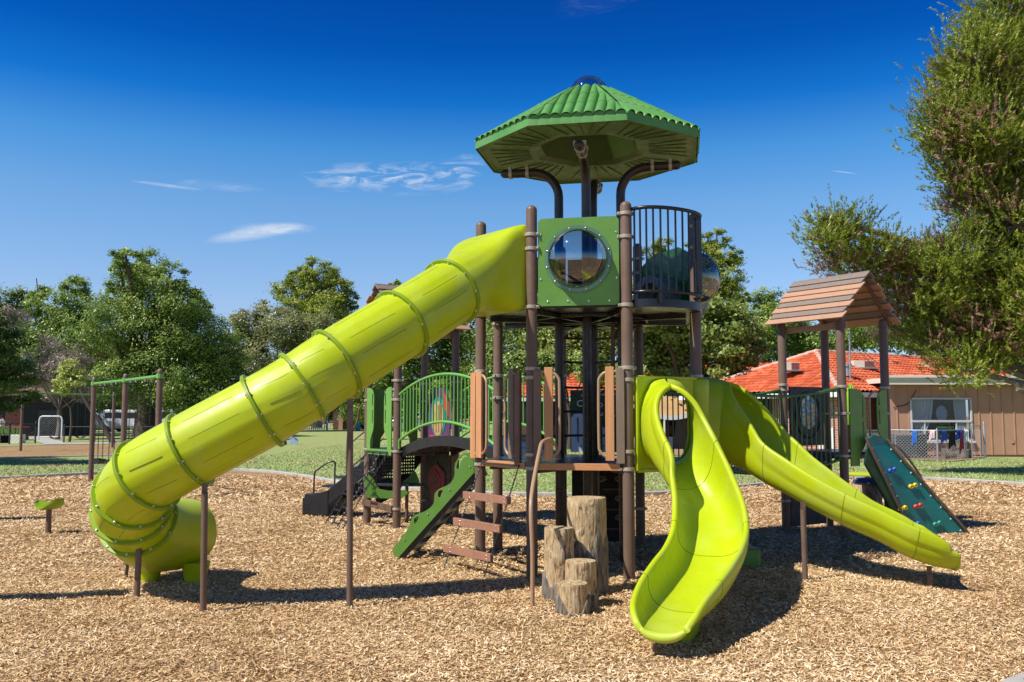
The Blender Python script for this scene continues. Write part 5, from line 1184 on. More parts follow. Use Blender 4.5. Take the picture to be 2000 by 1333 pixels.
# ---- open slides with arched hoods ----
def open_slide(name, label, stations, mat='lime', frame=None, n0=None, lip_r=1.0):
    """stations: (x, y, z of bed, half width, half height of the arch curve, angle reached by the wall (180 = closed over), roundness)"""
    S = []
    for i in range(len(stations) - 1):
        for k in range(8):
            t = k / 8; row = []
            p0, p1, p2, p3 = [stations[max(0, min(len(stations) - 1, i + q))] for q in (-1, 0, 1, 2)]
            for a, b_, c_, d_ in zip(p0, p1, p2, p3): row.append(.5 * (2 * b_ + (c_ - a) * t + (2 * a - 5 * b_ + 4 * c_ - d_) * t * t + (3 * b_ - a - 3 * c_ + d_) * t ** 3))
            S.append(row)
    S.append(list(stations[-1])); N = 44; rows = []
    for i, (x, y, z, a, b_, ph, ex) in enumerate(S):
        q0, q1 = S[max(i - 1, 0)], S[min(i + 1, len(S) - 1)]
        T = Vector((q1[0] - q0[0], q1[1] - q0[1], 0)).normalized()
        if n0 is not None and i < 14: T = (n0 * (1 - i / 14) + T * (i / 14)).normalized()
        s = Vector((T.y, -T.x, 0)); c = Vector((x, y, z)); ph = D2R(min(ph, 179.6))
        sl = (q1[2] - q0[2]) / max(1e-4, math.hypot(q1[0] - q0[0], q1[1] - q0[1])); n3 = Vector((-T.x * sl, -T.y * sl, 1)).normalized() if sl < 0 else Vector((0, 0, 1))
        n3 = (n3 * .5 + Vector((0, 0, 1)) * .5).normalized()
        inn, outn = [], []
        for k in range(N + 1):
            f = -ph + 2 * ph * k / N; sn, cs = math.sin(f), math.cos(f)
            lx = a * math.copysign(abs(sn) ** (2 / ex), sn); lz = b_ * (1 - math.copysign(abs(cs) ** (2 / ex), cs))
            e = min(k, N - k) / N; th = .022 + .034 * max(0, 1 - (e * 11)) ** .5
            nx, nz = math.copysign(abs(sn) ** (2 - 2 / ex), sn) / a, -math.copysign(abs(cs) ** (2 - 2 / ex), cs) / b_; nl = math.hypot(nx, nz) or 1
            inn.append(c + s * lx + n3 * lz); outn.append(c + s * (lx + nx / nl * th) + n3 * (lz + nz / nl * th))
        def rim(i_, o_):                                     # rounded top of the wall
            v = (o_ - i_) * .5; m_ = (i_ + o_) * .5; return m_ + v
        R0, R1 = (inn[-1], outn[-1]), (inn[0], outn[0])
        dR = (inn[-1] - inn[-2]).normalized(); dL = (inn[0] - inn[1]).normalized()
        w = .026 if ph < 3.1 else .002
        rr = [R0[0] + (R0[1] - R0[0]) * .12 + dR * w * .75, R0[0] + (R0[1] - R0[0]) * .5 + dR * w * 1.1, R0[0] + (R0[1] - R0[0]) * .88 + dR * w * .75]
        ll = [R1[1] + (R1[0] - R1[1]) * .12 + dL * w * .75, R1[1] + (R1[0] - R1[1]) * .5 + dL * w * 1.1, R1[1] + (R1[0] - R1[1]) * .88 + dL * w * .75]
        rows.append(inn + rr + outn[::-1] + ll)
    mb = MB(); mb.grid(rows, closed=True)
    n_ = len(rows[0]); mb.f.append(list(range((len(rows) - 1) * n_, len(rows) * n_))); mb.m.append(0)
    lipc = [(rows[-1][k] + rows[-1][2 * N + 4 - k]) / 2 - Zv(.012) for k in range(2, N - 1)]; mb.tube(lipc, [(.020 + .020 * math.sin(math.pi * i / (len(lipc) - 1))) * lip_r for i in range(len(lipc))], 10)
    return mb.build(name, M[mat], PS, smooth=60, label=label), rows, S
def slide_frame(p, q, par, z0=1.15, z1=2.17):
    d = (q - p); L = d.length; d.normalize(); nr = Vector((d.y, -d.x, 0)); g = .075
    o0 = p + d * g + nr * .03; w = L - 2 * g; c = (p + q) / 2 + nr * .03
    P = lambda s, z: o0 + d * s + Zv(z)
    outer = [P(0, z0), P(w, z0), P(w, z1), P(0, z1)]
    hole = [c + d * (.335 * math.copysign(abs(math.sin(t)) ** .7, math.sin(t))) + Zv(1.24 + .43 * (1 - math.copysign(abs(math.cos(t)) ** .7, math.cos(t)))) for t in [2 * math.pi * i / 36 for i in range(36)]]
    mb = MB(); mb.prism_holes(outer, [hole], nr * .03)
    for a, b_ in ((P(0, z0), P(0, z1)), (P(w, z0), P(w, z1)), (P(0, z1), P(w, z1)), (P(0, z0), P(w, z0))): mb.beam(a + nr * .03, b_ + nr * .03, .035, .05, nr)
    return mb.build('hood_frame', M['lime'], par, smooth=40, bevel=.008)
mBC = (PB + PC) / 2; uBC = nBC
s1 = [(mBC.x + uBC.x * .03, mBC.y + uBC.y * .03, 1.235, .37, .44, 179, 3.2), (mBC.x + .005, mBC.y - .16, 1.235, .31, .43, 179, 2.8),
      (1.69, 10.04, 1.225, .262, .415, 179, 2.3), (1.685, 9.92, 1.20, .258, .415, 177, 2.2), (1.70, 9.76, 1.14, .26, .40, 130, 2.3), (1.76, 9.52, 1.02, .262, .36, 108, 2.6),
      (1.845, 9.25, .82, .275, .30, 98, 2.9), (1.865, 8.88, .59, .29, .28, 94, 3.0), (1.80, 8.50, .425, .295, .27, 92, 3.0), (1.67, 8.14, .31, .295, .26, 92, 3.0), (1.50, 7.80, .225, .295, .25, 92, 3.0),
      (1.33, 7.48, .165, .275, .225, 92, 2.7), (1.205, 7.22, .14, .24, .19, 90, 2.5), (1.14, 7.05, .13, .205, .14, 88, 2.3), (1.11, 6.96, .135, .155, .07, 82, 2.0)]
sl1, r1, S1 = open_slide('curved_slide', 'lime green open slide curving towards the camera', s1, n0=nBC); slide_frame(PB, PC, sl1)
mCD = (PC + PD) / 2; nCD = Vector(((PD - PC).y, -(PD - PC).x, 0)).normalized()
s2 = [(mCD.x + nCD.x * .03, mCD.y + nCD.y * .03, 1.235, .385, .46, 179, 3.0), (mCD.x + nCD.x * .18, mCD.y + nCD.y * .18, 1.235, .345, .455, 175, 2.6),
      (mCD.x + nCD.x * .34, mCD.y + nCD.y * .34 - .02, 1.215, .31, .44, 160, 2.4), (2.75, 10.93, 1.14, .30, .40, 128, 2.4), (2.93, 10.74, 1.03, .295, .35, 108, 2.7),
      (3.13, 10.50, .90, .295, .31, 98, 2.9), (3.40, 10.26, .72, .30, .29, 94, 3.0), (3.68, 10.08, .555, .30, .28, 92, 3.0), (3.96, 9.96, .42, .31, .26, 92, 3.0),
      (4.16, 9.88, .30, .31, .27, 92, 3.0), (4.32, 9.83, .235, .30, .27, 92, 2.9), (4.43, 9.80, .205, .29, .25, 91, 2.8), (4.51, 9.78, .19, .27, .22, 90, 2.7), (4.56, 9.765, .185, .25, .18, 88, 2.5), (4.59, 9.76, .19, .22, .13, 86, 2.3)]
sl2, r2, S2 = open_slide('curved_slide', 'lime green open slide running down to the right', s2, lip_r=.55); slide_frame(PC, PD, sl2)
mb = MB(); rw_ = []
for z_ in (1.13, 1.2, 1.6, 2.05, 2.15, 2.175): rw_.append([PC + Vector((math.cos(D2R(a)), math.sin(D2R(a)), 0)) * (.125 - (.03 if z_ > 2.16 else 0) + .02 * math.cos(D2R(a + 42))) + Zv(z_) for a in range(-125, 46, 10)])
rw_.append([PC + Zv(2.176) for _ in rw_[0]]); mb.grid(rw_); mb.build('corner_cover', M['lime'], sl2, smooth=60, recalc=True)
def seams(par, rows, idxs):
    for i in idxs:
        pr = rows[i]; N = len(pr); t = (Vector(rows[i + 1][22]) - Vector(rows[i][22])).normalized(); c = sum((Vector(p) for p in pr), Vector()) / N
        MB().tube([Vector(p) for p in pr] , .0035, 4, closed=True).build('seam', M['seam'], par, smooth=60)
M['seam'] = surf('slide_seam', (.14, .22, .006), .5)
seams(sl1, r1, [41, 62, 86]); seams(sl2, r2, [36, 54, 74])
def foot(c, d, w, par, h=.2):                             # moulded keel under a slide's exit
    d = Vector(d).normalized(); s = Vector((d.y, -d.x, 0)); mb = MB(); rows = []
    for z, k in ((0, .75), (h * .5, .85), (h, 1.15)): rows.append([c + Zv(z) + d * (a * .17 * k) + s * (b_ * w * k) for a, b_ in ((-1, -.8), (-.8, -1), (.8, -1), (1, -.8), (1, .8), (.8, 1), (-.8, 1), (-1, .8))])
    mb.grid(rows, closed=True); return mb.build('exit_foot', M['lime'], par, smooth=50)
foot(Vector((1.36, 7.50, -.02)), (-.45, -.9, 0), .12, sl1, .17)
g = G(1573, 1137); leg(g, Vector((g.x, g.y + .02, .82)), .029, par=sl2)
g = G(1816, 1141); leg(g, Vector((g.x, g.y, .17)), .03, par=sl2)
# moulded hand pockets on the outside of the right slide
def pocket(row_i, col, L=.20, H=.07):
    a, b_ = Vector(r2[row_i][col]), Vector(r2[row_i + 5][col]); T = (b_ - a).normalized(); n_ = T.cross(Vector((0, 0, 1))).normalized()
    if n_.y > 0: n_ = -n_
    u = n_.cross(T)
    if u.z < 0: u = -u
    c = (a + b_) / 2 + n_ * .004; mb = MB(); rows = []
    for j in range(4):
        rows.append([c + T * (L / 2 * (1 - .0 * j) * math.cos(math.pi * i / 12)) + u * (-H * math.sin(math.pi * i / 12) * (1 - j / 3 * .99)) + n_ * (.018 * (j / 3) ** .5) for i in range(13)])
    mb.grid(rows); return mb.build('hand_pocket', M['lime'], sl2, smooth=50)
outer_lo = 44 + 1 + 3 + 4
for ri in (38, 55): pocket(ri, len(r2[0]) - 3 - 7)

# ---- lower level entries with slats and grab handles ----
def entry_side(p, q, slats, handle_s, flip, par_name='entry_barrier', z0=1.24, z1=2.26, out=.07):
    d = (q - p).normalized(); nr = Vector((d.y, -d.x, 0)); e = None
    for s, wd, mat, dz in slats:
        c = p + d * s + nr * (out + .0) + Zv((z0 + z1) / 2 + dz)
        mb = MB().box(c, (wd, .035, z1 - z0), ax=(d, nr, Vector((0, 0, 1))))
        if e is None: e = mb.build(par_name, M[mat], PS, smooth=0, bevel=.005)
        else: mb.build('slat', M[mat], e, smooth=0, bevel=.005)
    s0 = handle_s; sg = 1 if not flip else -1; b = p + nr * out; zt, zb = z1 - .035, z0 + .06
    pts = catmull([b + d * (s0 - sg * .16) + Zv(zt), b + d * (s0 - sg * .02) + Zv(zt), b + d * (s0 + sg * .06) + Zv(zt - .06), b + d * (s0 + sg * .075) + Zv(zt - .18), b + d * (s0 + sg * .075) + Zv(zb + .18), b + d * (s0 + sg * .06) + Zv(zb + .06), b + d * (s0 - sg * .02) + Zv(zb), b + d * (s0 - sg * .16) + Zv(zb)], 5)
    MB().tube(pts, .0165, 10).build('grab_handle', M['handle'], e, smooth=60)
    return e
LAB = (PB - PA).length
entry_side(PA, PB, [(.075, .085, 'grey_board', -.01), (.20, .095, 'tan', .02)], .245, False)
entry_side(PA, PB, [(LAB - .075, .09, 'grey_board', -.01), (LAB - .19, .095, 'tan', .02)], LAB - .235, True)
LHA = (PA - PH).length
entry_side(PH, PA, [(-.01, .11, 'tan', 0), (.12, .12, 'tan', .01)], .20, False, out=.09)
entry_side(PH, PA, [(LHA - .20, .11, 'brown_board', -.02), (LHA - .32, .10, 'grey_board', .02)], LHA - .38, True, out=.05)

# ---- plank ladder hanging on chains (left front edge) ----
o_dir = nHA; pl_par = None
top = [PH + dHA * .12 + nHA * .06 + Zv(1.18), PH + dHA * (LHA - .17) + nHA * .06 + Zv(1.18)]
bot = [PH + dHA * .10 + nHA * .56 + Zv(.0), PH + dHA * (LHA - .17) + nHA * .52 + Zv(.0)]
lad2 = MB().beam(top[0] + Zv(.012), top[1] + Zv(.012), .02, .02).build('plank_ladder', M['chain'], PS, smooth=0)
for a, b_ in zip(top, bot): mb = MB(); chain(mb, a, b_, .032, .0042); mb.build('chain', M['chain'], lad2, smooth=60)
for i, (t) in enumerate((.31, .565, .82)):
    a, b_ = top[0].lerp(bot[0], t), top[1].lerp(bot[1], t); d = (b_ - a).normalized()
    mb = MB().beam(a - d * .13, b_ + d * .03, .04, .085); mb.k = 1
    for s, z in ((.03, .02), (.03, -.02), (.94, .02), (.94, -.02)):
        p = a.lerp(b_, s) + Zv(z); nf = Vector((d.y, -d.x, 0)); mb.lathe(p + nf * .02, nf, [(0, .009), (.006, .006)], 6)
    mb.build('plank', [M['plank'], M['bolt']], lad2, smooth=0, bevel=.005)

# ---- bridges ----
def frame_of(p, q):
    d = (q - p).normalized(); return d, Vector((d.y, -d.x, 0))
def railing(p, q, rise_top, rise_bot, z0, z1, n, mat, name='bridge_railing', r=.021, post_off=.05):
    d = (q - p); L = d.length; d.normalize()
    f = lambda t, z, rs: p.lerp(q, t) + Zv(z + rs * 4 * t * (1 - t))
    mb = MB(); mb.tube([f(i / 30, z1, rise_top) for i in range(31)], r, 10); o = mb.build(name, M[mat], PS, smooth=60)
    mb = MB(); mb.tube([f(0, z0 - .13, 0)] + [f(i / 30, z0, rise_bot) for i in range(31)] + [f(1, z0 - .13, 0)], r, 10); mb.build('bottom_rail', M[mat], o, smooth=60)
    for i in range(n):
        t = (i + .5) / n; MB().cyl(f(t, z0, rise_bot), f(t, z1, rise_top), .010, n=7).build('baluster', M[mat], o, smooth=60)
    return o
dFG, nFG = frame_of(PF, PGg); nFG = -nFG if nFG.y < 0 else nFG
BL = 2.86
LQ2 = PF + nFG * BL; LQ1 = PGg + nFG * BL; LQ4 = LQ1 + nFG * 1.05; LQ3 = LQ2 + nFG * 1.05
LC = (LQ1 + LQ3) / 2
r_a = railing(PGg + nFG * .07, LQ1 - nFG * .07, .27, .30, 1.36, 2.08, 27, 'rail')
r_b = railing(PF + nFG * .07, LQ2 - nFG * .07, .27, .30, 1.36, 2.08, 27, 'rail')
mb = MB(); 
for i in range(24):
    t0, t1 = i / 24, (i + 1) / 24; z0, z1 = Z1 - .02 + .22 * 4 * t0 * (1 - t0), Z1 - .02 + .22 * 4 * t1 * (1 - t1)
    a0, a1 = PGg.lerp(LQ1, t0), PGg.lerp(LQ1, t1); b0, b1 = PF.lerp(LQ2, t0), PF.lerp(LQ2, t1); di = (PF - PGg).normalized() * .09
    mb.prism([a0 + di + Zv(z0), a1 + di + Zv(z1 - .0), b1 - di + Zv(z1), b0 - di + Zv(z0)], (0, 0, -.04))
br = mb.build('arched_bridge', M['navy_deck'] if 'navy_deck' in M else M['deck'], PS, smooth=0)
for base, sg in ((0, 1), (1, -1)):
    rows = []
    for i in range(25):
        t = i / 24; z = Z1 - .02 + .22 * 4 * t * (1 - t); c = (PGg.lerp(LQ1, t) if base == 0 else PF.lerp(LQ2, t)) + (PF - PGg).normalized() * .07 * sg; dd = (PF - PGg).normalized() * .02
        rows.append([c - dd + Zv(z + .04), c + dd + Zv(z + .04), c + dd + Zv(z - .11), c - dd + Zv(z - .11)])
    MB().grid(rows, closed=True).build('side_beam', M['dark_beam'] if 'dark_beam' in M else M['black'], br, smooth=40)

dED, _n = frame_of(PE, PD); nD = Vector((.825, .565, 0)); nD = (PD - PE).cross(Vector((0, 0, 1))); nD = -nD.normalized() if nD.x < 0 else nD.normalized()
RL = 2.98
RP1 = PE + nD * RL; RP2 = PD + nD * RL; RP3 = RP1 + nD * 1.05; RP4 = RP2 + nD * 1.05; RC = (RP1 + RP4) / 2
railing(PD + nD * .07, RP2 - nD * .05, -.14, -.16, 1.13, 2.15, 28, 'rail_dark')
railing(PE + nD * .07, RP1 - nD * .05, -.14, -.16, 1.13, 2.15, 28, 'rail_dark')
mb = MB()
for i in range(20):
    t0, t1 = (i + .08) / 20, (i + .92) / 20; z = Z1 - .03 - .2 * 4 * (t0 + .02) * (1 - t0 - .02); di = (PE - PD).normalized() * .1
    a0, a1, b0, b1 = PD.lerp(RP2, t0) + di, PD.lerp(RP2, t1) + di, PE.lerp(RP1, t0) - di, PE.lerp(RP1, t1) - di
    mb.prism([a0 + Zv(z), a1 + Zv(z), b1 + Zv(z), b0 + Zv(z)], (0, 0, -.04))
mb.build('sagging_bridge', M['deck'], PS, smooth=0, bevel=.004)

# ---- the two shelters ----
def shelter(P1, P2, P3, P4, label):
    """P1-P2 front eave side, P3-P4 rear; boards run along P1->P2"""
    C = (P1 + P4) / 2; e = (P2 - P1).normalized(); w = (P3 - P1).normalized(); zr, ze, hw, hl = 3.86, 3.13, .69, .695
    roof = None; cols = ['tanh', 'greyh', 'tanh', 'greyh', 'tanh', 'tanh', 'greyh', 'greyh']
    for side in (-1, 1):
        for i in range(8):
            t0, t1 = i / 8, (i + 1) / 8; jit = (.012, -.03, .012, -.03, .0, .025, -.02, .0)[i]
            a = C + w * side * hw * (1 - t0) + Zv(ze + (zr - ze) * t0); b_ = C + w * side * hw * (1 - t1) * .995 + Zv(ze + (zr - ze) * t1)
            sl = (b_ - a).normalized(); nr = e.cross(sl); nr = nr if nr.z > 0 else -nr
            lo, hi = a + nr * .022, b_ + sl * .03 - nr * .002
            L = hl + jit; poly = [lo - e * L, lo + e * L, hi + e * L, hi - e * L]
            mb = MB().prism(poly, nr * .024)
            m_ = M[cols[i]]
            if roof is None: roof = mb.build('shelter_roof', m_, PS, smooth=0, bevel=.003, label=label)
            else: mb.build('roof_board', m_, roof, smooth=0, bevel=.003)
    for k in (-1, 1):
        c0 = C + e * k * .56
        for side in (-1, 1): MB().beam(c0 + w * side * hw * .97 + Zv(ze - .0), c0 + Zv(zr - .03), .035, .055).build('rafter', M['brown_board'], roof, smooth=0, bevel=.003)
    MB().beam(C - e * .6 + Zv(3.06) - w * .47, C + e * .6 + Zv(3.06) - w * .47, .03, .09).build('eave_beam', M['tanh'], roof, smooth=0)
    mb = MB(); c0 = C - e * .25 + w * .30; mb.prism([c0 + w * .28 + Zv(3.52), c0 - w * .05 + Zv(3.52 + .42 - .18), c0 - w * .05 + e * .0 + Zv(3.92), c0 + e * .0 + w * .1 + Zv(3.93)], e * .12)
    return roof, C
shR, _ = shelter(RP1, RP2, RP3, RP4, 'brown and tan board roof of the right shelter')
shL, _ = shelter(LQ1, LQ2, LQ4, LQ3, 'brown and tan board roof of the left shelter')
for p in (RP1, RP2, RP3, RP4): post(p, 3.22, (2.17, 1.78, 1.17) if p is not RP1 else (2.22, 2.14, 1.17, .45), cdir=RC)
for p in (LQ1, LQ2, LQ3, LQ4): post(p, 3.22, (2.30, 2.0, 1.19, .30), cdir=LC)
for C, a, b_, c_, d_ in ((RC, RP1, RP2, RP4, RP3), (LC, LQ1, LQ2, LQ3, LQ4)):
    mb = MB(); mb.prism([p + Zv(Z1 - .05) for p in (a, b_, c_, d_)], (0, 0, .05))
    for i in range(4):
        t = (i + .5) / 4; mb.beam(a.lerp(b_, t) + Zv(Z1 - .08), d_.lerp(c_, t) + Zv(Z1 - .08), .04, .06)
    mb.build('shelter_deck', M['deck'], PS, smooth=0, bevel=.004)
# small dark dormer on the far slope of the right roof
e = (RP2 - RP1).normalized(); w_ = (RP3 - RP1).normalized(); c0 = RC - e * .30 + w_ * .42
mb = MB(); mb.prism([c0 - e * .16 + Zv(3.45), c0 + e * .16 + Zv(3.45), c0 + e * .16 + Zv(3.86), c0 + Zv(4.0), c0 - e * .16 + Zv(3.86)], w_ * .2); mb.build('roof_ornament', M['navy'], shR, smooth=0)
# ---- moulded entry panels with finger slots ----
def arch_panel(o0, d, nr, w, z0, z1, mat, par=None, name='entry_panel', th=.019, slots=True):
    P = lambda s, z: o0 + d * s + Zv(z)
    out = [P(0, z0), P(w * .52, z0), P(w * .56, z0 + .16), P(w * .95, z0 + .32), P(w, z0 + .40), P(w, z1 - .20), P(w * .93, z1 - .11), P(w * .75, z1 - .04), P(w * .45, z1), P(0, z1)]
    holes = []
    if slots:
        for a, b_ in ((z0 + .42, z0 + .64), (z0 + .70, z1 - .10)):
            holes.append([P(w * .80 + .016 * math.cos(t), (a + .016 if math.sin(t) < 0 else b_ - .016) + .016 * math.sin(t)) for t in [math.pi * 2 * i / 12 + .01 for i in range(12)]])
    return MB().prism_holes(out, holes, nr * th).build(name, M[mat], par or PS, smooth=30, bevel=.003)
dL = (LQ1 - LQ4).normalized(); nL = Vector((dL.y, -dL.x, 0)); nL = nL if nL.x < 0 else -nL
# net side of the left shelter
e1 = arch_panel(LQ4 + dL * .08 + nL * .05, dL, nL, .26, 1.2, 2.2, 'panel2'); arch_panel(LQ1 - dL * .08 + nL * .05, -dL, nL, .26, 1.2, 2.2, 'panel2')
MB().beam(LQ4 + dL * .08 + nL * .06 + Zv(1.165), LQ1 - dL * .08 + nL * .06 + Zv(1.165), .02, .09).build('entry_sill', M['panel2'], PS, smooth=0, bevel=.004)
# matching dark panels on the stair side
dS = (LQ3 - LQ4).normalized(); arch_panel(LQ4 + dS * .1 + nFG * .05, dS, nFG, .28, 1.2, 2.2, 'panel', slots=False); arch_panel(LQ3 - dS * .1 + nFG * .05, -dS, nFG, .28, 1.2, 2.2, 'panel', slots=False)
# chain net
nt = [(704.5, 881), (718, 881), (731, 881), (743.5, 882)]; nb = [(634.5, 1025), (646, 1028), (657, 1031), (668, 1035)]
net = None; tops = [LQ4.lerp(LQ1, t) + nL * .08 + Zv(1.16) for t in (.13, .36, .6, .83)]; bots = [G(*p) for p in nb]
net = MB().beam(tops[0] + Zv(.01), tops[-1] + Zv(.01), .02, .02).build('chain_net', M['chain'], PS, smooth=0)
for a, b_ in zip(tops, bots): mb = MB(); chain(mb, a, b_, .05, .0065); mb.build('chain', M['chain'], net, smooth=60)
for i, t in enumerate((.26, .42, .58, .74, .9)):
    for k in range(3):
        tt = t + (.05 if (k + i) % 2 else 0); a, b_ = tops[k].lerp(bots[k], tt), tops[k + 1].lerp(bots[k + 1], tt)
        MB().cyl(a, b_, .014, n=8).build('rung', M['black'], net, smooth=60)
# transfer station: steps from the low box up to the deck
st0 = Vector((-3.28, 16.55, 0)); stm = (LQ4 + LQ3) / 2 + nFG * .15
mb = MB(); dd = (stm - st0); dd.z = 0; dd.normalize(); ss = Vector((dd.y, -dd.x, 0))
axs = (dd, ss, Vector((0, 0, 1)))
mb.box(st0 + Zv(.19), (.52, .62, .36), ax=axs); tr = mb.build('transfer_station', M['black'], PS, smooth=0, bevel=.012)
for sg in (-1, 1):
    p = st0 + ss * sg * .31; MB().prism([p - dd * .28 + Zv(.02), p + dd * .3 + Zv(.02), p + dd * .3 + Zv(.46), p - dd * .28 + Zv(.30)], ss * sg * .025).build('side_plate', M['black'], tr, smooth=0, bevel=.004)
for i in range(4):
    t = (i + 1) / 5; MB().box(st0.lerp(stm, t * .98) + Zv(.36 + .82 * t), (.30, .60, .04), ax=axs).build('step', M['deck'], tr, smooth=0, bevel=.006)
for sg in (-1, 1): MB().beam(st0 + dd * .25 + ss * sg * .31 + Zv(.30), stm + ss * sg * .31 + Zv(1.1), .025, .22).build('stringer', M['black'], tr, smooth=0)
g = G(613, 990); q = G(653, 990)
MB().tube(catmull([g, g + Zv(.60), g.lerp(q, .2) + Zv(.72), g.lerp(q, .75) + Zv(.86), q + Zv(.84), q + Zv(.68), q + Zv(.2)], 5), .017, 8).build('handrail', M['black'], tr, smooth=60)
hr = G(676, 1004); MB().tube(catmull([hr, hr + Zv(1.25), hr + Vector((.06, -.02, 1.42)), hr + Vector((.2, -.1, 1.66)), hr + Vector((.26, -.14, 1.9)), hr + Vector((.62, -.3, 2.15))], 6), .017, 8).build('handrail', M['post'], tr, smooth=60)
MB().cyl(hr + Zv(.75), hr + Vector((.7, -.35, 1.35)), .014, n=8).cyl(hr + Zv(1.2), hr + Vector((.7, -.35, 1.75)), .014, n=8).build('handrail_brace', M['post'], tr, smooth=60)
# perforated riser wall under the left deck
pw = LQ4.lerp(LQ3, .15) + Zv(0); pq = LQ4.lerp(LQ3, .95)
dpr = (pq - pw).normalized(); Lp = (pq - pw).length; holes = []
for i in range(14):
    for j in range(7):
        s, z = .12 + i * .045, .72 + j * .055; c = pw + dpr * s + Zv(z)
        if s < Lp - .05 and z > .60 + s * .25: holes.append([c + dpr * .012 + Zv(.012), c - dpr * .012 + Zv(.012), c - dpr * .012 - Zv(.012), c + dpr * .012 - Zv(.012)])
MB().prism_holes([pw + Zv(.25), pw + dpr * .35 + Zv(.40), pq + Zv(.95), pq + Zv(1.15), pw + Zv(1.15)], holes, nFG * .01).build('perforated_riser', M['black'], PS, smooth=0)
# timber beam between the front posts of the left shelter
MB().beam(LQ4 + Zv(.33) + nL * .08, LQ1 + Zv(.30) + nL * .08, .04, .10).build('low_beam', M['brown_board'], PS, smooth=0, bevel=.005)
# wavy green climbing ramp
dGH = (PH - PGg).normalized(); nGH = Vector((dGH.y, -dGH.x, 0)); nGH = nGH if nGH.x < 0 else -nGH
def on_plane(px, py, p0, nr):
    r = Vector(ray(px, py)); o = Vector((0, 0, CAMH)); t = (Vector(p0) - o).dot(nr) / r.dot(nr); return o + r * t
wave = [(925, 884), (917, 884), (907, 885), (899, 890), (895, 896), (890, 905), (888.5, 914), (889, 924), (888, 931), (885, 938), (880.5, 944), (873, 949), (865.6, 952), (859, 955), (854, 959), (850, 964), (849, 970.5), (849, 977), (847.5, 984), (842, 991), (834, 997),
        (826, 1001), (818, 1003.5), (811, 1006), (806, 1010), (803, 1018), (801, 1026.5), (795, 1037), (788, 1046), (781, 1056), (775, 1063), (770, 1069), (768, 1075), (769, 1082), (773, 1087), (781, 1087), (927, 923)]
slot = [(892, 914), (895, 900), (903, 891), (911, 888.5), (913, 891.5), (905, 896), (899.5, 904), (898.5, 915), (895, 917)]
slotb = [(856, 968), (857, 960), (862, 957), (866, 959), (863, 964), (861, 971), (858, 972)]; slotc = [(809, 1020), (810, 1013), (815, 1009), (819, 1011), (816, 1016), (814, 1022), (811, 1024)]
pl0 = PH - dGH * .10; nrp = Vector((-nGH.y, nGH.x, 0))
wp = [on_plane(*p, pl0, nrp) for p in wave]; hs = [[on_plane(*p, pl0, nrp) for p in h] for h in (slot, slotb, slotc)]
wp = [Vector((p.x, p.y, max(p.z, .0))) for p in wp]
ramp = MB().prism_holes(wp, hs, dGH * .022).build('climbing_ramp', M['panel'], PS, smooth=30, bevel=.003)
off = -dGH * .62
MB().prism_holes([p + off for p in wp], [[q + off for q in h] for h in hs], dGH * .022).build('side_board', M['panel'], ramp, smooth=30, bevel=.003)
pa, pb = wp[-1] + Zv(.03), wp[-2] + Zv(.03)
for i in range(7):
    t = (i + .4) / 7; c = pa.lerp(pb, t) - dGH * .30; MB().box(c + Zv(-.03), (.17, .60, .03), ax=(nGH, dGH, Vector((0, 0, 1)))).build('tread', M['black'], ramp, smooth=0)
MB().beam(pa - dGH * .02 - Zv(.05), pb - dGH * .02 - Zv(.05), .035, .09).build('stringer', M['black'], ramp, smooth=0)
MB().beam(pa - dGH * .60 - Zv(.05), pb - dGH * .60 - Zv(.05), .035, .09).build('stringer', M['black'], ramp, smooth=0)
mb = MB()
for t in (.06, .33, .62, .93):
    p = pa.lerp(pb, t) + dGH * .024 + Zv(.10); mb.lathe(p, dGH, [(0, .012), (.007, .009)], 8)
mb.build('bolt', M['bolt'], ramp, smooth=40)
# board panels between the far posts of the left shelter: abstract painted mask above, red shield below
dT = (LQ2 - LQ3).normalized(); nT = Vector((dT.y, -dT.x, 0)); nT = nT if nT.x < 0 else -nT; LT = (LQ2 - LQ3).length
def local(s, z, o=0.0): return LQ3 + dT * s + Zv(z) + nT * o
def ell(cs, cz, rs, rz, o, n=28, a0=0, a1=2 * math.pi): return [local(cs + rs * math.cos(a0 + (a1 - a0) * i / n), cz + rz * math.sin(a0 + (a1 - a0) * i / n), o) for i in range(n)]
M['violet'] = surf('violet_paint', (.05, .045, .13), .5, col2=(.16, .05, .12), vscale=5)
M['straw'] = surf('straw_paint', (.50, .36, .15), .5, vscale=10, var=.2)
M['moss'] = surf('weathered_dark_board', (.025, .035, .025), .75, col2=(.10, .12, .08), vscale=22, bump=.5, bscale=40)
pn = MB().prism([local(.15, 1.28), local(LT - .15, 1.28), local(LT - .15, 1.9), local(LT - .32, 2.22), local(.32, 2.22), local(.15, 1.9)], nT * .02).build('picture_panel', M['violet'], PS, smooth=0)
MB().prism(ell(LT / 2, 1.72, .25, .34, .022), nT * .006).build('painted_ring', M['teal_paint'], pn, smooth=0)
MB().prism(ell(LT / 2, 1.70, .19, .29, .030), nT * .006).build('painted_oval', M['straw'], pn, smooth=0)
mb = MB()
for s in (-.13, -.045, .045, .13): mb.prism([local(LT / 2 + s - .008, 1.47, .038), local(LT / 2 + s + .008, 1.47, .038), local(LT / 2 + s + .008, 1.93, .038), local(LT / 2 + s - .008, 1.93, .038)], nT * .004)
mb.build('painted_line', M['maroon'], pn, smooth=0)
MB().prism([local(.2, 1.30, .022), local(LT - .2, 1.30, .022), local(LT - .25, 1.42, .022), local(.25, 1.42, .022)], nT * .012).build('painted_band', M['red'], pn, smooth=0)
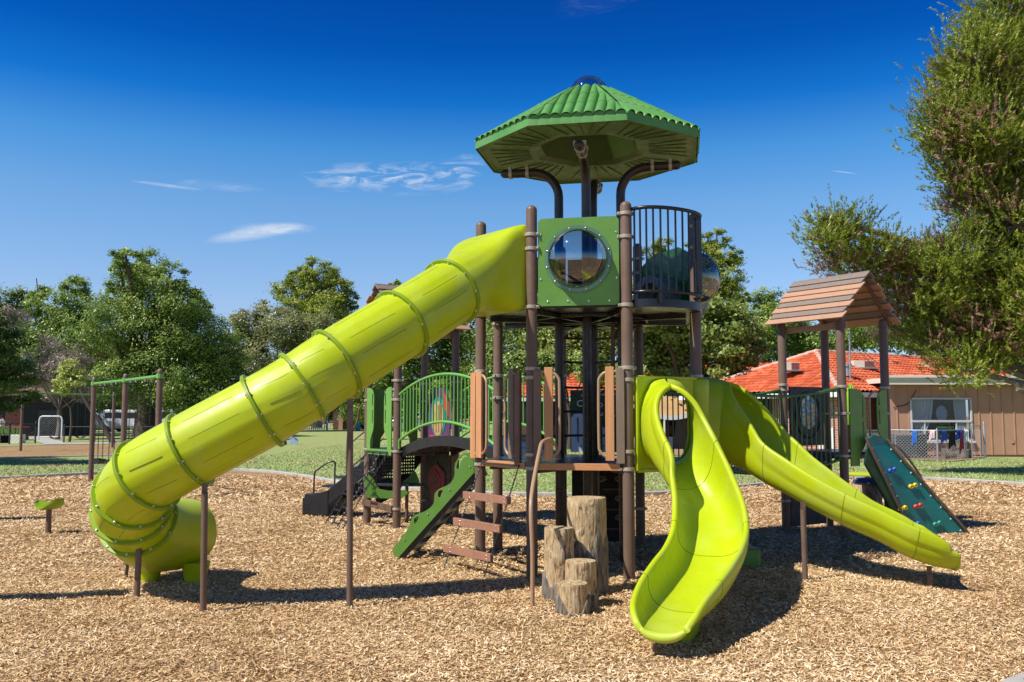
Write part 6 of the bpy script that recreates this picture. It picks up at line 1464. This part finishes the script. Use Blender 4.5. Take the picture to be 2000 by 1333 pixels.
MB().prism([local(LT - .34, 1.9, .022), local(LT - .17, 1.72, .022), local(LT - .17, 1.95, .022), local(LT - .36, 2.18, .022)], nT * .008).build('painted_band', M['red'], pn, smooth=0)
pn = MB().prism([local(.12, .08), local(LT - .12, .08), local(LT - .12, 1.1), local(.12, 1.1)], nT * .03).build('shield_panel', M['moss'], PS, smooth=0)
sh = [(0, .98), (.11, .90), (.25, .83), (.28, .66), (.20, .52), (.15, .30), (.10, .12), (-.10, .12), (-.15, .30), (-.20, .52), (-.28, .66), (-.25, .83), (-.11, .90)]
MB().prism([local(LT / 2 + a, b_, .032) for a, b_ in sh], nT * .03).build('shield', M['maroon'], pn, smooth=0, bevel=.008)
MB().prism([local(LT / 2 + a * .62, .10 + (b_ - .05) * .82, .064) for a, b_ in sh], nT * .012).build('shield_inset', M['red'] if 0 else M['maroon'], pn, smooth=0, bevel=.004)
c = local(LT / 2, .68, .085); mb = MB(); mb.tube([c + dT * (.07 * math.cos(t)) + Zv(.07 * math.sin(t)) for t in [2 * math.pi * i / 16 for i in range(16)]], .006, 6, closed=True)
for i in range(6):
    t = math.pi * i / 6; mb.cyl(c + dT * .07 * math.cos(t) + Zv(.07 * math.sin(t)), c - dT * .07 * math.cos(t) - Zv(.07 * math.sin(t)), .004, n=5)
mb.build('carved_rosette', M['grey_board'], pn, smooth=40)
MB().beam(LQ3 + Zv(.55), LQ2 + Zv(.50), .05, .06).build('low_beam', M['black'], PS, smooth=0)
# little leaf table under the arched bridge
tb = G(794, 1021); tz = .60
tt = MB().prism([tb + Vector((a, b_, tz)) for a, b_ in ((-.52, .05), (-.3, -.16), (.1, -.2), (.28, -.08), (.28, .1), (0, .22), (-.35, .2))], (0, 0, .035)).build('play_table', M['deck'], PS, smooth=0, bevel=.006)
MB().cyl(tb, tb + Zv(tz), .028, n=12).build('leg', M['post'], tt, smooth=50)
MB().prism([tb + Vector((-.62, -.22, tz - .10)) + Vector((a, 0, b_)) for a, b_ in ((0, -.08), (.55, -.10), (.68, .0), (.64, .05), (.36, .03), (.2, .06), (.10, .22), (.02, .30), (-.05, .26), (-.04, .1))], (0, .02, 0)).build('leaf_side', M['panel'], tt, smooth=0, bevel=.003)
MB().prism([tb + Vector((-.08, .26, tz)) + Vector((a, 0, b_)) for a, b_ in ((0, -.03), (.24, -.03), (.26, .05), (.2, .2), (.14, .22), (.08, .12), (-.02, .05))], (0, .02, 0)).build('leaf_side', M['panel'], tt, smooth=0, bevel=.003)

# ---- tower back: sign panel with white front, and dark curl panel below ----
dX = (PE - PF).normalized(); nX = Vector((dX.y, -dX.x, 0)); nX = nX if nX.y < 0 else -nX
def lx(s, z, o=0.0): return PF + dX * s + Zv(z) + nX * o
LX = (PE - PF).length
M['signwhite'] = surf('white_panel_paint', (.50, .58, .68), .5, vscale=3, var=.05)
sp = MB().prism([lx(.12, 1.25), lx(LX - .14, 1.25), lx(LX - .14, 2.10), lx(.12, 2.10)], nX * .02).build('sign_panel', M['sign_green'], PS, smooth=0)
wp_ = [(.13, 1.25), (.13, 1.72), (.17, 1.77), (.27, 1.78), (.34, 1.73), (.42, 1.72), (.42, 1.25)]
MB().prism([lx(a, b_, .022) for a, b_ in wp_], nX * .004).build('painted_tower', M['signwhite'], sp, smooth=0)
MB().prism([lx(a, b_, .022) for a, b_ in ((.56, 1.25), (.56, 1.60), (.62, 1.55), (.66, 1.40), (.68, 1.25))], nX * .004).build('painted_tower', M['skyblue'], sp, smooth=0)
MB().prism([lx(.215, 1.38, .028), lx(.228, 1.38, .028), lx(.232, 1.72, .028), lx(.212, 1.72, .028)], nX * .004).build('painted_line', M['navy'], sp, smooth=0)
MB().prism([lx(.345 + .065 * math.cos(t), 1.42 + .05 * math.sin(t), .028) for t in [2 * math.pi * i / 16 for i in range(16)]], nX * .003).build('painted_circle', M['tan'], sp, smooth=0)
mb = MB(); mb.tube([lx(.33, 1.53, .03), lx(.33, 1.62, .03)], .004, 5); mb.tube([lx(.295, 1.64, .03), lx(.31, 1.615, .03), lx(.33, 1.605, .03), lx(.35, 1.615, .03), lx(.365, 1.64, .03), lx(.33, 1.66, .03)], .004, 5, closed=True)
for s, z in ((.31, 1.34), (.355, 1.34), (.27, 1.335), (.575, 1.34), (.62, 1.345)): mb.lathe(lx(s, z, .028), nX, [(0, .012), (.004, .010)], 10)
mb.build('painted_mark', M['navy'], sp, smooth=40)
def text(body, c, size, d, nr, mat, par, shear=0.0, name='lettering', th=.002):
    cu = bpy.data.curves.new(name, 'FONT'); cu.body = body; cu.size = size; cu.align_x = 'CENTER'; cu.align_y = 'CENTER'; cu.extrude = th; cu.shear = shear
    tmp = bpy.data.objects.new(name, cu); COL.objects.link(tmp); me = bpy.data.meshes.new_from_object(tmp); bpy.data.objects.remove(tmp); me.materials.clear(); me.materials.append(mat)
    o = bpy.data.objects.new(name, me); COL.objects.link(o)
    rot = Matrix((d, (0, 0, 1), nr)).transposed().to_4x4(); o.matrix_world = Matrix.Translation(c) @ rot
    if par is not None:
        base = Vector((0, 0, 0)); q = par
        while q is not None: base += q.location; q = q.parent
        o.parent = par; o.matrix_basis = Matrix.Translation(Vector(c) - base) @ rot
    return o
def at_x(px, py, o=.026):
    return on_plane(px, py, lx(0, 0, o), nX)
for ch, px, py, sz, sh_ in (('C', 1132.5, 789, .125, 0), ('o', 1173.5, 790, .12, 0), ('f', 1197.5, 788, .12, 0), ('u', 1174, 807, .12, 0), ('g', 1198, 806, .12, 0), ('L', 1172, 768, .09, .4), ('e', 1177.5, 770, .08, .4), ('n', 1197.5, 769, .08, .4), ('A', 1138, 771, .08, .4)):
    text(ch, at_x(px, py), sz, dX, nX, M['white'], sp, sh_)
cp = MB().prism([lx(.13, .05, -.05), lx(LX - .22, .05, -.05), lx(LX - .22, 1.12, -.05), lx(.13, 1.12, -.05)], nX * .03).build('curl_panel', M['dark'], PS, smooth=0)
for cz in (.88, .62, .36):
    for sg, s0 in ((1, .55), (-1, .78)):
        pts = [lx(s0 + sg * (.06 * (1 - t * .75)) * math.cos(t * 9) * 1.0, cz + .05 * (1 - t * .75) * math.sin(t * 9), .02) for t in [i / 16 for i in range(17)]]
        MB().tube([lx(s0 - sg * .16, cz - .05, .02)] + pts, .007, 6).build('curl', M['handle'], cp, smooth=60)
for z in (.75, .48, .22): MB().beam(lx(.56, z, .02), lx(LX - .26, z, .02), .03, .02).build('foot_bar', M['brown_board'], cp, smooth=0)

# ---- right shelter: stained-glass panel, entry boards, rock wall, handle ----
dM = (RP3 - RP1).normalized(); nM = Vector((dM.y, -dM.x, 0)); nM = nM if nM.y < 0 else -nM; LM = 1.05
lm = lambda s, z, o=0.0: RP1 + dM * s + Zv(z) + nM * o
mp = MB().prism([lm(.12, 1.28), lm(LM - .1, 1.28), lm(LM - .1, 2.2), lm(.12, 2.2)], nM * .025).build('mosaic_panel', M['charcoal'], PS, smooth=0, bevel=.01)
mc = lm(.56, 1.80, .03); mcol = [(.35, .62, .75), (.10, .30, .62), (.62, .72, .72), (.05, .42, .45), (.55, .60, .35), (.75, .42, .15), (.06, .16, .45), (.70, .75, .78)]
mm = [surf('mosaic_glass_%d' % i, c, .15, vscale=15, spec=.8) for i, c in enumerate(mcol)]
mb = MB(); rnd = random.Random(4)
for ri, (r0, r1, nn) in enumerate(((.0, .05, 5), (.055, .11, 10), (.115, .18, 14), (.185, .25, 18))):
    for i in range(nn):
        a0, a1 = 2 * math.pi * (i + .06) / nn, 2 * math.pi * (i + .94) / nn; mb.k = rnd.randrange(8) if math.sin(a0) > -.5 else rnd.choice([5, 5, 4, 6, 1])
        pts = [mc + dM * (r * .82 * math.cos(a)) + Zv(r * 1.05 * math.sin(a)) for r, a in ((r0 + .001, a0), (r1, a0), (r1, (a0 + a1) / 2), (r1, a1), (r0 + .001, a1))]
        mb.prism(pts, nM * .004)
mb.build('mosaic', mm, mp, smooth=0)
mb = MB(); mb.tube([mc + dM * (.30 * math.cos(t)) + Zv(.36 * math.sin(t) - .04) for t in [2 * math.pi * i / 36 for i in range(36)]], .014, 6, closed=True); mb.build('mosaic_rim', M['chain'], mp, smooth=60)
MB().prism([lm(.1, .05), lm(LM - .1, .05), lm(LM - .1, 1.1), lm(.1, 1.1)], nM * .02).build('deck_shade_panel', M['charcoal'], PS, smooth=0)  # charcoal sheet added as the shade under the shelter deck
dR_ = (RP4 - RP2).normalized(); nR_ = Vector((dR_.y, -dR_.x, 0))
arch_panel(RP2 + dR_ * .08 + nR_ * .05, dR_, nR_, .38, 1.02, 2.14, 'panel_dk' if 'panel_dk' in M else 'panel'); arch_panel(RP4 - dR_ * .06 + nR_ * .05, -dR_, nR_, .25, 1.2, 2.14, 'panel')
hp = RP2 + dR_ * .62 + nR_ * .02
MB().tube(catmull([hp + Zv(1.2), hp + Zv(1.95), hp + dR_ * .03 + Zv(2.06), hp + dR_ * .14 + Zv(2.11), hp + dR_ * .27 + Zv(2.10)], 5), .017, 10).build('grab_handle', M['handle'], PS, smooth=60)
# rock wall
W0, W1 = A(1697, 868, RP2.y + .05), A(1737, 872, RP4.y - .30); B0_, B1_ = G(1783, 1046), G(1889, 1043)
wn_ = (B1_ - B0_).cross(W0 - B0_).normalized(); wn_ = wn_ if wn_.y < 0 else -wn_
wq = lambda u, v: (W0.lerp(W1, u)).lerp(B0_.lerp(B1_, u), v)
def wmap(px, py):
    best = None
    for i in range(41):
        for j in range(41):
            p = wq(i / 40, j / 40); r = p - Vector((0, 0, CAMH)); w = r.y * CP + r.z * SP; x = 1000 + FPX * r.x / w; y = 666.5 - FPX * (-r.y * SP + r.z * CP) / w
            d = (x - px) ** 2 + (y - py) ** 2
            if best is None or d < best[0]: best = (d, p)
    return best[1]
mb = MB(); rows = [[wq(i / 6, j / 12) for i in range(7)] for j in range(13)]; mb.grid(rows + [[p - wn_ * .03 for p in r] for r in rows[::-1]] + [rows[0]])
rw = mb.build('rock_wall', M['teal'], PS, smooth=0, recalc=True)
tp = MB(); tp.prism([wq(0, 0), wq(.0, -.02) + Zv(.05), wq(.3, -.02) + Zv(.12), wq(.7, -.02) + Zv(.10), wq(1, -.02) + Zv(.04), wq(1, 0)], -wn_ * .03); tp.build('wall_top', M['teal'], rw, smooth=0)
for u in (0, 1):
    sgn = (wq(1, .5) - wq(0, .5)).normalized() * (1 if u else -1) * .02
    MB().tube([wq(u, -.04) + Zv(.05) + sgn] + [wq(u, t) + sgn + wn_ * .03 for t in (.03, .3, .6, .9, .97)] + [wq(u, 1) + sgn + wn_ * .01 - Zv(.01)], .022, 8).build('edge_rail', M['post'], rw, smooth=60)
if True:
    p = [wq(0, .0), wq(0, 1), wq(0, 1) - wn_ * .0 + Zv(.0), wq(0, .1) - Zv(.22)]
    mb = MB(); mb.prism([wq(0, 0), wq(0, 1), wq(0, .98) - Vector((.10, 0, -.0)), wq(0, 0) - Vector((.06, 0, .28))], Vector((-.02, .02, 0))); mb.build('side_board', M['sign_green'], rw, smooth=0)
mb = MB()
for i in range(8):
    for u in (.07, .93): mb.lathe(wq(u, .04 + .92 * i / 7) + wn_ * .002, wn_, [(0, .013), (.008, .010)], 8)
mb.build('bolt', M['white'], rw, smooth=40)
for px, py, mt in ((1782, 949, 'yellow'), (1792, 987, 'red'), (1762, 992, 'yellow'), (1741, 919, 'blue'), (1786, 1025, 'blue'), (1828, 1021, 'greenr')):
    c = wmap(px, py) + wn_ * .012; d1_ = Vector((1, .2, .28)).normalized(); d1_ = (d1_ - wn_ * d1_.dot(wn_)).normalized(); d2_ = wn_.cross(d1_)
    mb = MB(); mb.lathe(c - d1_ * .038, wn_, [(0, .036), (.025, .032), (.035, .020), (.03, .011)], 14); mb.lathe(c + d1_ * .038, wn_, [(0, .036), (.025, .032), (.035, .020), (.03, .011)], 14)
    mb.box(c + wn_ * .013, (.07, .04, .026), ax=(d1_, d2_, wn_)); mb.k = 1
    for s in (-1, 1): mb.lathe(c + d1_ * .038 * s + wn_ * .029, wn_, [(0, .010), (.004, .009)], 8)
    mb.build('climbing_hold', [M[mt], M['dark']], rw, smooth=45)
hh = A(1737, 873, RP4.y + .1)
MB().tube(catmull([A(1728, 905, RP4.y), hh, A(1755, 874, RP4.y + .25), A(1772, 893, RP4.y + .3), A(1790, 918, RP4.y + .3), A(1800, 935, RP4.y + .3), A(1801, 950, RP4.y + .3)], 5), .018, 10).build('grab_handle', M['handle'], rw, smooth=60)
# ================= THINGS STANDING ON THE MULCH =================
def pole_rail():
    b = G(1040, 1185); t = thing('handrail', 'bent tan metal handrail rising beside the log steps', 'handrail', b)
    pts = catmull([b - Zv(.03), b + Zv(.5), A(1037, 1000, b.y + .02), A(1040, 955, b.y + .2), A(1053, 885, b.y + .75), A(1058, 866, b.y + .92), A(1067, 860, b.y + 1.02), A(1076, 858.5, b.y + 1.1), A(1082, 868, b.y + 1.2)], 6)
    MB().tube(pts, .0205, 12).build('pipe', M['handle'], t, smooth=60)
pole_rail()
def log_mat():
    m, n, l, b = nt_mat('peeled_log'); tc = n.new('ShaderNodeTexCoord'); mp = n.new('ShaderNodeMapping'); mp.inputs['Scale'].default_value = (3, 3, .8); l.new(tc.outputs['Object'], mp.inputs[0])
    a = n.new('ShaderNodeTexNoise'); a.inputs['Scale'].default_value = 9; a.inputs['Detail'].default_value = 8; a.inputs['Distortion'].default_value = .8; l.new(mp.outputs[0], a.inputs[0])
    r = n.new('ShaderNodeValToRGB'); l.new(a.outputs[0], r.inputs[0]); e = r.color_ramp.elements
    while len(e) < 4: e.new(.5)
    for x, (p, c) in zip(e, [(.33, (.13, .08, .04)), (.385, (.40, .27, .13)), (.55, (.53, .39, .215)), (.72, (.64, .53, .36))]): x.position = p; x.color = (*c, 1)
    l.new(r.outputs[0], b.inputs['Base Color']); b.inputs['Roughness'].default_value = .75; bp = n.new('ShaderNodeBump'); bp.inputs['Strength'].default_value = 1; bp.inputs['Distance'].default_value = .03; l.new(a.outputs[0], bp.inputs['Height']); l.new(bp.outputs[0], b.inputs['Normal']); return m
M['log_wood'] = log_mat()
def log_step(px, y0, r, h, label, seed, bark):
    c = Vector(((px - 1000) / FPX * y0, y0, 0)); t = thing('log_step', label, 'log step', c, 'moulded log steps in front of the tower')
    rd = random.Random(seed); N = 144
    def rad(a, z): return r * (1 + .035 * mnoise.noise(Vector((math.cos(a) * 1.6 + seed, math.sin(a) * 1.6, z * 1.2))) + .014 * mnoise.noise(Vector((math.cos(a) * 9, math.sin(a) * 9 + seed, z * 2))) - .055 * max(0, mnoise.noise(Vector((math.cos(a) * 13, math.sin(a) * 13 + seed, z * 1.3))) - .18)) * (1.03 - .05 * z / h)
    zs = [-.03] + [h * k / 16 for k in range(1, 16)] + [h - .012, h]
    mb = MB(); rows = [[c + Vector((rad(a, z) * math.cos(a) * (.975 if z == h else 1), rad(a, z) * math.sin(a) * (.975 if z == h else 1), z)) for a in [2 * math.pi * i / N for i in range(N)]] for z in zs]
    for k in (.8, .45, .05): rows.append([c + Vector((rad(a, h) * k * math.cos(a), rad(a, h) * k * math.sin(a), h + .006 * mnoise.noise(Vector((k * 5, math.cos(a) * 3, math.sin(a) * 3)))))for a in [2 * math.pi * i / N for i in range(N)]])
    mb.grid(rows, closed=True); mb.build('trunk', M['log_wood'], t, smooth=55)
    # bark skirt with a jagged upper edge
    mb = MB(); rows = []
    def topz(a):
        q = (math.degrees(a) + 360) % 360; z = 0
        for ca, wd, hh in bark: 
            d = abs((q - ca + 180) % 360 - 180); z = max(z, hh * max(0, 1 - (d / wd) ** 1.8))
        return max(.03, z * h + .02 * h * mnoise.noise(Vector((a * 9, seed, 0))))
    for k in range(9):
        row = []
        for i in range(N):
            a = 2 * math.pi * i / N; z = topz(a) * k / 8; rr = rad(a, z) + .014 + .010 * mnoise.noise(Vector((a * 9, z * 5, seed))) - (.012 if k == 8 else 0); row.append(c + Vector((rr * math.cos(a), rr * math.sin(a), z - .02)))
        rows.append(row)
    mb.grid(rows, closed=True); mb.build('bark', M['log_grey'], t, smooth=60)
log_step(1144, 9.36, .198, .93, 'tallest log step, at the back beside the tower post', 3, [(302, 30, .72), (345, 60, .66), (278, 60, .50), (235, 60, .58), (180, 70, .55), (90, 140, .6)])
log_step(1090, 9.04, .145, .67, 'second tallest log step, leftmost of the group', 8, [(312, 30, .74), (345, 60, .5), (190, 60, .42), (262, 70, .26), (90, 120, .5)])
log_step(1132, 8.72, .145, .405, 'middle log step with a rounded bark patch in front', 15, [(248, 46, .66), (300, 50, .42), (0, 80, .5), (100, 120, .5)])
log_step(1116, 8.42, .140, .255, 'shortest log step, nearest to the camera', 21, [(195, 62, .74), (338, 40, .70), (90, 120, .5)])
# green block steps by the curved slide
def hexprism(mb, c, r, z0, z1, n=8, k=1.0): mb.lathe(c + Zv(z0), (0, 0, 1), [(0, r * .97), (.02, r), (z1 - z0 - .03, r * k), (z1 - z0, r * k * .93)], n)
gs = G(1455, 1112); t = thing('block_steps', 'two dark green plastic block steps in the shade of the slides', 'step block', gs)
mb = MB(); mb.box(gs + Vector((0, .22, .10)), (.40, .40, .24)); mb.build('low_block', M['panel'], t, smooth=0, bevel=.04)
mb = MB(); mb.box(gs + Vector((-.17, .62, .26)), (.40, .40, .55)); mb.build('high_block', M['panel'], t, smooth=0, bevel=.04)
# lime saddle seat on a stem, left
ss_ = G(94, 1042); t = thing('stem_seat', 'lime green curved saddle seat on a short brown stem', 'playground seat', ss_)
MB().cyl(ss_ - Zv(.03), ss_ + Zv(.36), .042, .038, 16).build('stem', M['post'], t, smooth=50)
rows = []; axd = Vector((.86, -.5, 0)).normalized(); sd_ = Vector((.5, .86, 0))
for j in range(17):
    u = -1 + 2 * j / 16; row = []
    hw = .15 * (1 - abs(u) ** 2.2) ** .6 + .015
    for i in range(13):
        v = -1 + 2 * i / 12
        z = .36 + .085 * abs(u) ** 2 + (.06 if u > 0 else 0) * u + .02 * v * v + .015
        row.append(ss_ + axd * (.26 * u) + sd_ * (hw * v) + Zv(z))
    rows.append(row)
und = [[p - Zv(.035) for p in r] for r in rows]
mb = MB(); mb.grid(rows); mb.grid(und[::-1]); per = lambda R: R[0] + [r[-1] for r in R[1:-1]] + R[-1][::-1] + [r[0] for r in R[-2:0:-1]]
mb.grid([per(rows), per(und)], closed=True); o = mb.build('saddle', surf('leaf_green_plastic', (.26, .42, .012), .38), t, smooth=60)

# swings --------------------------------------------------------------
def swing_frame(label, pts, top, bays, group, beam='rail'):
    t = thing('swing_frame', label, 'swing set', pts[0], group)
    for p in pts:
        MB().lathe(p + Zv(-.03), (0, 0, 1), [(0, .066), (top, .066), (top + .05, .055), (top + .075, .01)], 16).build('post', M['post'], t, smooth=50)
        MB().lathe(p + Zv(top - .17), (0, 0, 1), [(0, .080), (.10, .080)], 16).build('collar', M[beam], t, smooth=50)
    for a, b_ in zip(pts[:-1], pts[1:]): MB().cyl(a + Zv(top - .12), b_ + Zv(top - .12), .036, n=12).build('beam', M[beam], t, smooth=50)
    return t
sp_ = [G(177, 941), G(177, 941).lerp(Vector((-7.5, 19.9, 0)), .5), Vector((-7.62, 19.95, 0))]
swing_frame('brown posted swing frame with a green beam, behind the tube slide', sp_, 2.72, 2, 'swing frames')
def swing(label, p, beamd, top, seat_z, group, sway=0.0):
    t = thing('belt_swing', label, 'swing', p, group); e0, e1 = p - beamd * .19, p + beamd * .19
    for s in (-1, 1):
        mb = MB(); chain(mb, p + beamd * .22 * s + Zv(top), p + beamd * .24 * s + Zv(seat_z + .10), .055, .006, wid=.55); mb.build('chain', M['chain'], t, smooth=60)
        MB().cyl(p + beamd * .22 * s + Zv(top - .06), p + beamd * .22 * s + Zv(top + .02), .02, n=8).build('hanger', M['galv'], t)
    sd = Vector((beamd.y, -beamd.x, 0)); rows = []
    for j in range(13):
        u = -1 + j / 6; z = seat_z + .11 * u * u; row = [p + beamd * (.25 * u) + sd * (.085 * v) + Zv(z + .012) for v in (-1, -.5, 0, .5, 1)] + [p + beamd * (.25 * u) + sd * (.085 * v) + Zv(z - .012) for v in (1, .5, 0, -.5, -1)]
        rows.append(row)
    MB().grid(rows, closed=True).build('belt_seat', M['black_rubber'], t, smooth=60)
    return t
bd = (sp_[1] - sp_[0]).normalized()
names = ['black belt swing farthest from the tube slide', 'second black belt swing, between the first two posts', 'belt swing hanging just left of the tube slide, seat hidden', 'belt swing nearest to the tube slide, seat hidden']
for i, tt_ in enumerate((.155, .345, .645, .845)):
    swing(names[i], sp_[0].lerp(sp_[2], tt_), bd, 2.58, .52, 'belt swings on the near frame')
fp = [G(40, 884), Vector((G(40, 884).x * .5 + G(219, 877).x * .5 - 6.2, 45.5, 0)), G(219, 877)]
fp = [G(40, 884), G(219, 877)]
swing_frame('far swing frame with brown posts and green beam under the trees', [fp[0] + (fp[0] - fp[1]) * .9] + fp, 2.95, 2, 'swing frames')
bd2 = (fp[1] - fp[0]).normalized()
for i, (px_, lb) in enumerate(((102, 'far belt swing hanging in front of the white gate'), (152, 'far belt swing hanging right of the white gate'))):
    tt_ = (px_ - 40) / 179; swing(lb, fp[0].lerp(fp[1], tt_), bd2, 2.82, .60, 'belt swings on the far frame')

# toadstool seats, log stumps and round table behind the right shelter
def stool(c, h, r, label):
    t = thing('mushroom_stool', label, 'stool', c); MB().lathe(c - Zv(.02), (0, 0, 1), [(0, r * .62), (h * .5, r * .5), (h - .06, r * .55)], 18).build('stem', M['log_grey'], t, smooth=50)
    MB().lathe(c + Zv(h - .10), (0, 0, 1), [(0, r * .9), (.03, r * 1.02), (.06, r), (.10, r * .75), (.115, r * .3), (.118, .01)], 24).build('cap', M['navy'], t, smooth=60)
stool(Vector(((1697 - 1000) / FPX * 15.3, 15.3, 0)), .72, .30, 'dark mushroom shaped stool behind the rock wall')
def stump(px, y0, r, h, label, mat='log_wood'):
    c = Vector(((px - 1000) / FPX * y0, y0, 0)); t = thing('log_stump', label, 'log stump', c, 'log stumps behind the right shelter')
    MB().lathe(c - Zv(.02), (0, 0, 1), [(0, r * 1.06), (h * .3, r), (h * .8, r * .98), (h - .012 + .02, r * .97), (h + .02, r * .93)], 24).build('trunk', M[mat], t, smooth=50)
    mb = MB(); mb.lathe(c - Zv(.02), (0, 0, 1), [(0, r * 1.13), (h * .32, r * 1.04), (h * .36, r * .99)], 24, cap=False); mb.build('bark', M['log_grey'], t, smooth=60)
stump(1673, 16.6, .145, .52, 'taller pale log stump beside the dark shelter post'); stump(1684, 15.9, .12, .28, 'shorter log stump in shade beside the mushroom stool')
tc = Vector(((1688 - 1000) / FPX * 20.3, 20.3, 0)); t = thing('round_table', 'lime green round table on a central leg behind the rock wall', 'table', tc)
MB().lathe(tc + Zv(.44), (0, 0, 1), [(0, .36), (.02, .42), (.05, .42), (.065, .39)], 36).build('table_top', M['lime'], t, smooth=50)
MB().cyl(tc - Zv(.02), tc + Zv(.45), .05, n=14).build('leg', M['post'], t, smooth=50)
uc = Vector(((1661 - 1000) / FPX * 24.5, 24.5, .05)); t = thing('closed_umbrella', 'closed lime green patio umbrella behind the right shelter', 'umbrella', uc)
MB().cyl(uc, uc + Zv(2.5), .02, n=10).build('pole', M['handle'], t, smooth=50)
mb = MB(); rows = []
for z, r in ((2.55, .02), (2.45, .06), (2.2, .10), (1.9, .13), (1.5, .15), (1.45, .12)): rows.append([uc + Vector((r * (1 + .28 * math.cos(7 * a)) * math.cos(a), r * (1 + .28 * math.cos(7 * a)) * math.sin(a), z)) for a in [2 * math.pi * i / 56 for i in range(56)]])
mb.grid(rows, closed=True); mb.build('canopy', surf('lime_fabric', (.25, .50, .01), .8, vscale=8), t, smooth=60)

# unseen beams, made up to cast the ground shadows entering from the left
bar = thing('shadow_beam', 'unseen lime beam on two posts, added to cast the nearer left shadow', 'shadow beam', (-6.6, 8.3, 0), 'added shadow beams at the left')
MB().beam((-8.3, 7.98, 2.0), (-5.12, 8.48, 2.0), .36, .07).build('beam', M['lime'], bar, smooth=0, bevel=.02)
for x_, y_ in ((-7.8, 8.06), (-6.1, 8.33)): MB().cyl((x_, y_, -.03), (x_, y_, 1.98), .045, n=12).build('post', M['post'], bar, smooth=50)
bar2 = copy_tree(bar); bar2.location = (-10.6, 15.2, 0); bar2.rotation_euler = (0, 0, -.15); bar2['label'] = 'unseen lime beam on two posts, added to cast the farther left shadow'
